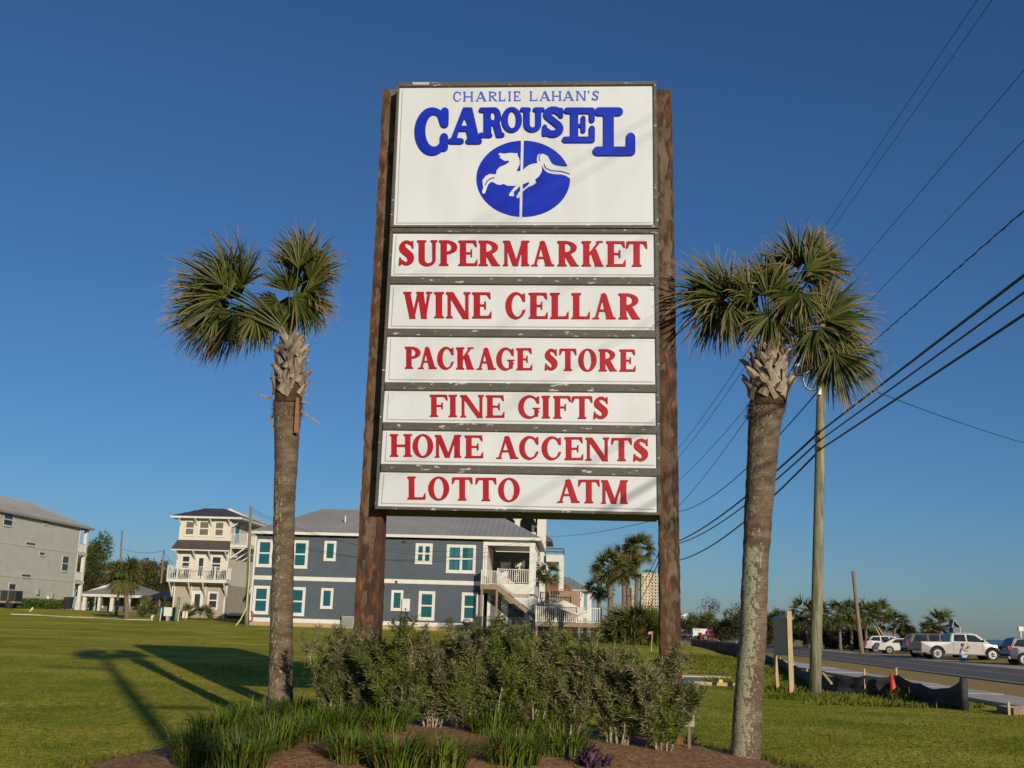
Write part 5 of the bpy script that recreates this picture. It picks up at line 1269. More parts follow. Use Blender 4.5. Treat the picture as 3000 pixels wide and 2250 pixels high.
# --- white roofed house behind it
W0 = atY(672, 1530, 138); W0.z = gz(W0.x, W0.y); FW = Fac(W0)
WH = thing('house', 'pale house with white gable roof peeping out behind the beige house', 'house', W0)
wu1 = 4.2; wv = FW.uv(690, 1530)[1]; wr = FW.uv(690, 1491)[1]
mb = MB(); FW.box(mb, -3.2, wu1 - .6, -.3, wv - .3, -9, 0); mb.build('wall', M_BEIGE, WH)
mb = MB(); rg0 = FW.uv(678, 1493)[0]
mb.add([FW.pt(-3.9, wv, .6), FW.pt(rg0, wr, .6), FW.pt(wu1 - .2, wv, .6), FW.pt(-3.9, wv, -9.5), FW.pt(rg0, wr, -9.5), FW.pt(wu1 - .2, wv, -9.5)], [(0, 1, 4, 3), (1, 2, 5, 4), (0, 2, 1), (3, 4, 5), (0, 3, 5, 2)]); mb.build('roof', M_WTRIM, WH)

# --- grey three storey house on the far left, seen down its long side
M_GREYS = mat('grey_siding', [(.50, .48, .42), (.56, .54, .48)], .8, 1, bump=.1)
M_LTRIM = mat('light_grey_trim', (.56, .54, .48), .7)
G0 = atY(213, 1757, 137); FG = Fac(Vector((G0.x, G0.y, G0.z)), -HD, HU)      # u runs from the far corner towards the camera
GH = thing('house', 'long grey three storey house at the left edge with white corner porches', 'house', G0)
gv = FG.uv(205, 1537)[1]; gL = 34
mb = MB(); FG.box(mb, 0, gL, -1.2, gv, -11, 0); mb.build('wall', M_GREYS, GH)
mb = MB(); siding(mb, FG, .12, gL, 0, gv, .2); mb.build('siding', M_GREYS, GH, recalc=False)
b2t = FG.uv(205, 1611)[1]; b2b = FG.uv(205, 1618)[1]; b1t = FG.uv(205, 1697)[1]; b1b = FG.uv(205, 1703)[1]
mb = MB(); FG.box(mb, 0, gL, b2b - .1, b2t, .02, .06); FG.box(mb, 0, gL, b1b - .1, b1t, .02, .06); mb.build('trim_band', M_LTRIM, GH)
mb = MB(); FG.box(mb, -.01, .16, -.2, gv, .02, .07); mb.build('corner_board', M_WTRIM, GH)
mb = MB(); ev = gv + .05
P_ = lambda u, v, w: FG.pt(u, v, w)
mb.add([P_(-2.9, ev, .5), P_(gL, ev, .5), P_(gL, ev, -12), P_(-2.9, ev, -12), P_(2.6, ev + 2.6, -5.5), P_(gL, ev + 2.6, -5.5)], [(0, 1, 5, 4), (1, 2, 5), (2, 3, 4, 5), (3, 0, 4), (0, 3, 2, 1)]); mb.build('roof', M_ROOFM, GH)
mb = MB(); FG.box(mb, -2.9, gL, ev - .25, ev - .01, .47, .53); FG.box(mb, -2.93, -2.87, ev - .25, ev - .01, -12, .47); mb.build('eave', M_ROOFM, GH)
rb = MB(); up = Vector((0, 0, 1))
for k in range(70):
    u = -2.4 + k * .5
    s_ = 1 if u > 2.6 else (u + 2.9) / 5.5; rb.bar(P_(u, ev, .5), P_(u, ev + 2.6 * s_, .5 - 6.0 * s_), .03, .06, up=FG.N)
o = rb.build('roof_seam', M_ROOFM, GH); o['kind'] = 'stuff'
mb = MB(); p = FG.pt(FG.uv(41, 1483)[0], ev + .9, -2.0); mb.tube([p, p + Vector((0, 0, .7))], .07, 8); mb.build('vent_pipe', M_WTRIM, GH)
for r, k, t in [((0, 1499, 7, 1512), 'single', .12), ((10, 1501, 36, 1543), 'double', .13), ((126, 1521, 142, 1538), 'single', .13), ((74, 1587, 103, 1600), 'single', .10), ((114, 1615, 130, 1630), 'single', .13),
                ((181, 1626, 199, 1676), 'double', .16), ((61, 1680, 89, 1693), 'single', .1), ((24, 1705, 43, 1753), 'double', .2)]:
    window(GH, FG, r, M_LTRIM, k, trim=t, Mp=M_DGLASS, w=.05)
for w in (.0, -3.6, -7.2, -10.8): mb = MB(); FG.box(mb, -2.4, -2.0, -1.0, ev - .26, w - .4, w); mb.build('porch_column', M_WTRIM, GH)
for vt in (b2t, b1t):
    mb = MB(); FG.box(mb, -2.5, -.02, vt - .45, vt - .1, -11, .05); mb.build('porch_floor', M_LTRIM, GH)
    mb = railing(FG, -1.95, -.05, vt - .1, vt + 1.0, -.1, sp=.16, t=.05); mb.build('porch_railing', M_LTRIM, GH)
mb = MB(); FG.box(mb, -2.5, -1.9, -1.2, -.2, -.5, .1); mb.build('column_base', M_LTRIM, GH)
for r, m in [((104, 1725, 113, 1742), M_UNIT), ((147, 1738, 154, 1754), M_UNIT), ((136, 1746, 141, 1755), M_WTRIM)]:
    ua, va = FG.uv(r[0], r[3]); ub, vb_ = FG.uv(r[2], r[1]); mb = MB(); FG.box(mb, min(ua, ub), max(ua, ub), va, vb_, .04, .25); mb.build('meter_box', m, GH)
# hedge and bin by it
def leafy(name, label, cat, c, rad, n, m, seed, size=.14, group=None, trunk=None, hollow=.45, lumps=9):
    rg = np.random.default_rng(seed); T = thing(name, label, cat, (c[0], c[1], gz(c[0], c[1])) if trunk else c, group); c = np.array(c, float); rad = np.array(rad, float)
    cen = rg.normal(0, .42, (lumps, 3)) * rad + c; lr = rg.uniform(.35, .62, lumps)
    i = rg.integers(0, lumps, n); d = rg.normal(0, 1, (n, 3)); d /= np.linalg.norm(d, axis=1)[:, None]; r = (hollow + (1 - hollow) * rg.random(n)) * lr[i]
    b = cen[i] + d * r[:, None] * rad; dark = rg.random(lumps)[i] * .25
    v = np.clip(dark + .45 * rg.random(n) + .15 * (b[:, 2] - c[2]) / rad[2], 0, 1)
    leaves_np('foliage', b, d + rg.normal(0, .7, (n, 3)), rg.normal(0, 1, (n, 3)), rg.uniform(.6, 1.4, n) * size, rg.uniform(.45, .8, n) * size, v, m, parent=T, fold=.15)
    if trunk:
        th, tr = trunk; b0 = Vector((c[0], c[1], gz(c[0], c[1]) - .2)); mb = MB(); tp = Vector((c[0] + .2, c[1], c[2])); mb.tube([b0, b0.lerp(tp, .5) + Vector((.1, 0, 0)), tp], [tr, tr * .8, tr * .4], 8)
        for k in range(5): q = Vector([float(t) for t in cen[k % lumps]]); mb.tube([b0.lerp(tp, .55 + .08 * k), q], [tr * .4, tr * .12], 6)
        mb.build('trunk', M_TRUNK, T, smooth=True)
    return T
M_LEAFG = mat('shrub_green', [(.025, .05, .010, 0), (.07, .12, .02, .5), (.14, .19, .03, 1)], .6, attr='v', transl=.2, spec=.25)
M_LEAFT = mat('tree_green', [(.015, .028, .008, 0), (.05, .075, .018, .5), (.11, .14, .035, 1)], .6, attr='v', transl=.2, spec=.2)
M_LEAFD = mat('scrub_green', [(.025, .028, .010, 0), (.08, .08, .025, .5), (.17, .15, .06, 1)], .7, attr='v', transl=.15, spec=.2)
c = FG.pt(14, .3, 1.6)
hg = thing('clipped_hedge', 'low clipped green hedge along the foot of the grey house', 'hedge', (c.x, c.y, gz(c.x, c.y)))
rg = np.random.default_rng(3); n = 9000; uu = rg.uniform(FG.uv(186, 1775, 1.6)[0], FG.uv(34, 1770, 1.6)[0], n); zz = rg.random(n); ww = rg.uniform(.9, 2.3, n)
ps = np.array([tuple(FG.pt(a, 0, w)) for a, w in zip(uu, ww)]); ps[:, 2] = gz_np(ps[:, 0], ps[:, 1]) + zz ** .6 * (1.05 + .12 * np.sin(uu * 2.1)) - .1
leaves_np('foliage', ps, rg.normal(0, 1, (n, 3)), rg.normal(0, 1, (n, 3)), rg.uniform(.12, .25, n), rg.uniform(.08, .14, n), rg.random(n), M_LEAFG, parent=hg)
bin_('black wheelie bin at the corner of the grey house', 195, 1783, 129, M_BIN, .9, 1.35)
# --- low grey house with carport between
L0 = atY(245, 1791, 150); L0.z = gz(L0.x, L0.y) ; L0 = atY(245, 1791, 150); FL_ = Fac(L0)
LH = thing('house', 'low single storey house with carport on white posts behind the leaning palm', 'house', L0)
lu = FL_.uv(404, 1790)[0]; lv = FL_.uv(330, 1746)[1]
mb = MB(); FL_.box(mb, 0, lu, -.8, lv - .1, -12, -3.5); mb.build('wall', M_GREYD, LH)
mb = MB(); FL_.box(mb, lu, lu + 6.2, -.8, lv - .4, -10, -.5); mb.build('wall', M_TAUPE, LH)
hip_roof(LH, FL_, -1.2, lu + .6, 12.5, lv + .2, 4.0, lu - 4, lv + 2.1, wf=.4, M=M_ROOFM, Mf=M_WTRIM, rib=0, th=.35)
hip_roof(LH, FL_, lu + .7, lu + 8.2, 11, lv - .1, lu + 3.5, lu + 5.5, lv + 1.7, wf=.2, M=M_ROOFM, Mf=M_GREYD, rib=0)
for x in (245, 290, 326, 374):
    u = FL_.uv(x, 1780)[0]; mb = MB(); FL_.box(mb, u - .22, u + .22, -.8, lv - .16, -.3, .1); mb.build('carport_post', M_WTRIM, LH)
window(LH, FL_.shift(-3.5), (291, 1758, 304, 1780), M_WTRIM, 'double', trim=.18, Mp=M_DGLASS)
# teal gabled house behind
T0 = atY(270, 1735, 175); T0.z = gz(T0.x, T0.y); FT = Fac(T0); TH_ = thing('house', 'pale teal house with white gable edges showing over the low grey roof', 'house', T0)
tu = FT.uv(395, 1735)[0]; tv = FT.uv(330, 1735)[1]; tr = FT.uv(330, 1711)[1]
M_PTEAL = mat('pale_teal_wall', (.30, .42, .40), .8)
mb = MB(); FT.box(mb, .5, tu - .5, -.5, tv, -10, 0); mb.add([FT.pt(.5, tv, 0), FT.pt(tu / 2, tr - .3, 0), FT.pt(tu - .5, tv, 0), FT.pt(.5, tv, -10), FT.pt(tu / 2, tr - .3, -10), FT.pt(tu - .5, tv, -10)], [(0, 2, 1), (3, 4, 5)]); mb.build('wall', M_PTEAL, TH_)
mb = MB(); mb.bar(FT.pt(-.3, tv, -5), FT.pt(tu / 2, tr, -5), 11, .35, up=Vector((0, 0, 1))); mb.bar(FT.pt(tu + .3, tv, -5), FT.pt(tu / 2, tr, -5), 11, .34, up=Vector((0, 0, 1))); mb.build('roof', M_WTRIM, TH_)

# --- white arched tower house right behind the blue one
K0 = atY(1478, 1700, 108); K0.z = gz(K0.x, K0.y); FK = Fac(K0)
M_STUC = mat('cream_stucco', [(.60, .57, .50), (.66, .63, .56)], .85, .6, bump=.1)
KH = thing('house', 'cream stucco house with arched tower openings rising behind the blue roof', 'house', K0)
def kb(x0, y0, x1, y1, w0=-4, w1=0.0, name='wall', m=None, mb=None):
    a = FK.uv(x0, y1, w1); b = FK.uv(x1, y0, w1); q = mb or MB(); FK.box(q, a[0], b[0], a[1], b[1], w0, w1)
    if mb is None: return q.build(name, m or M_STUC, KH)
ztop = FK.uv(1540, 1502)[1]
kb(1445, 1560, 1590, 1800, -9, -.3)
# arcade storey: piers and round arches
def arch(px0, px1, py_spring, py_top, py_bot, solid_to):
    a = FK.uv(px0, py_spring)[0]; b = FK.uv(px1, py_spring)[0]; vs_ = FK.uv((px0 + px1) / 2, py_spring)[1]; vt = FK.uv((px0 + px1) / 2, solid_to)[1]; c = (a + b) / 2; r = (b - a) / 2; n = 10; mb = MB()
    for k in range(n):
        t0 = math.pi * k / n; t1 = math.pi * (k + 1) / n
        x0_, x1_ = c - r * math.cos(t0), c - r * math.cos(t1); z0_, z1_ = vs_ + r * .75 * math.sin(t0), vs_ + r * .75 * math.sin(t1)
        mb.hexa([FK.pt(x0_, z0_, 0), FK.pt(x1_, z1_, 0), FK.pt(x1_, z1_, -.5), FK.pt(x0_, z0_, -.5), FK.pt(x0_, vt, 0), FK.pt(x1_, vt, 0), FK.pt(x1_, vt, -.5), FK.pt(x0_, vt, -.5)])
    mb.build('arch', M_STUC, KH)
arch(1468, 1508, 1530, 1508, 1570, 1500); arch(1524, 1568, 1530, 1508, 1570, 1500)
kb(1440, 1500, 1468, 1562, -.5); kb(1508, 1500, 1524, 1562, -.5); kb(1568, 1500, 1601, 1800, -2.5); kb(1440, 1462, 1601, 1500, -5)
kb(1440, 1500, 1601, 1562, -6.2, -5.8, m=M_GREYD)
mb = MB(); a = FK.uv(1560, 1545, -2)[0]; bb = FK.uv(1618, 1582, -2); mb.add([FK.pt(a, FK.uv(1560, 1540, -2)[1], -.6), FK.pt(bb[0], bb[1], -.6), FK.pt(bb[0], bb[1], -8), FK.pt(a, FK.uv(1560, 1540, -2)[1], -8), FK.pt(a, bb[1] - .25, -.6), FK.pt(bb[0], bb[1] - .25, -.6), FK.pt(bb[0], bb[1] - .25, -8), FK.pt(a, bb[1] - .25, -8)],
    [(0, 1, 2, 3), (4, 5, 1, 0), (7, 6, 5, 4), (5, 6, 2, 1), (6, 7, 3, 2), (7, 4, 0, 3)]); mb.build('tile_roof', M_ROOFB, KH)
# terrace tower on the right with parapet rail
kb(1600, 1626, 1652, 1645, -6, .5, 'terrace_slab'); kb(1636, 1645, 1652, 1733, -.4, .5, 'terrace_column'); kb(1600, 1645, 1606, 1700, -5, -.5)
kb(1596, 1700, 1650, 1706, -5, .4, 'terrace_slab'); kb(1640, 1645, 1650, 1735, -6, -5.6, 'terrace_column')
kb(1600, 1733, 1700, 1790, -6, -1.2, m=M_WOOD, name='brown_wall')
mb = MB()
for y in (1606, 1615): a = FK.uv(1600, y + 3, .4); b = FK.uv(1652, y, .4); FK.box(mb, a[0], b[0], a[1], b[1], .33, .4); FK.box(mb, b[0] - .08, b[0], a[1], b[1], -6, .33)
for x in (1602, 1626, 1651): a = FK.uv(x, 1627, .4); b = FK.uv(x + 1.5, 1606, .4); FK.box(mb, a[0], b[0], a[1], b[1], .3, .38)
mb.build('terrace_railing', mat('dark_blue_rail', (.05, .06, .10), .5), KH)
mb = MB(); a = FK.uv(1598, 1746, 1.0); b = FK.uv(1705, 1728, 1.0); mb = railing(FK, a[0], b[0], a[1], b[1], 1.0, sp=.22, t=.05); mb.build('terrace_railing', M_WOOD, KH)
# outside masonry stair descending to the right
mb = MB(); a = FK.uv(1596, 1757, 1.6); b = FK.uv(1650, 1757, 1.6); c = FK.uv(1708, 1780, 1.6)
mb.prism([FK.pt(a[0], a[1], 1.6), FK.pt(b[0], b[1], 1.6), FK.pt(c[0] + .6, c[1] - .4, 1.6), FK.pt(c[0] + .6, c[1] - 1.1, 1.6), FK.pt(b[0] - .4, b[1] - .8, 1.6), FK.pt(a[0], a[1] - .8, 1.6)], -FK.N * 1.5); mb.build('stair', M_STUC, KH)
# brown gable roof and grey hip roof behind
R0_ = atY(1640, 1760, 118); R0_.z = gz(R0_.x, R0_.y); FR_ = Fac(R0_); RH = thing('house', 'house with rust brown metal roof between the cream terraces and the palms', 'house', R0_)
a = FR_.uv(1660, 1712); b = FR_.uv(1702, 1757); mb = MB(); mb.add([FR_.pt(a[0] - 2, a[1], 0), FR_.pt(a[0], a[1], 0), FR_.pt(b[0], b[1], 2.2), FR_.pt(a[0] - 2, b[1], 2.2), FR_.pt(a[0] - 2, b[1], -5), FR_.pt(b[0], b[1], -5)], [(3, 2, 1, 0), (2, 5, 1), (0, 1, 5, 4), (3, 4, 5, 2), (0, 4, 3)]); mb.build('roof', mat('rust_metal_roof', [(.20, .075, .045), (.26, .10, .06)], .6, 1), RH)
mb = MB(); FR_.box(mb, a[0] - 2, b[0] - .3, 0, b[1], -5, 1.9); mb.build('wall', M_WOOD, RH)
Q0 = atY(1662, 1790, 132); Q0.z = gz(Q0.x, Q0.y); FQ = Fac(Q0); QH = thing('house', 'house with blue grey hip roof left of the palm cluster', 'house', Q0)
a = FQ.uv(1650, 1728); b = FQ.uv(1730, 1728); r = FQ.uv(1668, 1686)
hip_roof(QH, FQ, a[0], b[0], 10, b[1], r[0] - 1, r[0], r[1], wf=.5, M=M_ROOFM, Mf=M_WTRIM, rib=.5)
mb = MB(); FQ.box(mb, a[0] + .6, b[0] - .8, -.5, b[1] - .2, -9, -.3); mb.build('wall', M_STUC, QH)
for x in (1700, 1726): a2 = FQ.uv(x, 1790)[0]; mb = MB(); FQ.box(mb, a2 - .25, a2 + .25, -.3, b[1] - .2, -.2, .2); mb.build('porch_column', M_WTRIM, QH)

# dark potted palms and clutter in the shade of the porch
for k, (uu_, hh_) in enumerate([(uR + 2.2, 1.7), (uR + 3.3, 1.3), (uR + 4.0, 1.8)]):
    c = BF.pt(uu_, vPf + .0, -3.6 - .6 * k); T = thing('potted_plant', ['dark feathery pot plant at the left of the upper porch', 'low dark pot plant in the middle of the upper porch', 'tall dark pot plant at the right of the upper porch'][k], 'plant', c, 'pot plants on the upper porch'); mb = MB(); mb.tube([c, c + Vector((0, 0, .4))], [.2, .28], 12); mb.build('pot', M_BLACKM, T)
    rg = np.random.default_rng(700 + k); n = 500; b = np.array(c)[None] + np.array([0, 0, .4]) + rg.normal(0, 1, (n, 3)) * np.array([.35, .35, hh_ * .25]) + np.array([0, 0, hh_ * .45])
    leaves_np('foliage', b, rg.normal(0, 1, (n, 3)), rg.normal(0, 1, (n, 3)), rg.uniform(.15, .35, n), rg.uniform(.04, .08, n), rg.random(n) * .4, M_LEAFT, parent=T)
# four dark slatted chairs on the beige balcony
for k, uu_ in enumerate((.10, .27, .72, .9)):
    c = F3.pt(f0 + (f1 - f0) * uu_, vf1, .75); Tc = thing('porch_chair', ['leftmost dark slatted chair on the beige house balcony', 'dark slatted chair left of the balcony door', 'dark slatted chair right of the balcony door', 'rightmost dark slatted chair on the beige house balcony'][k], 'chair', c, 'slatted chairs on the beige balcony')
    Fc = Fac(c); mb = MB(); Fc.box(mb, -.3, .3, .38, .43, -.3, .28); mb.build('seat', M_BLACKM, Tc)
    mb = MB()
    for j in range(5): mb.bar(Fc.pt(-.26 + j * .13, .42, -.3), Fc.pt(-.30 + j * .15, 1.15 - .05 * abs(j - 2), -.55), .08, .03)
    Fc.box(mb, -.32, .32, .62, .68, -.42, -.38); mb.build('backrest', M_BLACKM, Tc)
    for s_ in (-1, 1): mb = MB(); Fc.box(mb, s_ * .34 - .04, s_ * .34 + .04, 0, .62, .2, .26); Fc.box(mb, s_ * .34 - .05, s_ * .34 + .05, .621, .66, -.4, .3); Fc.box(mb, s_ * .34 - .04, s_ * .34 + .04, 0, .62, -.4, -.34); mb.build('arm', M_BLACKM, Tc)
# dark slatted screen under the deck
for k in range(7):
    mb = MB(); hgt = (vd0 - .32 - gD); DKF.box(mb, .1, du1 - .1, gD + .05 + hgt * k / 7.0, gD + .05 + hgt * (k + .78) / 7.0, -dD + .12, -dD + .15); mb.build('screen_slat', M_BIN if 'M_BIN' in globals() else M_BLACKM, DK)
# --- distant condominium towers
def tower(label, px0, px1, pyt, pyr, D, cols, rows, dep, m, mr, seed):
    P = atY(px0, 1838, D); P.z = 0; F = Fac(P); T = thing('apartment_tower', label, 'apartment tower', P)
    u1 = F.uv(px1, 1750)[0]; vt = F.uv((px0 + px1) / 2, pyt)[1]; vr_ = F.uv((px0 + px1) / 2, pyr)[1]
    mb = MB(); F.box(mb, 0, u1, 0, vt, -dep, 0); mb.build('wall', m, T)
    if mr: 
        mb = MB(); c = u1 / 2; mb.add([F.pt(0, vt + .01, .5), F.pt(u1, vt + .01, .5), F.pt(u1, vt + .01, -dep), F.pt(0, vt + .01, -dep), F.pt(u1 * .35, vr_, -dep / 2), F.pt(u1 * .6, vr_, -dep / 2)], [(0, 1, 5, 4), (1, 2, 5), (2, 3, 4, 5), (3, 0, 4), (0, 3, 2, 1)]); mb.build('roof', mr, T)
    for k in range(rows):
        v = vt * (k + .35) / rows
        for j in range(cols):
            u = u1 * (j + .5) / cols; mb = MB(); ww = u1 / cols * (.30 if j < cols - 2 else .42); F.box(mb, u - ww / 2, u + ww / 2, v, v + vt / rows * .5, .0, .15 if j < cols - 2 else .1)
            mb.build('window', M_DGLASS, T)
        mb = MB(); F.box(mb, u1 * .62, u1 + 1.2, v - vt / rows * .3, v - vt / rows * .18, -2, 1.2); F.box(mb, u1 * .62, u1 + 1.2, v - vt / rows * .18, v + vt / rows * .02, 1.0, 1.2); mb.build('balcony', m, T)
    # blind side towards the left shows dark
    return T
M_CONDO = mat('cream_condo', [(.55, .45, .30), (.60, .50, .34)], .9, .05)
tower('tall cream apartment tower with green roof on the horizon beside the rusty post', 1879, 1925, 1677, 1666, 900, 5, 18, 24, M_CONDO, mat('green_roof', (.08, .22, .17), .6), 1)
tower('lower yellowish apartment block half hidden by the palm trunks', 1843, 1857, 1717, 1717, 960, 3, 11, 14, M_CONDO, None, 2)
# ---------------------------------------------------------------- distant and middle palms, trees
def small_palm(name, label, D, crown_px, base_px, R_px, n, seed, tw=.32, group=None, droopy=0.0, skirt=False, segs=3):
    rnd = random.Random(seed); c = atY(crown_px[0], crown_px[1], D); b = atY(base_px[0], base_px[1], D); b.z = gz(b.x, b.y)
    T = thing(name, label, 'palm tree', b, group); R = R_px * 1.32 * D / 3250; n = int(n * 1.45)
    mb = MB(); mid = b.lerp(c, .5) + Vector((rnd.uniform(-.1, .1), 0, 0))
    h = c - b; pts = [b - Vector((0, 0, .3)), b.lerp(mid, .5), mid, mid.lerp(c, .5), c - h * .16, c - h * .02]
    mb.tube(pts, [tw * .6, tw * .52, tw * .48, tw * .48, tw * .62, tw * .4], 10); mb.build('trunk', M_TRUNK, T, smooth=True)
    # old leaf bases
    bm_ = MB()
    for i in range(22):
        a = i * 2.4; o = Vector((math.cos(a), math.sin(a), 0)); p = c - h * .02 + Vector((0, 0, -min(1.0, h.length * .25) * rnd.random())); bm_.bar(p + o * tw * .4, p + o * tw * 1.1 + Vector((0, 0, tw * .9)), .09, .03)
    o = bm_.build('leaf_bases', M_BOOT, T); o['kind'] = 'stuff'
    for i in range(n):
        a = i * 2.39996 + rnd.uniform(-.3, .3); el = rnd.uniform(-.75, 1.25) if not droopy else rnd.uniform(-1.2, 1.0)
        d = Vector((math.cos(a) * math.cos(el), math.sin(a) * math.cos(el), math.sin(el)))
        H = c + d * R * rnd.uniform(.38, .55)
        nr = (Vector((0, 0, 1)) - d * d.z + Vector((rnd.uniform(-.7, .7), rnd.uniform(-.7, .7), 0))).normalized()
        mb = MB(); frond(mb, c, H, (d + Vector((0, 0, -.25 - droopy * .4))), nr, R * rnd.uniform(.5, .72), n=18, spread=1.35, tipb=.7 if rnd.random() < .75 else .2, wbase=R * .055, droop=.55 + droopy, rnd=rnd, segs=segs)
        mb.build('frond', M_FRONDF, T, recalc=False, attr=True)
    if skirt:
        mb = MB()
        for i in range(30):
            a = i * 2.4; d = Vector((math.cos(a) * (.5 + .5 * (i % 2)), math.sin(a) * (.5 + .5 * (i % 2)), -.9)).normalized(); frond(mb, c, c + d * R * .42, d, Vector((math.cos(a), math.sin(a), .4)), R * .7, n=12, spread=.8, tipb=0.0, wbase=R * .05, droop=.6, rnd=rnd, segs=3, petiole=False)
        o = mb.build('dead_frond_skirt', M_FRONDF, T, recalc=False, attr=True); o['kind'] = 'stuff'
    return T
small_palm('palm_tree', 'short full palm with brown hanging skirt on the lawn between the grey and beige houses', 100, (366, 1682), (372, 1819), 50, 40, 5, tw=.42, droopy=.25, skirt=True)
small_palm('palm_tree', 'dark slim palm in front of the low carport, crown merged with the leaning palm', 112, (350, 1672), (341, 1792), 30, 16, 6, tw=.3, droopy=.3)
G_A = 'sabal palms clustered right of the white deck'
small_palm('palm_tree', 'tallest palm of the cluster, right beside the cream apartment tower', 84, (1870, 1612), (1862, 1800), 46, 28, 7, group=G_A)
small_palm('palm_tree', 'palm of the cluster behind the tallest one, its crown touching it on the left', 92, (1838, 1630), (1846, 1800), 42, 24, 8, group=G_A)
small_palm('palm_tree', 'leftmost full palm of the cluster with thick straight trunk', 78, (1788, 1668), (1789, 1830), 52, 30, 9, tw=.40, group=G_A)
small_palm('palm_tree', 'middle palm of the cluster with a bulge of old leaf bases', 82, (1828, 1675), (1827, 1800), 46, 26, 10, group=G_A)
small_palm('palm_tree', 'lowest darkest palm of the cluster, under the leftmost crown', 88, (1757, 1725), (1752, 1815), 40, 24, 11, group=G_A)
small_palm('palm_tree', 'palm squeezed between the cream terraces and the blue house', 98, (1606, 1682), (1600, 1800), 34, 20, 12)
# palmettos: fans on short stalks from the ground
def palmetto(label, px, pyb, D, rx, hz, n, seed, cat='shrub', group=None, m=M_FRONDF):
    rnd = random.Random(seed); b = atY(px, pyb, D); b.z = gz(b.x, b.y); T = thing('palmetto', label, cat, b, group); W = rx * D / 3250; H = hz * D / 3250
    for i in range(n):
        a = rnd.uniform(0, 6.283); r = W * math.sqrt(rnd.random()); p = b + Vector((math.cos(a) * r, math.sin(a) * r * .6, 0)); h = H * math.sqrt(max(.05, 1 - (r / W) ** 2)) * rnd.uniform(.35, .85)
        hub = p + Vector((math.cos(a) * .25, math.sin(a) * .25, h)); d = Vector((math.cos(a) * .8 + rnd.uniform(-.5, .5), math.sin(a) * .8 - .2, rnd.uniform(.1, 1.0))).normalized()
        mb = MB(); frond(mb, p, hub, d, Vector((rnd.uniform(-.6, .6), -.7, rnd.uniform(.2, .9))), H * rnd.uniform(.36, .52), n=20, spread=1.5, tipb=.8 if rnd.random() < .85 else .1, wbase=H * .035, droop=.4, rnd=rnd, segs=3)
        mb.build('frond', m, T, recalc=False, attr=True)
    return T
palmetto('big spreading saw palmetto clump filling the gap left of the rusty post', 1868, 1872, 72, 72, 118, 95, 21)
palmetto('narrow palmetto tuft under the trunk of the leftmost clustered palm', 1800, 1840, 80, 32, 70, 22, 22)
palmetto('yellow green palmetto bush left of the beige house', 455, 1806, 110, 42, 62, 30, 23)
palmetto('palmetto bush in front of the door of the beige house', 573, 1806, 108, 34, 56, 26, 24)
palmetto('low palmetto bush behind the white meter box', 520, 1800, 111, 26, 40, 16, 25)
# leafy trees
def tree_at(label, px, py, D, rx, rz, n, seed, size=.3, m=None, trunk=(0, .25), name='tree', group=None, hollow=.35, cat='tree'):
    c = atY(px, py, D); s = D / 3250
    return leafy(name, label, cat, (c.x, c.y, c.z), (rx * s, rx * s * .8, rz * s), n, m or M_LEAFT, seed, size, group, trunk, hollow, lumps=14)
M_LEAFL = mat('light_tree_green', [(.04, .06, .012, 0), (.10, .13, .03, .5), (.20, .23, .07, 1)], .6, attr='v', transl=.3, spec=.2)
tree_at('tall light green open tree rising between the grey house and the palm', 280, 1648, 190, 52, 82, 7000, 31, .34, M_LEAFL, (0, .3))
tree_at('dark bushy tree just right of the grey house porch', 246, 1700, 175, 34, 60, 6000, 32, .4, M_LEAFD)
tree_at('wide dark tree behind the short palm on the right', 425, 1712, 185, 66, 60, 8000, 33, .42, M_LEAFD)
tree_at('low dark tree close left of the beige house', 478, 1725, 160, 30, 55, 4500, 34, .36, M_LEAFD)
tree_at('dark leafy tree on the left behind the low carport roof', 345, 1710, 210, 50, 50, 5000, 35, .42, M_LEAFD)
# coastal scrub on the sea side of the road
gs = 'round scrub bushes along the sea side of the road'
sc = [(2020, 1836, 230, 42, 32, 'scrub bush under the pale gabled roof'), (2085, 1832, 210, 40, 40, 'scrub bush behind the red pickup'), (2130, 1852, 190, 42, 28, 'low scrub bush at the red pickup bonnet'),
      (2165, 1835, 185, 36, 36, 'rounded scrub bush just left of the right palm trunk'), (2265, 1855, 150, 42, 34, 'dark scrub bush seen under the plywood board edge'), (2345, 1868, 138, 48, 30, 'scrub bush below the three slim palms'),
      (2425, 1866, 130, 50, 32, 'scrub bush behind the utility pole'), (2500, 1868, 124, 46, 34, 'scrub bush at the foot of the leaning pole'), (2560, 1872, 122, 40, 28, 'scrub bush left of the white parked cars'),
      (2665, 1874, 120, 34, 18, 'low scrub behind the white sedan'), (2215, 1868, 165, 40, 24, 'low scrub bush hidden mostly by the right palm trunk')]
for i, (px, py, D, rx, rz, lb) in enumerate(sc): tree_at(lb, px, py - 6, D, rx, rz * 1.35, 4600, 50 + i, .26, M_LEAFD, None, 'scrub_bush', gs, .3, 'bush')
gp = 'palms along the sea side of the road'
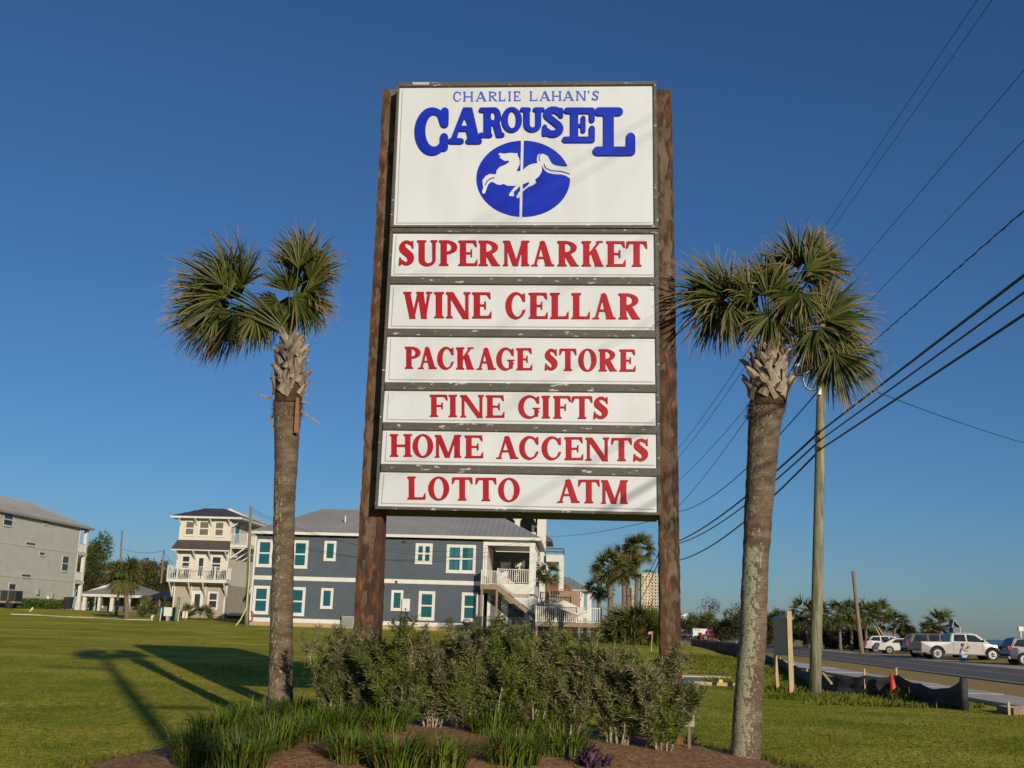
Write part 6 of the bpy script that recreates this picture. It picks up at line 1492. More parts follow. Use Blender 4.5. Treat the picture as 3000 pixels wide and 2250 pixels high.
pp = [(2355, 1796, 2372, 1885, 42, 118, 'slim palm left of the utility pole with a clear round crown'), (2281, 1815, 2284, 1880, 28, 125, 'small palm peeping over the plywood board'), (2400, 1795, 2408, 1885, 30, 122, 'palm half hidden behind the utility pole'),
      (2458, 1800, 2462, 1885, 44, 112, 'full palm right of the utility pole'), (2492, 1798, 2494, 1885, 40, 116, 'palm just left of the leaning wooden pole'), (2536, 1804, 2540, 1888, 44, 112, 'bushy palm right of the leaning wooden pole'),
      (2578, 1798, 2572, 1885, 38, 118, 'tallest palm of the right clump, leaning a little to the right'), (2622, 1832, 2616, 1888, 42, 115, 'low wide palm above the white parked cars'), (2752, 1838, 2758, 1880, 46, 112, 'short wide palm standing alone above the pickup'),
      (2722, 1845, 2726, 1880, 26, 116, 'small dark palm leaning left beside the lone wide palm'), (2075, 1828, 2078, 1870, 30, 200, 'far palm behind the red pickup'), (2035, 1832, 2037, 1870, 26, 210, 'far palm in front of the pale gabled roof')]
for i, (cx, cy, bx, by, R, D, lb) in enumerate(pp): small_palm('palm_tree', lb, D, (cx, cy), (bx, by), R, 20, 80 + i, tw=.3, group=gp)
# trees low on the horizon left and centre
for i, (px, py, D, rx, rz, lb) in enumerate([(1980, 1842, 300, 60, 20, 'distant dark thicket left of the white trailer')]):
    tree_at(lb, px, py, D, rx, rz, 3000, 110 + i, .5, M_LEAFD, None, 'thicket', None, .3, 'bush')

# ---------------------------------------------------------------- poles and wires
M_POLE = mat('weathered_pole', [(.10, .10, .058), (.20, .19, .12), (.30, .27, .19)], .9, 2.5, 8, bump=.6, bscale=10, stretch=(5, 5, .45), dist=1.2)
M_POLED = mat('dark_pole', [(.16, .12, .085), (.24, .19, .14)], .9, 3, 6, bump=.4, stretch=(5, 5, .5))
M_WIRE = mat('cable', (.012, .012, .016), .5, 3)
M_INSUL = mat('insulator', (.22, .19, .15), .3, 5)
M_GALV = mat('galvanised', [(.20, .20, .19), (.28, .28, .26)], .45, 8, metal=.4)
def pole(label, D, b, t, w, m=M_POLED, name='utility_pole', cross=None):
    B = atY(b[0], b[1], D); Tt = atY(t[0], t[1], D); g = gz(B.x, B.y); d = (B - Tt); B2 = Tt + d * ((Tt.z - g + .2) / (Tt.z - B.z)); B2v = Vector((B2.x, B2.y, g))
    T = thing(name, label, 'utility pole', B2v); mb = MB(); pts = [B2.lerp(Tt, k / 6) for k in range(7)]; mb.tube(pts, [w / 2 * (1 - .05 * k) for k in range(7)], 16); mb.build('pole', m, T, smooth=True)
    return T, B2v, Tt
TP, PB, PT = pole('tall pale wooden utility pole behind the right palm, with floodlight and crossarm', 31, (2388, 2036), (2413, 800), .335, M_POLE)
pat = lambda x, y, dy=0.0: atY(x, y, 31 + dy)
# top: ridge pin insulator, side post insulator, crossarm with insulators
mb = MB()
for k in range(9):
    p = pat(2414, 790 - k * 13); mb.tube([p, p + Vector((0, 0, .05))], [.075, .06], 10)
mb.tube([pat(2414, 800), pat(2414, 672)], .035, 8); mb.build('insulator', M_INSUL, TP, smooth=True)
mb = MB()
for k in range(9):
    p = pat(2450 + k * 5, 800); q = pat(2453 + k * 5, 800); mb.tube([p, q], [.075, .06], 10)
mb.tube([pat(2418, 802), pat(2497, 798)], .03, 8); mb.build('insulator', M_INSUL, TP, smooth=True)
mb = MB(); mb.bar(pat(2352, 990, -.25), pat(2492, 992, -.25), .12, .14); mb.build('crossarm', M_POLE, TP)
for x in (2368, 2428, 2478):
    mb = MB(); mb.tube([pat(x, 983, -.25), pat(x, 968, -.25), pat(x, 952, -.25)], [.055, .07, .03], 10); mb.build('insulator', M_INSUL, TP, smooth=True)
# floodlight on its bent arm
mb = MB(); mb.tube([pat(2400, 1142, -.2), pat(2372, 1142, -.3), pat(2358, 1132, -.3), pat(2353, 1112, -.3), pat(2356, 1095, -.3)], .035, 8); mb.build('lamp_arm', M_GALV, TP, smooth=True)
mb = MB(); mb.bar(pat(2328, 1086, -.5), pat(2362, 1080, -.5), .32, .33); mb.build('floodlight', M_UNIT, TP, bevel=.02)
mb = MB(); mb.bar(pat(2331, 1087, -.67), pat(2359, 1082, -.67), .02, .26); mb.build('lamp_glass', M_DGLASS, TP)
mb = MB(); mb.bar(pat(2402, 1128, -.19), pat(2402, 1156, -.19), .10, .06, up=fwd); mb.build('lamp_bracket', M_GALV, TP)
for y in (1268, 1290, 1316):
    mb = MB(); mb.bar(pat(2386, y, -.15), pat(2404, y - 3, -.20), .06, .10); mb.build('cable_clamp', M_WIRE, TP)
def wire(label, a, b, r, sag=.4, n=18, name='power_line', twist=0, group='overhead wires'):
    pts = []
    for k in range(n + 1):
        t = k / n; p = a.lerp(b, t); p = p + Vector((0, 0, -4 * sag * t * (1 - t)))
        pts.append(p)
    mb = MB(); mb.tube(pts, r, 6)
    if twist:
        L_ = (b - a).length; m = int(L_ * 9); q = []
        for k in range(m + 1):
            t = k / m; p = a.lerp(b, t) + Vector((0, 0, -4 * sag * t * (1 - t))); an = k * 1.0; q.append(p + Vector((math.cos(an) * r * 1.5, 0, math.sin(an) * r * 1.5)))
        mb.tube(q, r * .8, 4)
    o = mb.build(name, M_WIRE, None, smooth=True, loc=a); return top(o, label, 'wire', group)
# wires run parallel to the road: from pole height at Y=31 towards a pole behind the camera (Y about -22)
def along(px1, py1, a, yback=-24):
    """a: attachment at the pole; (px1,py1): where the wire leaves the frame"""
    d = ray(px1, py1); best = None
    for k in range(1, 400):
        Yk = 30 - k * .05 * 1.2; 
        if Yk < 3: break
        p = EYE + d * (Yk / d.y); s = (p.x - a.x) - (.068) * (p.y - a.y)
        if best is None or abs(s) < best[0]: best = (abs(s), p)
    p = best[1]; dv = (p - a); t = (yback - a.y) / dv.y
    return a + dv * t
W = [('highest thin wire from the top insulator to the upper edge', pat(2414, 668), (2862, 0), .0065, 0), ('second thin wire just below the highest one', pat(2425, 690, .2), (2906, 0), .0065, 0),
     ('thin wire from the side insulator to the upper right corner', pat(2497, 797), (3000, 206), .0075, 0), ('thin wire behind the palm crown rising to the right', pat(2478, 955, -.25), (3000, 411), .0075, 0),
     ('twisted wire crossing the middle of the right sky', pat(2410, 1130, -.1), (3000, 617), .009, 1),
     ('uppermost of the three thick black cables', pat(2398, 1268, -.18), (3000, 807), .026, 0), ('middle of the three thick black cables', pat(2402, 1290, -.18), (3000, 857), .019, 0), ('lowest of the three thick black cables', pat(2404, 1316, -.18), (3000, 922), .024, 0)]
for lb, a, (x, y), r, tw in W: wire(lb, a, along(x, y, a), r, sag=.0, twist=tw)
wire('fine drop wire running down to the right edge', pat(2560, 1145, 6), atY(3150, 1335, 60), .014, .2)
# onwards from the pole towards the far poles, seen left of it
NP = atY(1997, 1640, 78)
far = [('thin wire from the pole top running down left behind the palm', pat(2414, 668), atY(1955, 1350, 78), .014), ('second thin wire running down left beside the first', pat(2425, 690), atY(1962, 1368, 78), .014),
       ('third thin wire running down left from the crossarm', pat(2497, 797), atY(1960, 1432, 78), .014), ('fourth thin wire running down left from the crossarm', pat(2368, 955, -.25), atY(1950, 1520, 78), .014)]
for lb, a, b, r in far: wire(lb, a, b, r, .5)
wire('twisted wire continuing down left from the pole to the rusty post side', pat(2410, 1130, -.1), atY(1960, 1500, 78), .02, 1.0, twist=0)
wire('thick black cable sagging left from the pole past the right palm trunk', pat(2398, 1268, -.18), atY(1940, 1602, 78), .034, .55)
wire('middle black cable sagging left from the pole', pat(2402, 1290, -.18), atY(1938, 1600, 78), .026, .75)
wire('lowest black cable sagging left from the pole past the rusty post', pat(2404, 1316, -.18), atY(1935, 1645, 78), .030, .95)
P2, _, P2T = pole('distant pole rising out of the palm cluster behind the rusty post', 78, (1945, 1840), (1948, 1330), .3)
wire('cable dropping from behind the post towards the cream tower', atY(1938, 1602, 78), atY(1845, 1760, 130), .035, .5); wire('second cable dropping towards the cream tower', atY(1938, 1622, 78), atY(1800, 1800, 140), .035, 2.0)
pole('short dark pole top showing above the tallest clustered palm', 130, (1836, 1810), (1834, 1575), .25)
wire('wire sloping under the sign cabinet from the cream tower house', atY(1612, 1572, 108), atY(1990, 1505, 60), .018, .3)
pole('far thin pole above the red pickup', 240, (2146, 1860), (2145, 1765), .35); pole('farther thin pole above the white trailer', 260, (2043, 1845), (2042, 1780), .3)
pole('wooden pole leaning left among the roadside palms', 100, (2523, 1895), (2499, 1673), .42)
PA, _, pa = pole('wooden pole with bent top behind the short palm', 125, (344, 1790), (358, 1553), .26); PBt, _, pb_ = pole('thin wooden pole between the tree and the beige house', 125, (466, 1785), (480, 1611), .26)
PC, _, pc = pole('pale round pole standing at the left corner of the blue house', 86, (721, 1835), (735, 1483), .30, M_POLE)
wire('thin wire between the two poles on the left', pa - Vector((0, 0, 2)), pb_ - Vector((0, 0, .1)), .02, .4)
wire('thin wire from the thin left pole down to the beige house', pb_ - Vector((0, 0, .2)), B0 + HU * .5 + Vector((0, 0, 5.2)), .02, .2)
wire('thin wire crossing the blue house roof and wall', pc - Vector((0, 0, .2)), BF.pt(uR + .5, vPo - .9, .4), .014, 1.2); wire('second thin wire over the blue roof ending at the porch corner', pc - Vector((0, 0, .4)), BF.pt(uP, vT + .2, .6), .012, 1.9)
mb = MB(); a = atY(733, 1640, 85.8); mb.tube([atY(733, 1600, 85.8), atY(729, 1700, 85.6), atY(722, 1780, 85.2), atY(705, 1815, 84.8), atY(690, 1834, 84.5)], .05, 8); top(mb.build('guy_wire_guard', mat('yellow_plastic', (.55, .50, .16), .5), None, smooth=True, loc=a), 'yellow plastic guy guard curving down from the pole at the blue house', 'cable guard')
mb = MB(); mb.tube([atY(727, 1822, 86.2), atY(738, 1818, 86.2), atY(741, 1798, 86.2), atY(735, 1790, 86.2)], .07, 8); top(mb.build('red_conduit', mat('red_plastic', (.35, .03, .04), .5), None, smooth=True, loc=atY(733, 1810, 86.2)), 'red bent plastic conduit beside the pole at the blue house corner', 'pipe')

# ---------------------------------------------------------------- pole behind the camera, whose shadow lies on the lawn
def shadow_pole():
    bb = Vector((4.9, -8.3, 0)); bb.z = gz(bb.x, bb.y); tp = Vector((6.0, -8.2, 13.2))
    T = thing('utility_pole', 'wooden utility pole with crossarms standing behind the viewer', 'utility pole', bb); mb = MB()
    mb.tube([bb - Vector((0, 0, .2)), bb.lerp(tp, .5), tp], [.17, .15, .12], 12); mb.build('pole', M_POLED, T, smooth=True)
    for h, l, r_, t in ((12.7, 1.1, 1.1, .14), (11.3, 1.7, .1, .14), (8.1, .1, 1.25, .16)):
        c = bb.lerp(tp, (h - bb.z) / (tp.z - bb.z)); mb = MB(); mb.bar(c + Vector((-l, -.15, 0)), c + Vector((r_, -.15, 0)), t, t); mb.build('crossarm', M_POLED, T)
    
    return T, bb, tp
SPT, sb, stp = shadow_pole()
wire('drop wire behind the viewer leading off to the left', sb.lerp(stp, .61), Vector((sb.x - 30, sb.y - 6, 6.0)), .03, .3)

# ---------------------------------------------------------------- silt fence, board, cone, timber
M_SILT = mat('black_silt_fabric', [(.012, .012, .013), (.03, .03, .032), (.05, .05, .052)], .75, 1.2, 5, bump=.6, bscale=5, stretch=(1, 1, 5))
M_STAKE = mat('raw_stake', [(.38, .27, .15), (.50, .38, .22)], .8, 6, stretch=(5, 5, 1))
fp = [(2826, 2066, 26.4, 1989), (2760, 2056, 27.6, 2016), (2700, 2045, 28.8, 2002), (2634, 2034, 30.2, 1976), (2540, 2034, 30.8, 1978), (2450, 2030, 31.6, 1979), (2412, 2024, 33.2, 1972), (2370, 2012, 37, 1966), (2330, 1994, 42, 1948), (2290, 1972, 48, 1930), (2240, 1948, 54, 1914),
      (2160, 1918, 64, 1884), (2110, 1908, 74, 1879), (2060, 1900, 84, 1875), (2025, 1892, 92, 1871)]
fpw = []
for x, yb, D, yt in fp:
    a = atY(x, yb, D); t = atY(x, yt, D); a.z = gz(a.x, a.y) - .05; fpw.append((a, max(t.z, a.z + .35)))
SFN = thing('silt_fence', 'long sagging black silt fence between the lawn and the pavement', 'fence', fpw[0][0])
mb = MB(); cols_ = []
for i in range(len(fpw) - 1):
    for k in range(8):
        t = k / 8; a = fpw[i][0].lerp(fpw[i + 1][0], t); z = fpw[i][1] * (1 - t) + fpw[i + 1][1] * t; z -= .07 * math.sin(math.pi * t); cols_.append((a, z))
cols_.append(fpw[-1])
vs = []; rows_ = 6
for j, (a, z) in enumerate(cols_):
    for r in range(rows_ + 1):
        f = r / rows_; w = noise.noise(Vector((j * .35, f * 4, 2))) * .06 + .05 * math.sin(f * 14 + j * .2) * (1 - f); vs.append(a + Vector((w, w, 0)) + Vector((0, 0, (z - a.z) * f)))
fs = [(j * 7 + r, (j + 1) * 7 + r, (j + 1) * 7 + r + 1, j * 7 + r + 1) for j in range(len(cols_) - 1) for r in range(rows_)]
mb.add(vs, fs); o = mb.build('fabric', M_SILT, SFN, smooth=True); sm2 = o.modifiers.new('thick', 'SOLIDIFY'); sm2.thickness = .01
for i, (a, z) in enumerate(fpw):
    if i in (1, 2, 5, 6): continue
    if i == 0:
        mb = MB(); mb.tube([a, a + Vector((.0, 0, z - a.z + .0)), a + Vector((.01, 0, z - a.z + .03))], [.10, .085, .05], 10); mb.build('wrapped_end_post', M_SILT, SFN, smooth=True); continue
    mb = MB(); mb.bar(a + Vector((-.03, .05, -.1)), a + Vector((-.03, .05, z - a.z + (.17 if i in (3, 4) else .06))), .045, .045); mb.build('stake', M_STAKE, SFN)
p = atY(2400, 2005, 30.5); q = atY(2428, 1992, 31.2); r = Vector(p); r.z = gz(p.x, p.y)
mb = MB(); mb.bar(atY(2436, 2003, 30.9), atY(2410, 1972, 31.4), .07, .04); top(mb.build('loose_stake', M_STAKE, None, loc=r), 'loose pale stake leaning on the silt fence beside the utility pole', 'stake')
# traffic cone
M_ORANGE = mat('orange_plastic', [(.50, .045, .012), (.62, .07, .018)], .45, 5)
c = atY(2620, 2042, 29.9); c.z = gz(c.x, c.y); CN = thing('traffic_cone', 'faded orange traffic cone leaning against the silt fence', 'traffic cone', c); h = atY(2617, 1972, 29.9).z - c.z
mb = MB(); mb.tube([c + Vector((0, 0, .03)), c + Vector((-.01, .03, h * .5)), c + Vector((-.03, .08, h))], [.125, .08, .03], 18); mb.build('cone', M_ORANGE, CN, smooth=True)
mb = MB(); mb.box(c.x - .2, c.x + .2, c.y - .2, c.y + .2, c.z, c.z + .03); mb.build('base', M_ORANGE, CN, bevel=.008)
# plywood board on two posts, seen from behind
M_PLY = mat('grey_plywood', [(.44, .36, .25), (.54, .45, .33)], .9, 2.5, 6, bump=.15)
a = atY(2279, 2021, 33); b = atY(2319, 2022, 31.2); a.z = gz(a.x, a.y); b.z = gz(b.x, b.y)
NB = thing('notice_board', 'plywood notice board on two raw timber posts, seen edge on behind the right palm', 'notice board', (a + b) / 2)
mb = MB(); mb.bar(a - Vector((0, 0, .1)), atY(2271, 1919, 33), .09, .09); mb.build('post', M_STAKE, NB)
mb = MB(); mb.bar(b - Vector((0, 0, .1)), atY(2311, 1790, 31.2), .09, .13); mb.build('post', M_STAKE, NB)
mb = MB(); c0 = [atY(2267, 1920, 33), atY(2306, 1920, 31.25), atY(2302, 1811, 31.25), atY(2264, 1816, 33)]; mb.prism(c0, Vector((.03, .02, 0))); mb.build('board', M_PLY, NB)
mb = MB(); e = [atY(2262, 1815, 33.2), atY(2304, 1810, 31.1), atY(2322, 1813, 31.6), atY(2283, 1806, 33.2), ]; mid1 = atY(2306, 1800, 31.1); mb.add([e[0], e[1], atY(2303, 1801, 31.2), atY(2272, 1804, 33.2), atY(2325, 1812, 31.2), atY(2290, 1814, 33.4)], [(0, 1, 2, 3), (3, 2, 4, 5)]); o = mb.build('cap', M_GALV, NB); mo = o.modifiers.new('thick', 'SOLIDIFY'); mo.thickness = .03
# boards, tarp, tool lying on the grass left of the right palm
def plank(label, a, b, D, w, h, m=M_STAKE):
    p = atY(*a, D); q = atY(*b, D); p.z = gz(p.x, p.y) + h / 2; q.z = gz(q.x, q.y) + h / 2; mb = MB(); mb.bar(p, q, w, h); o = mb.build('timber', m, None, loc=(p.x, p.y, p.z - h / 2)); return top(o, label, 'timber', 'timber lying on the lawn')
plank('long raw timber lying on the lawn left of the right palm', (2045, 2012), (2152, 2018), 34, .22, .10); plank('shorter darker timber lying behind the long one', (2060, 2008), (2110, 2006), 35.5, .25, .08)
plank('small timber offcut at the blue tarp', (2032, 2011), (2046, 2012), 34, .2, .10)
mb = MB(); c = atY(2026, 2006, 34.5); c.z = gz(c.x, c.y)
for i in range(9):
    for j in range(7): mb.v.append((c.x - .55 + i * .14, c.y - .5 + j * .16, c.z + .16 * max(0, 1 - ((i - 4) / 4.6) ** 2 - ((j - 3) / 3.6) ** 2) + .03 * noise.noise(Vector((i, j, 0))))); mb.c.append(0)
mb.f = [(i * 7 + j, i * 7 + 7 + j, i * 7 + 8 + j, i * 7 + j + 1) for i in range(8) for j in range(6)]
top(mb.build('tarpaulin', mat('blue_tarp', [(.06, .12, .25), (.09, .17, .33)], .5, 5), None, loc=c, smooth=True), 'crumpled blue tarpaulin on the lawn right of the rusty post', 'tarpaulin')
c = atY(2033, 1990, 40); c.z = gz(c.x, c.y); mb = MB(); mb.box(c.x - 1.2, c.x + 1.2, c.y - .6, c.y + .6, c.z + .0, c.z + .05); top(mb.build('sheet', M_PLY, None, loc=c, bevel=.01), 'flat dark sheet lying on the lawn behind the blue tarpaulin', 'sheet')
c = atY(2111, 2010, 33.6); c.z = gz(c.x, c.y) + .10; mb = MB(); mb.box(c.x - .06, c.x + .06, c.y - .05, c.y + .05, c.z, c.z + .10); top(mb.build('spirit_level', mat('yellow_tool', (.6, .5, .04), .5), None, loc=c, bevel=.01), 'small yellow tool standing on the long timber', 'tool')
# survey stake with pink flag left of the rusty post
a = atY(1908, 1893, 62); a.z = gz(a.x, a.y); t = atY(1911, 1850, 62); SS = thing('survey_stake', 'pale survey stake with pink flag in front of the palmetto clump', 'stake', a); mb = MB(); mb.bar(a - Vector((0, 0, .1)), t, .06, .04); mb.build('stake', M_STAKE, SS)
mb = MB(); mb.add([t, t + Vector((-.2, 0, -.02)), t + Vector((-.25, 0, -.16)), t + Vector((-.02, 0, -.14))], [(0, 1, 2, 3)]); o = mb.build('flag', mat('pink_flag', (.65, .15, .30), .6), SS); o.modifiers.new('t', 'SOLIDIFY').thickness = .01
# white electric box by the rightmost shrub
def eb(T, F):
    mb = MB(); F.box(mb, -.05, .05, .12, .16, .001, .012); mb.build('label_plate', M_WTRIM, T)
def eb2(T, F):
    eb(T, F); mb = MB(); F.box(mb, -.02, .02, -.4, -.001, -.07, -.03); mb.build('pedestal', M_POLED, T)
p = atY(2020, 2130, 14.5); boxthing('utility_box', 'small white utility box on a stub post right of the rightmost shrub', 'utility box', 2020, 2130, 14.5, .13, .19, .10, M_UNIT, eb2, z=p.z)
# things on the lawn to the left: meter pedestal, bin, post, pipes, curb
M_GREENP = mat('green_plastic', (.012, .12, .08), .5, 3)
def mp(T, F):
    mb = MB(); F.box(mb, -.12, .12, -.95, 0, -.2, -.05); mb.build('pedestal', M_UNIT, T)
p = atY(490, 1805, 97); boxthing('meter_box', 'white meter box on a pedestal in front of the green transformer', 'meter box', 490, 1805, 97, .68, .75, .25, M_WTRIM, mp, z=p.z)
T = boxthing('transformer', 'dark green utility transformer behind the white meter box', 'transformer', 488, 1822, 99, 1.45, 1.15, 1.0, M_GREENP, None)
for x, w in ((468, .06), (521, .06)):
    a = atY(x, 1826, 96.5); a.z = gz(a.x, a.y); mb = MB(); mb.bar(a, a + Vector((.05, 0, 1.05)), w, w); top(mb.build('white_post', M_WTRIM, None, loc=a), ('slim white post left of the white meter box' if x == 468 else 'slim white post right of the wooden post'), 'post')
a = atY(514, 1830, 96); a.z = gz(a.x, a.y); mb = MB(); mb.tube([a - Vector((0, 0, .1)), a + Vector((.1, 0, 2.05))], .14, 12); top(mb.build('wooden_post', M_POLE, None, smooth=True, loc=a), 'stout wooden post right of the white meter box', 'post')
a = atY(543, 1799, 99); a.z = gz(a.x, a.y); S2 = thing('small_sign', 'small white double panel sign on a stake by the palmetto', 'sign', a); F = Fac(a)
for u in (-.25, .03): mb = MB(); F.box(mb, u, u + .2, .25, .85, 0, .03); mb.build('panel', M_WTRIM, S2)
mb = MB(); F.box(mb, -.05, .03, -.2, .9, -.05, -.001); mb.build('stake', M_POLED, S2)
for (x0, y0, x1, y1, D, lb) in [(444, 1824, 445, 1812, 98, 'white bent pipe stub left of the transformer'), (88, 1788, 97, 1777, 112, 'white slanting pipe stub in front of the grey house'), (326, 1794, 333, 1785, 118, 'white slanting pipe stub left of the carport post')]:
    a = atY(x0, y0, D); a.z = gz(a.x, a.y); h = atY(x1, y1, D) - atY(x0, y0, D); mb = MB(); mb.tube([a - h * .2, a + h, a + h + Vector((.15 if x0 == 444 else .02, 0, .02))], .11, 10); top(mb.build('pipe_stub', M_WTRIM, None, smooth=True, loc=a), lb, 'pipe', 'white pipe stubs in the lawn')
mb = MB()
pts = [(30, 1800), (120, 1803), (200, 1808), (280, 1811), (372, 1816), (440, 1817)]; wp = []
for x, y in pts:
    lo, hi = 60, 180
    for _ in range(40):
        m_ = (lo + hi) / 2; p = atY(x, y, m_)
        if p.z > gz(p.x, p.y): lo = m_
        else: hi = m_
    p = atY(x, y, min(lo, 112)); p.z = gz(p.x, p.y) + .03; wp.append(p)
for i in range(len(wp) - 1): mb.bar(wp[i], wp[i + 1], .28, .06)
structure(mb.build('kerb', M_CONC))
# clutter at the left edge: dark trailer with satellite dish on wall
c = atY(14, 1762, 118); g = gz(c.x, c.y); TR = thing('utility_trailer', 'dark low trailer at the left edge before the hedge', 'trailer', (c.x, c.y, g)); F = Fac(Vector((c.x, c.y, g)))
mb = MB(); F.box(mb, -2.5, 1.1, .75, 1.85, -1.5, 0); mb.build('body', M_BIN, TR, bevel=.04)
for u in (-1.2, .5): mb = MB(); mb.tube([F.pt(u, .42, .02), F.pt(u, .42, -.2)], .42, 18); mb.build('wheel', M_BLACKM, TR)
mb = MB(); F.box(mb, -2.5, 1.1, .55, .75, -1.5, .02); mb.build('frame', M_WOOD, TR)
for k in range(4): mb = MB(); F.box(mb, -2.3 + k * .85, -2.2 + k * .85, .8, 1.8, .0, .04); mb.build('rib', M_GREYD, TR)

# ---------------------------------------------------------------- vehicles
M_RUB = mat('tyre_rubber', (.018, .018, .018), .8, 10); M_RIM = mat('alloy_rim', [(.28, .28, .28), (.38, .38, .38)], .25, 8, metal=.8)
M_WINDOW = mat('car_glass', [(.012, .014, .016), (.03, .034, .038)], .05, 1.5, spec=.7)
M_RLAMP = mat('red_lamp', (.45, .01, .015), .2, 4); M_HLAMP = mat('clear_lamp', (.6, .6, .58), .1, 4); M_BUMP = mat('grey_bumper', (.05, .05, .052), .6, 5); M_CHROME = mat('chrome', (.55, .55, .55), .12, 5, metal=1)
def paint(name, c, rough=.28, metal=.0): return mat(name, [tuple(x * .94 for x in c), c], rough, 1.2, 2, metal=metal, coat=.25)
def car(name, label, cat, loc, rot, W_, low, belt, roof, wins, wheels, wr, m, m2=None, lamps=(), bed=None, rim=M_RIM, group=None):
    """low: side outline of lower body (x,z); roof: greenhouse outline above the belt; wins: side glass polygons"""
    T = thing(name, label, cat, loc, group); T.rotation_euler.z = rot; O = Vector(loc); hw = W_ / 2
    def L3(x, y, z): return Vector((O.x + x, O.y + y, O.z + z))
    def ywid(z): return hw * (1 - .03 * max(0, (.45 - z)) - (.0 if z < belt else .30 * (z - belt)) - .05 * max(0, (z - .75)) * (z <= belt))
    # lower body with wheel arches
    pts = list(low); bot = []
    zb_ = min(p[1] for p in low)
    for wx in wheels:
        r = wr * 1.16
        for k in range(9):
            a = math.pi * k / 8; bot.append((wx - r * math.cos(a) if True else 0, max(zb_, wr + r * math.sin(a) * 1.0)))
    outline = pts + sorted([], key=lambda p: p[0])
    # low is given from rear-bottom up over the top to front-bottom; arches run back along the underside
    bot = bot[::-1]
    poly = pts + bot
    n = len(poly); mb = MB()
    rings = [(-1.0, .965), (-.985, 1.0), (.985, 1.0), (1.0, .965)]
    cx = sum(p[0] for p in poly) / n; vs = []
    for s, k in ((-1, 1), (1, 1)):
        for x, z in poly:
            nose = 1 - .06 * max(0, abs(x) / (max(p[0] for p in low)) - .75) / .25
            vs.append(L3(x, s * ywid(z) * nose, z))
    fs = [tuple(range(n)), tuple(range(2 * n - 1, n - 1, -1))] + [(i, i + n, (i + 1) % n + n, (i + 1) % n) for i in range(n)]
    mb.add(vs, fs); o = mb.build('body', m, T)
    bm = bmesh.new(); bm.from_mesh(o.data); bmesh.ops.triangulate(bm, faces=[f for f in bm.faces if len(f.verts) > 4])
    ed = [e for e in bm.edges if len(e.link_faces) == 2 and e.calc_face_angle(0) > .7 and abs((e.verts[0].co.y) - (e.verts[1].co.y)) < .2 and min(e.verts[0].co.z, e.verts[1].co.z) > wr * 1.3]
    bmesh.ops.bevel(bm, geom=ed, offset=.05, segments=2, affect='EDGES'); bm.to_mesh(o.data); bm.free()
    # greenhouse
    n = len(roof); vs = []
    for s in (-1, 1):
        for x, z in roof: vs.append(L3(x, s * ywid(z) * .985, z))
    mb = MB(); mb.add(vs, [tuple(range(n)), tuple(range(2 * n - 1, n - 1, -1))] + [(i, i + n, (i + 1) % n + n, (i + 1) % n) for i in range(n)]); o = mb.build('cabin', m, T)
    bm = bmesh.new(); bm.from_mesh(o.data); ed = [e for e in bm.edges if len(e.link_faces) == 2 and e.calc_face_angle(0) > .8]; bmesh.ops.bevel(bm, geom=ed, offset=.05, segments=3, affect='EDGES'); bm.to_mesh(o.data); bm.free()
    for s in (-1, 1):
        for w in wins:
            mb = MB(); q = [L3(x, s * (ywid(z) * .985 + .006), z) for x, z in w]; mb.prism(q, Vector((0, -s * .02, 0))); mb.build('side_window', M_WINDOW, T)
    # front and rear glass: slightly proud of the sloping ends of the cabin
    for (a, b, nm) in ((roof[0], roof[1], 'rear_window'), (roof[-1], roof[-2], 'windscreen')):
        d = Vector((b[0] - a[0], 0, b[1] - a[1])); nn = Vector((d.z, 0, -d.x)).normalized(); nn = nn if (nn.x > 0) == (nm == 'windscreen') else -nn
        A = (a[0] + (b[0] - a[0]) * .12, a[1] + (b[1] - a[1]) * .12); B_ = (a[0] + (b[0] - a[0]) * .88, a[1] + (b[1] - a[1]) * .88)
        q = [L3(A[0], -ywid(A[1]) * .9, A[1]), L3(A[0], ywid(A[1]) * .9, A[1]), L3(B_[0], ywid(B_[1]) * .88, B_[1]), L3(B_[0], -ywid(B_[1]) * .88, B_[1])]
        mb = MB(); mb.prism([p + nn * .012 for p in q], -nn * .03); mb.build(nm, M_WINDOW, T)
    for wx in wheels:
        for s in (-1, 1):
            y = s * (hw - .14); wl = MB(); wl.tube([L3(wx, y - s * .12, wr), L3(wx, y - s * .11, wr), L3(wx, y + s * .10, wr), L3(wx, y + s * .13, wr)], [wr * .9, wr, wr, wr * .86], 28); w = wl.build('wheel', M_RUB, T)
            r_ = MB(); r_.tube([L3(wx, y + s * .08, wr), L3(wx, y + s * .135, wr)], [wr * .66, wr * .64], 24); r_.build('rim', rim, w)
            sp = MB()
            for k in range(5):
                a = k * 1.2566 + .3; sp.bar(L3(wx + .1 * wr * math.cos(a), y + s * .145, wr + .1 * wr * math.sin(a)), L3(wx + .42 * wr * math.cos(a + .3), y + s * .145, wr + .42 * wr * math.sin(a + .3)), .10 * wr, .30 * wr, up=Vector((0, 1, 0)))
            q = sp.build('rim_slot', M_RUB, w); q['kind'] = 'stuff'
    x0 = min(p[0] for p in low); x1 = max(p[0] for p in low)
    for s in (-1, 1):
        for (kind, x, z0, z1, yy, ww, dx) in lamps:
            mb = MB(); a = s * (hw * .96 - yy - ww); b = s * (hw * .97 - yy); mb.box(O.x + x, O.x + x + dx, min(O.y + a, O.y + b), max(O.y + a, O.y + b), O.z + z0, O.z + z1); mb.build('tail_light' if kind == 'r' else 'headlight', M_RLAMP if kind == 'r' else M_HLAMP, T, bevel=.02)
    mb = MB(); mb.box(O.x + x0 - .06, O.x + x0 + .12, O.y - hw * .93, O.y + hw * .93, O.z + .38, O.z + .56); mb.build('rear_bumper', m2 or m, T, bevel=.03)
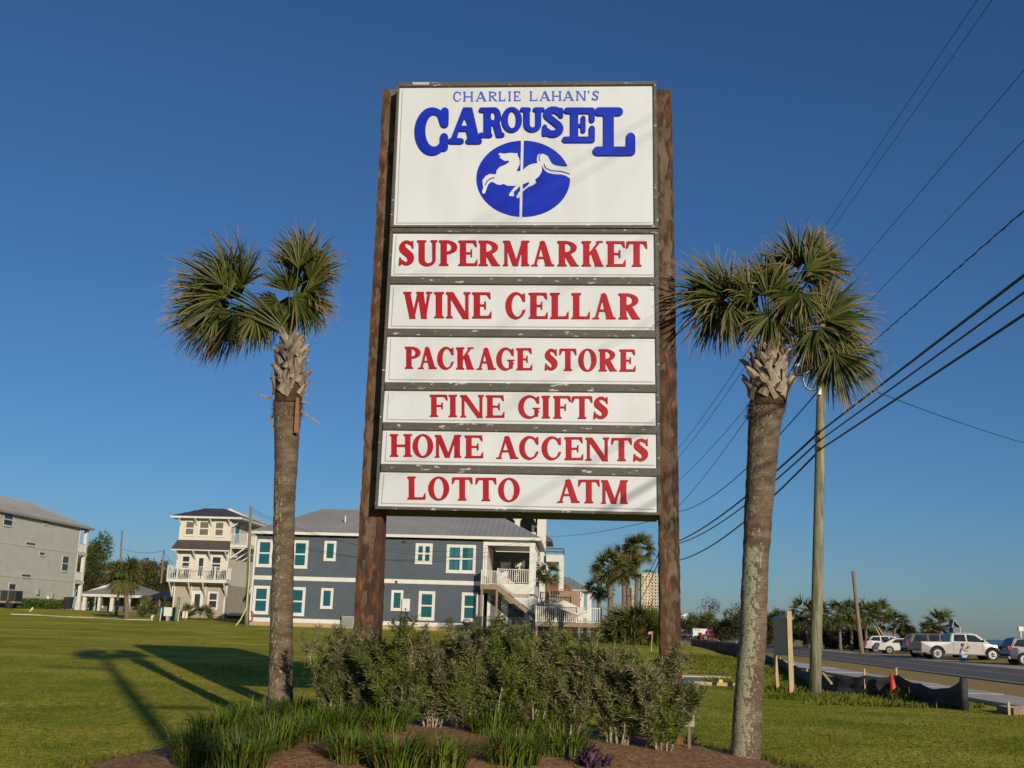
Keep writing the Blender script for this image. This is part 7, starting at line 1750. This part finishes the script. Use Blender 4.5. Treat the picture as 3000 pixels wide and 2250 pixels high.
    mb = MB(); mb.box(O.x + x1 - .12, O.x + x1 + .05, O.y - hw * .90, O.y + hw * .90, O.z + .32, O.z + .52); mb.build('front_bumper', m2 or m, T, bevel=.03)
    for s in (-1, 1):
        w = wins[-1]; mb = MB(); xx = w[-1][0] if False else max(p[0] for p in w) - .12; zz = min(p[1] for p in w) + .06; mb.box(O.x + xx, O.x + xx + .18, O.y + s * (hw - .0) - .06 + s * .06, O.y + s * hw + .06 + s * .06, O.z + zz, O.z + zz + .14); mb.build('mirror', m, T, bevel=.03)
        for k, w in enumerate(wins):
            xa = min(p[0] for p in w) + .12; mb = MB(); mb.box(O.x + xa, O.x + xa + .2, O.y + s * (ywid(belt - .15)) - .01, O.y + s * (ywid(belt - .15)) + .02, O.z + belt - .17, O.z + belt - .13); mb.build('door_handle', m, T)
    return T
def gpos(px, py): 
    p = atZ(px, py, .03); return p
# silver pickup: rear at px 2705 rear, front 2928
P = atY(2812, 1932, 84); P.z = .03; SC = 1.0
M_SILV = paint('silver_paint', (.21, .205, .195), .35, .2)
pick = car('pickup_truck', 'silver four door pickup truck parked nose to the sea behind the kneeling person', 'pickup truck', P, -.05, 2.0,
    [(-2.95, .50), (-2.97, .70), (-2.95, 1.22), (-.75, 1.24), (1.30, 1.24), (1.6, 1.20), (2.55, 1.08), (2.88, .98), (2.95, .72), (2.92, .42)], 1.22,
    [(-.95, 1.20), (-.78, 1.82), (-.3, 1.90), (.65, 1.90), (1.0, 1.80), (1.85, 1.18)],
    [[(-.66, 1.30), (-.60, 1.76), (.12, 1.78), (.18, 1.30)], [(.28, 1.30), (.26, 1.78), (.82, 1.74), (1.45, 1.28)]], (-1.85, 1.95), .43, M_SILV, M_CHROME, [('r', -2.99, .85, 1.18, .02, .16, .08), ('h', 2.84, .75, .95, .06, .30, .08)])
ppos = P; pick.scale = (1.05, 1.05, 1.05)
for sx in (-.72, .23, 1.28):
    mb = MB(); mb.box(P.x + sx - .012, P.x + sx + .012, P.y - 1.0, P.y - .965, P.z + .5, P.z + 1.2); mb.build('door_seam', M_BUMP, pick)
mb = MB(); mb.box(P.x - 2.99, P.x - 2.955, P.y - .78, P.y + .78, P.z + .68, P.z + 1.16); mb.build('tailgate', M_SILV, pick, bevel=.015)
for wx in (-1.85, 1.95):
    mb = MB(); mb.tube([Vector((P.x + wx + .53 * math.cos(a), P.y - .985, P.z + .43 + .53 * math.sin(a))) for a in np.linspace(.05, 3.09, 14)], .035, 6); mb.build('wheel_arch_trim', M_BUMP, pick, smooth=True)
mb = MB(); O = P; mb.box(O.x - 2.90, O.x - 1.0, O.y - .86, O.y + .86, O.z + 1.235, O.z + 1.25); mb.build('load_bed', M_BIN, pick)
mb = MB(); mb.box(O.x - 2.6, O.x + 2.5, O.y - .95, O.y + .95, O.z + .36, O.z + .46); mb.build('running_board', M_BUMP, pick)
# white sedan
P = atY(2646, 1915, 104); P.z = .03
M_WPAINT = paint('white_paint', (.52, .51, .46))
car('car', 'white four door sedan parked left of the black wagon', 'car', P, -.08, 1.78,
    [(-2.35, .36), (-2.40, .62), (-2.36, .98), (-1.7, 1.02), (1.1, 1.0), (2.0, .86), (2.35, .70), (2.38, .34)], .98,
    [(-1.85, .96), (-1.05, 1.36), (-.6, 1.43), (.3, 1.44), (.6, 1.38), (1.35, .95)],
    [[(-1.25, 1.02), (-.82, 1.33), (-.12, 1.37), (-.10, 1.02)], [(.0, 1.02), (-.02, 1.37), (.45, 1.34), (1.02, 1.0)]], (-1.45, 1.42), .33, M_WPAINT, None, [('r', -2.40, .68, .92, .0, .30, .10), ('h', 2.22, .55, .72, .06, .30, .1)])
P = atY(2602, 1909, 112); P.z = .03
car('car', 'silver white estate car with grey roof behind the white sedan', 'car', P, -.08, 1.85,
    [(-2.3, .38), (-2.36, .66), (-2.3, 1.06), (-1.7, 1.10), (1.1, 1.06), (2.0, .92), (2.35, .72), (2.38, .36)], 1.04,
    [(-2.12, 1.02), (-1.75, 1.52), (-1.3, 1.60), (.3, 1.60), (.6, 1.52), (1.35, 1.02)],
    [[(-1.95, 1.14), (-1.62, 1.48), (-.95, 1.52), (-.92, 1.1)], [(-.82, 1.1), (-.84, 1.52), (-.1, 1.53), (-.08, 1.1)], [(.02, 1.1), (.0, 1.53), (.42, 1.48), (1.0, 1.08)]], (-1.4, 1.4), .36, paint('pale_silver_paint', (.42, .43, .44), .35, .2), None, [('r', -2.36, .75, 1.35, .0, .16, .12), ('h', 2.22, .6, .76, .06, .3, .1)])
# black wagon between sedan and pickup
P = atY(2752, 1928, 90.5); P.z = .03
M_BPAINT = paint('black_paint', (.006, .010, .012), .3)
car('car', 'black large wagon between the white sedan and the silver pickup', 'car', P, -.06, 2.0,
    [(-2.75, .45), (-2.8, .75), (-2.72, 1.15), (-2.0, 1.2), (1.3, 1.18), (2.3, 1.08), (2.65, .8), (2.68, .42)], 1.16,
    [(-2.62, 1.14), (-2.3, 1.80), (-1.8, 1.90), (.4, 1.90), (.75, 1.80), (1.5, 1.14)],
    [[(-2.3, 1.26), (-2.05, 1.76), (-1.15, 1.8), (-1.12, 1.22)], [(-1.0, 1.22), (-1.02, 1.8), (-.2, 1.8), (-.18, 1.22)], [(-.06, 1.22), (-.08, 1.8), (.52, 1.76), (1.15, 1.2)]], (-1.65, 1.7), .42, M_BPAINT, M_BUMP, [('r', -2.82, .85, 1.35, .0, .16, .12), ('h', 2.5, .75, .95, .06, .3, .1)])
# dark blue suv cut by the right edge
P = atY(3046, 1948, 72.5); P.z = .03
car('car', 'dark blue sport utility car with grey lower panels cut by the right edge', 'car', P, -.05, 1.85,
    [(-2.15, .42), (-2.22, .70), (-2.18, 1.08), (-1.7, 1.16), (1.1, 1.10), (1.95, .98), (2.15, .75), (2.18, .38)], 1.10,
    [(-2.12, 1.06), (-1.80, 1.66), (-1.35, 1.76), (.2, 1.76), (.5, 1.66), (1.2, 1.06)],
    [[(-1.92, 1.2), (-1.62, 1.6), (-1.12, 1.66), (-1.1, 1.16)], [(-1.0, 1.16), (-1.02, 1.66), (-.28, 1.67), (-.26, 1.16)], [(-.15, 1.16), (-.17, 1.67), (.32, 1.62), (.9, 1.13)]], (-1.3, 1.35), .38, paint('navy_paint', (.008, .012, .035), .3), mat('grey_panel', (.22, .22, .20), .5), [('r', -2.27, .95, 1.2, .0, .34, .14), ('h', 2.0, .65, .85, .06, .3, .1)])
mb = MB(); mb.box(P.x - 1.7, P.x + .3, P.y - .78, P.y - .74, P.z + 1.77, P.z + 1.83); o = top(mb.build('roof_rail', M_CHROME, None, loc=(P.x, P.y, P.z + 1.77)), 'pale roof rail', 'car part')
bpy.data.objects.remove(o, do_unlink=True)
# far: trailer, red pickup towing, pinkish coach
def far_box(name, label, cat, px0, px1, pyb, pyt, D, dep, m, extra=None):
    p = atY(px0, pyb, D); p.z = max(.03, gz(p.x, p.y)) if soff(p.x, p.y) < 0 else .04; F = Fac(p); w = F.uv(px1, pyb)[0]; h = F.uv(px0, pyt)[1]; T = thing(name, label, cat, p); mb = MB(); F.box(mb, 0, w, .55, h, -dep, 0); mb.build('body', m, T, bevel=.06)
    if extra: extra(T, F, w, h)
    return T
def tr_x(T, F, w, h):
    mb = MB(); F.box(mb, w * .38, w * .62, h * .48, h * .66, .0, .03); mb.build('window', M_DGLASS, T)
    for u in (w * .15, w * .35): mb = MB(); F.box(mb, u, u + .25, h * .84, h * .92, 0, .03); mb.build('marker_lamp', M_DGLASS, T)
    for u in (w * .2, w * .4): mb = MB(); mb.tube([F.pt(u, .38, .02), F.pt(u, .38, -.25)], .38, 16); mb.build('wheel', M_RUB, T)
far_box('camper_trailer', 'white boxy trailer behind the red pickup far down the road', 'trailer', 2030, 2072, 1869, 1841, 190, 2.4, M_WTRIM, tr_x)
def co_x(T, F, w, h):
    for k in range(5): mb = MB(); F.box(mb, w * (.25 + .14 * k), w * (.34 + .14 * k), h * .55, h * .78, .0, .03); mb.build('window', M_DGLASS, T)
    mb = MB(); F.box(mb, 0, w, .2, .56, -2.3, -.1); mb.build('skirt', M_BIN, T)
far_box('motor_coach', 'pale pink coach partly hidden by the rusty post far down the road', 'coach', 1985, 2029, 1866, 1842, 215, 2.4, mat('pale_pink_panel', (.55, .40, .38), .6), co_x)
P = atY(2090, 1872, 190); P.z = .04
car('pickup_truck', 'red pickup truck far down the road in front of the white trailer', 'pickup truck', P, .0, 1.9,
    [(-2.3, .5), (-2.35, .75), (-2.3, 1.05), (-.8, 1.08), (1.0, 1.08), (1.9, 1.0), (2.15, .8), (2.15, .42)], 1.06,
    [(-1.2, 1.02), (-1.05, 1.75), (-.6, 1.82), (.3, 1.82), (.5, 1.72), (1.05, 1.02)],
    [[(-.95, 1.14), (-.9, 1.68), (-.3, 1.7), (-.28, 1.14)], [(-.16, 1.14), (-.18, 1.7), (.28, 1.66), (.75, 1.12)]], (-1.45, 1.4), .42, paint('red_paint', (.30, .008, .012)), M_BUMP, [('r', -2.4, .8, 1.0, .0, .16, .1), ('h', 2.05, .7, .88, .06, .3, .1)])
# pale gabled building at the far end of the beach road
p = atY(1975, 1845, 330); p.z = 1.0; F = Fac(p); YB = thing('house', 'far pale yellow building with two white gabled roofs above the scrub', 'house', p); w = F.uv(2064, 1845)[0]
v0 = F.uv(2000, 1822)[1]; r1 = F.uv(2009, 1797); r2 = F.uv(2036, 1801)
mb = MB(); F.box(mb, 0, w, -1, v0, -12, 0); mb.build('wall', mat('pale_yellow_wall', (.50, .44, .24), .8), YB)
mb = MB(); e0 = F.uv(1985, 1822)[0]; e1 = F.uv(2030, 1812)[0]; mb.prism([F.pt(e0 - 3, v0, 1), F.pt(r1[0], r1[1], 1), F.pt(e1 + 2, v0, 1)], -F.N * 13); mb.build('roof', mat('bright_white_roof', (.7, .69, .66), .7), YB)
mb = MB(); mb.prism([F.pt(e1 - 2, v0 - .1, 2), F.pt(r2[0], r2[1], 2), F.pt(w + .5, v0 - .1, 2)], -F.N * 13); mb.build('roof', mat('cream_roof', (.66, .60, .42), .7), YB)
# beach access hut and signpost above the pickup
p = atY(2802, 1880, 108); p.z = gz(p.x, p.y); F = Fac(p); HT = thing('beach_hut', 'small grey hut with pointed roof behind the silver pickup', 'hut', p); a = F.uv(2793, 1860)[0]; b = F.uv(2810, 1860)[0]; vt = F.uv(2800, 1838)[1]; vr_ = F.uv(2800, 1816)[1]
M_HUT = mat('grey_painted_wood', (.16, .18, .20), .8, 3)
mb = MB(); F.box(mb, a, b, -.1, vt, -1.0, 0); mb.build('body', M_HUT, HT)
mb = MB(); c = (a + b) / 2; mb.bar(F.pt(a - .1, vt, -.5), F.pt(c - .15, vr_, -.5), 1.2, .05, up=Vector((0, 0, 1))); mb.bar(F.pt(b + .15, vt, -.5), F.pt(c - .15, vr_, -.5), 1.2, .05, up=Vector((0, 0, 1))); mb.build('roof', M_GALV, HT)
p = atY(2813, 1880, 106); p.z = gz(p.x, p.y); t = atY(2812, 1822, 106); SGN = thing('street_sign', 'narrow street sign on a thin post right of the grey hut', 'street sign', p); mb = MB(); mb.bar(p, t, .06, .06); mb.build('post', M_GALV, SGN); q = atY(2812, 1838, 106); mb = MB(); mb.box(t.x - .16, t.x + .16, t.y - .08, t.y - .04, q.z, t.z); mb.build('sign_plate', M_HUT, SGN)
p = atY(2990, 1880, 95); p.z = gz(p.x, p.y); t = atY(2990, 1848, 95); BN = thing('sign_post', 'post with a small box above the roof of the dark blue car', 'sign', p); mb = MB(); mb.bar(p, t, .12, .12); mb.build('post', M_GALV, BN); mb = MB(); mb.box(t.x - .22, t.x + .22, t.y - .15, t.y + .12, t.z - .05, t.z + .35); mb.build('box', M_WTRIM, BN, bevel=.03)
for (x0, y0, x1, y1) in [(2584, 1872, 2565, 1838), (2592, 1866, 2572, 1836)]:
    p = atY(x0, y0, 112); t = atY(x1, y1, 112); p2 = Vector(p); p2.z = gz(p.x, p.y); d = t - p; p = p - d * ((p.z - p2.z) / d.z); mb = MB(); mb.bar(p, t, .09, .09); top(mb.build('leaning_stake', M_STAKE, None, loc=p), ('left one of two pale stakes leaning behind the white cars' if x0 == 2584 else 'right one of two pale stakes leaning behind the white cars'), 'stake', 'two leaning stakes behind the white cars')

# ---------------------------------------------------------------- kneeling person taking a picture
def skin_body(name, joints, edges, m, parent, root=0, sub=2):
    me = bpy.data.meshes.new(name); org = ORG[parent.name]
    me.from_pydata([tuple(Vector(j[0])) for j in joints], edges, []); o = bpy.data.objects.new(name, me); col.objects.link(o); o.parent = parent; ORG[o.name] = org
    o.modifiers.new('skin', 'SKIN'); sv_ = me.skin_vertices[0].data
    for i, j in enumerate(joints): sv_[i].radius = (j[1], j[1]); sv_[i].use_root = (i == root)
    o.modifiers.new('sub', 'SUBSURF').levels = sub; o.modifiers['sub'].render_levels = sub
    dg = bpy.context.evaluated_depsgraph_get(); mm = bpy.data.meshes.new_from_object(o.evaluated_get(dg)); o.modifiers.clear(); o.data = mm; mm.name = name; mm.materials.clear(); mm.materials.append(m); mm.polygons.foreach_set('use_smooth', [True] * len(mm.polygons)); return o
M_SKIN = mat('skin', [(.42, .24, .17), (.50, .30, .21)], .6, 6); M_SHIRT = mat('white_shirt', (.55, .56, .62), .9, 5); M_SHORT = mat('pale_shorts', (.45, .48, .52), .9, 5); M_HAIR = mat('brown_hair', (.06, .035, .02), .7, 20); M_CAMB = mat('camera_body', (.02, .02, .022), .4, 5)
pp_ = atY(2818, 1936, 78.5); pp_.z = .035
PN = thing('person', 'person in a pale shirt and light shorts kneeling at the roadside, raising a camera', 'person', pp_)
# facing right (+x): local x forward, y across, z up; kneeling back on the heels
J = [((0, 0, .30), .125), ((.01, 0, .48), .115), ((.04, 0, .64), .125), ((.07, 0, .76), .09), ((.09, 0, .84), .048), ((.12, 0, .93), .068), ((.14, 0, 1.02), .085), ((.13, 0, 1.10), .06),
     ((.07, .16, .74), .055), ((.24, .20, .62), .042), ((.42, .12, .86), .032), ((.46, .08, .90), .030),
     ((.07, -.16, .74), .055), ((.24, -.20, .62), .042), ((.42, -.12, .86), .032), ((.46, -.08, .90), .030),
     ((.05, .10, .27), .090), ((.42, .13, .10), .060), ((.08, .12, .055), .045), ((-.06, .12, .05), .032), ((-.12, .12, .03), .028),
     ((.05, -.10, .27), .090), ((.44, -.14, .12), .060), ((.06, -.13, .055), .045), ((-.06, -.13, .05), .032), ((-.12, -.13, .03), .028)]
E = [(0, 1), (1, 2), (2, 3), (3, 4), (4, 5), (5, 6), (6, 7), (3, 8), (8, 9), (9, 10), (10, 11), (3, 12), (12, 13), (13, 14), (14, 15), (0, 16), (16, 17), (17, 18), (18, 19), (19, 20), (0, 21), (21, 22), (22, 23), (23, 24), (24, 25)]
for s, h in ((1, 11), (-1, 15)):
    hx, hy, hz = J[h][0]
    for k in range(4):
        i0 = len(J); J += [((hx + .035, hy + s * .0 + (-.024 + .016 * k), hz + .02 + .012 * k), .009), ((hx + .06, hy + (-.024 + .016 * k) - s * .015, hz + .035 + .012 * k), .008)]; E += [(h, i0), (i0, i0 + 1)]
    i0 = len(J); J += [((hx + .01, hy - s * .03, hz + .03), .010), ((hx + .035, hy - s * .04, hz + .045), .009)]; E += [(h, i0), (i0, i0 + 1)]
skin_body('body', J, E, M_SKIN, PN)
Js = [((0, 0, .28), .145), ((.01, 0, .48), .135), ((.04, 0, .64), .145), ((.07, 0, .75), .105), ((.07, .16, .735), .075), ((.17, .185, .67), .062), ((.07, -.16, .735), .075), ((.17, -.185, .67), .062)]
skin_body('shirt', Js, [(0, 1), (1, 2), (2, 3), (3, 4), (4, 5), (3, 6), (6, 7)], M_SHIRT, PN)
Jh = [((.0, 0, .30), .14), ((.06, .10, .27), .108), ((.30, .125, .16), .085), ((.06, -.10, .27), .108), ((.30, -.13, .18), .085)]
skin_body('shorts', Jh, [(0, 1), (1, 2), (0, 3), (3, 4)], M_SHORT, PN)
PN.scale = (1.13, 1.13, 1.13)
skin_body('hair', [((.09, 0, 1.00), .085), ((.11, 0, 1.08), .078), ((.07, 0, .93), .06)], [(0, 1), (0, 2)], M_HAIR, PN)
mb = MB(); c = pp_; 
for s in (-1, 1): mb.tube([c + Vector((.205, s * .03, 1.04)), c + Vector((.215, s * .03, 1.04))], .012, 8)
o = mb.build('eyes', M_CAMB, PN)
mb = MB(); mb.bar(c + Vector((.215, 0, 1.035)), c + Vector((.235, 0, 1.0)), .022, .02); mb.build('nose', M_SKIN, PN)
CMO = thing('camera_in_hands', 'small dark camera held up by the kneeling person', 'camera', c + Vector((.52, 0, .90))); mb = MB(); q = c + Vector((.52, 0, .95)); mb.box(q.x - .02, q.x + .03, q.y - .07, q.y + .07, q.z - .045, q.z + .045); mb.build('body', M_CAMB, CMO, bevel=.008)
mb = MB(); mb.tube([q + Vector((.03, 0, 0)), q + Vector((.09, 0, 0))], .032, 14); mb.build('lens', M_CAMB, CMO, smooth=True)

# spiky tuft beside the cone, open drain box at the right edge
c = atY(2652, 2044, 29.2); clump('spiky_plant', 'spiky green tuft growing beside the orange cone', 'plant', c.x, c.y, .38, 60, 410, M_STRAP, None, 1.4)
c = atY(2985, 2105, 25.0); c.z = gz(c.x, c.y); DB = thing('drain_box', 'open dark drain form with a timber stake at the right edge of the lawn', 'drain', c); F = Fac(c)
mb = MB(); F.box(mb, -.1, 1.6, -.25, .14, -.06, 0); F.box(mb, -.1, -.04, -.25, .14, -1.0, -.061); F.box(mb, -.04, 1.6, -.25, .14, -1.0, -.95); mb.build('form', M_WOOD, DB)
mb = MB(); F.box(mb, -.25, -.2, -.3, .28, .03, .08); mb.build('stake', M_STAKE, DB)
# scattered broad leaved weeds on the lawn
rg = np.random.default_rng(9); nW = 260; wy = 12 + 26 * rg.random(nW) ** 1.3; wx = (rg.random(nW) * 2 - 1) * (.48 * wy); k = (~bed_in(wx, wy)) & (soff(wx, wy) < -6.2); wx, wy = wx[k], wy[k]
ii = np.repeat(np.arange(len(wx)), 9); bx = wx[ii] + rg.normal(0, .05, len(ii)); by = wy[ii] + rg.normal(0, .05, len(ii)); a = rg.random(len(ii)) * 6.283
leaves_np('lawn_weeds', np.stack([bx, by, gz_np(bx, by)], 1), np.stack([np.cos(a), np.sin(a), rg.uniform(.3, 1.2, len(ii))], 1), rg.normal(0, 1, (len(ii), 3)), rg.uniform(.03, .07, len(ii)), rg.uniform(.012, .022, len(ii)), .5 + rg.random(len(ii)) * .5, M_WEED, kind='stuff')
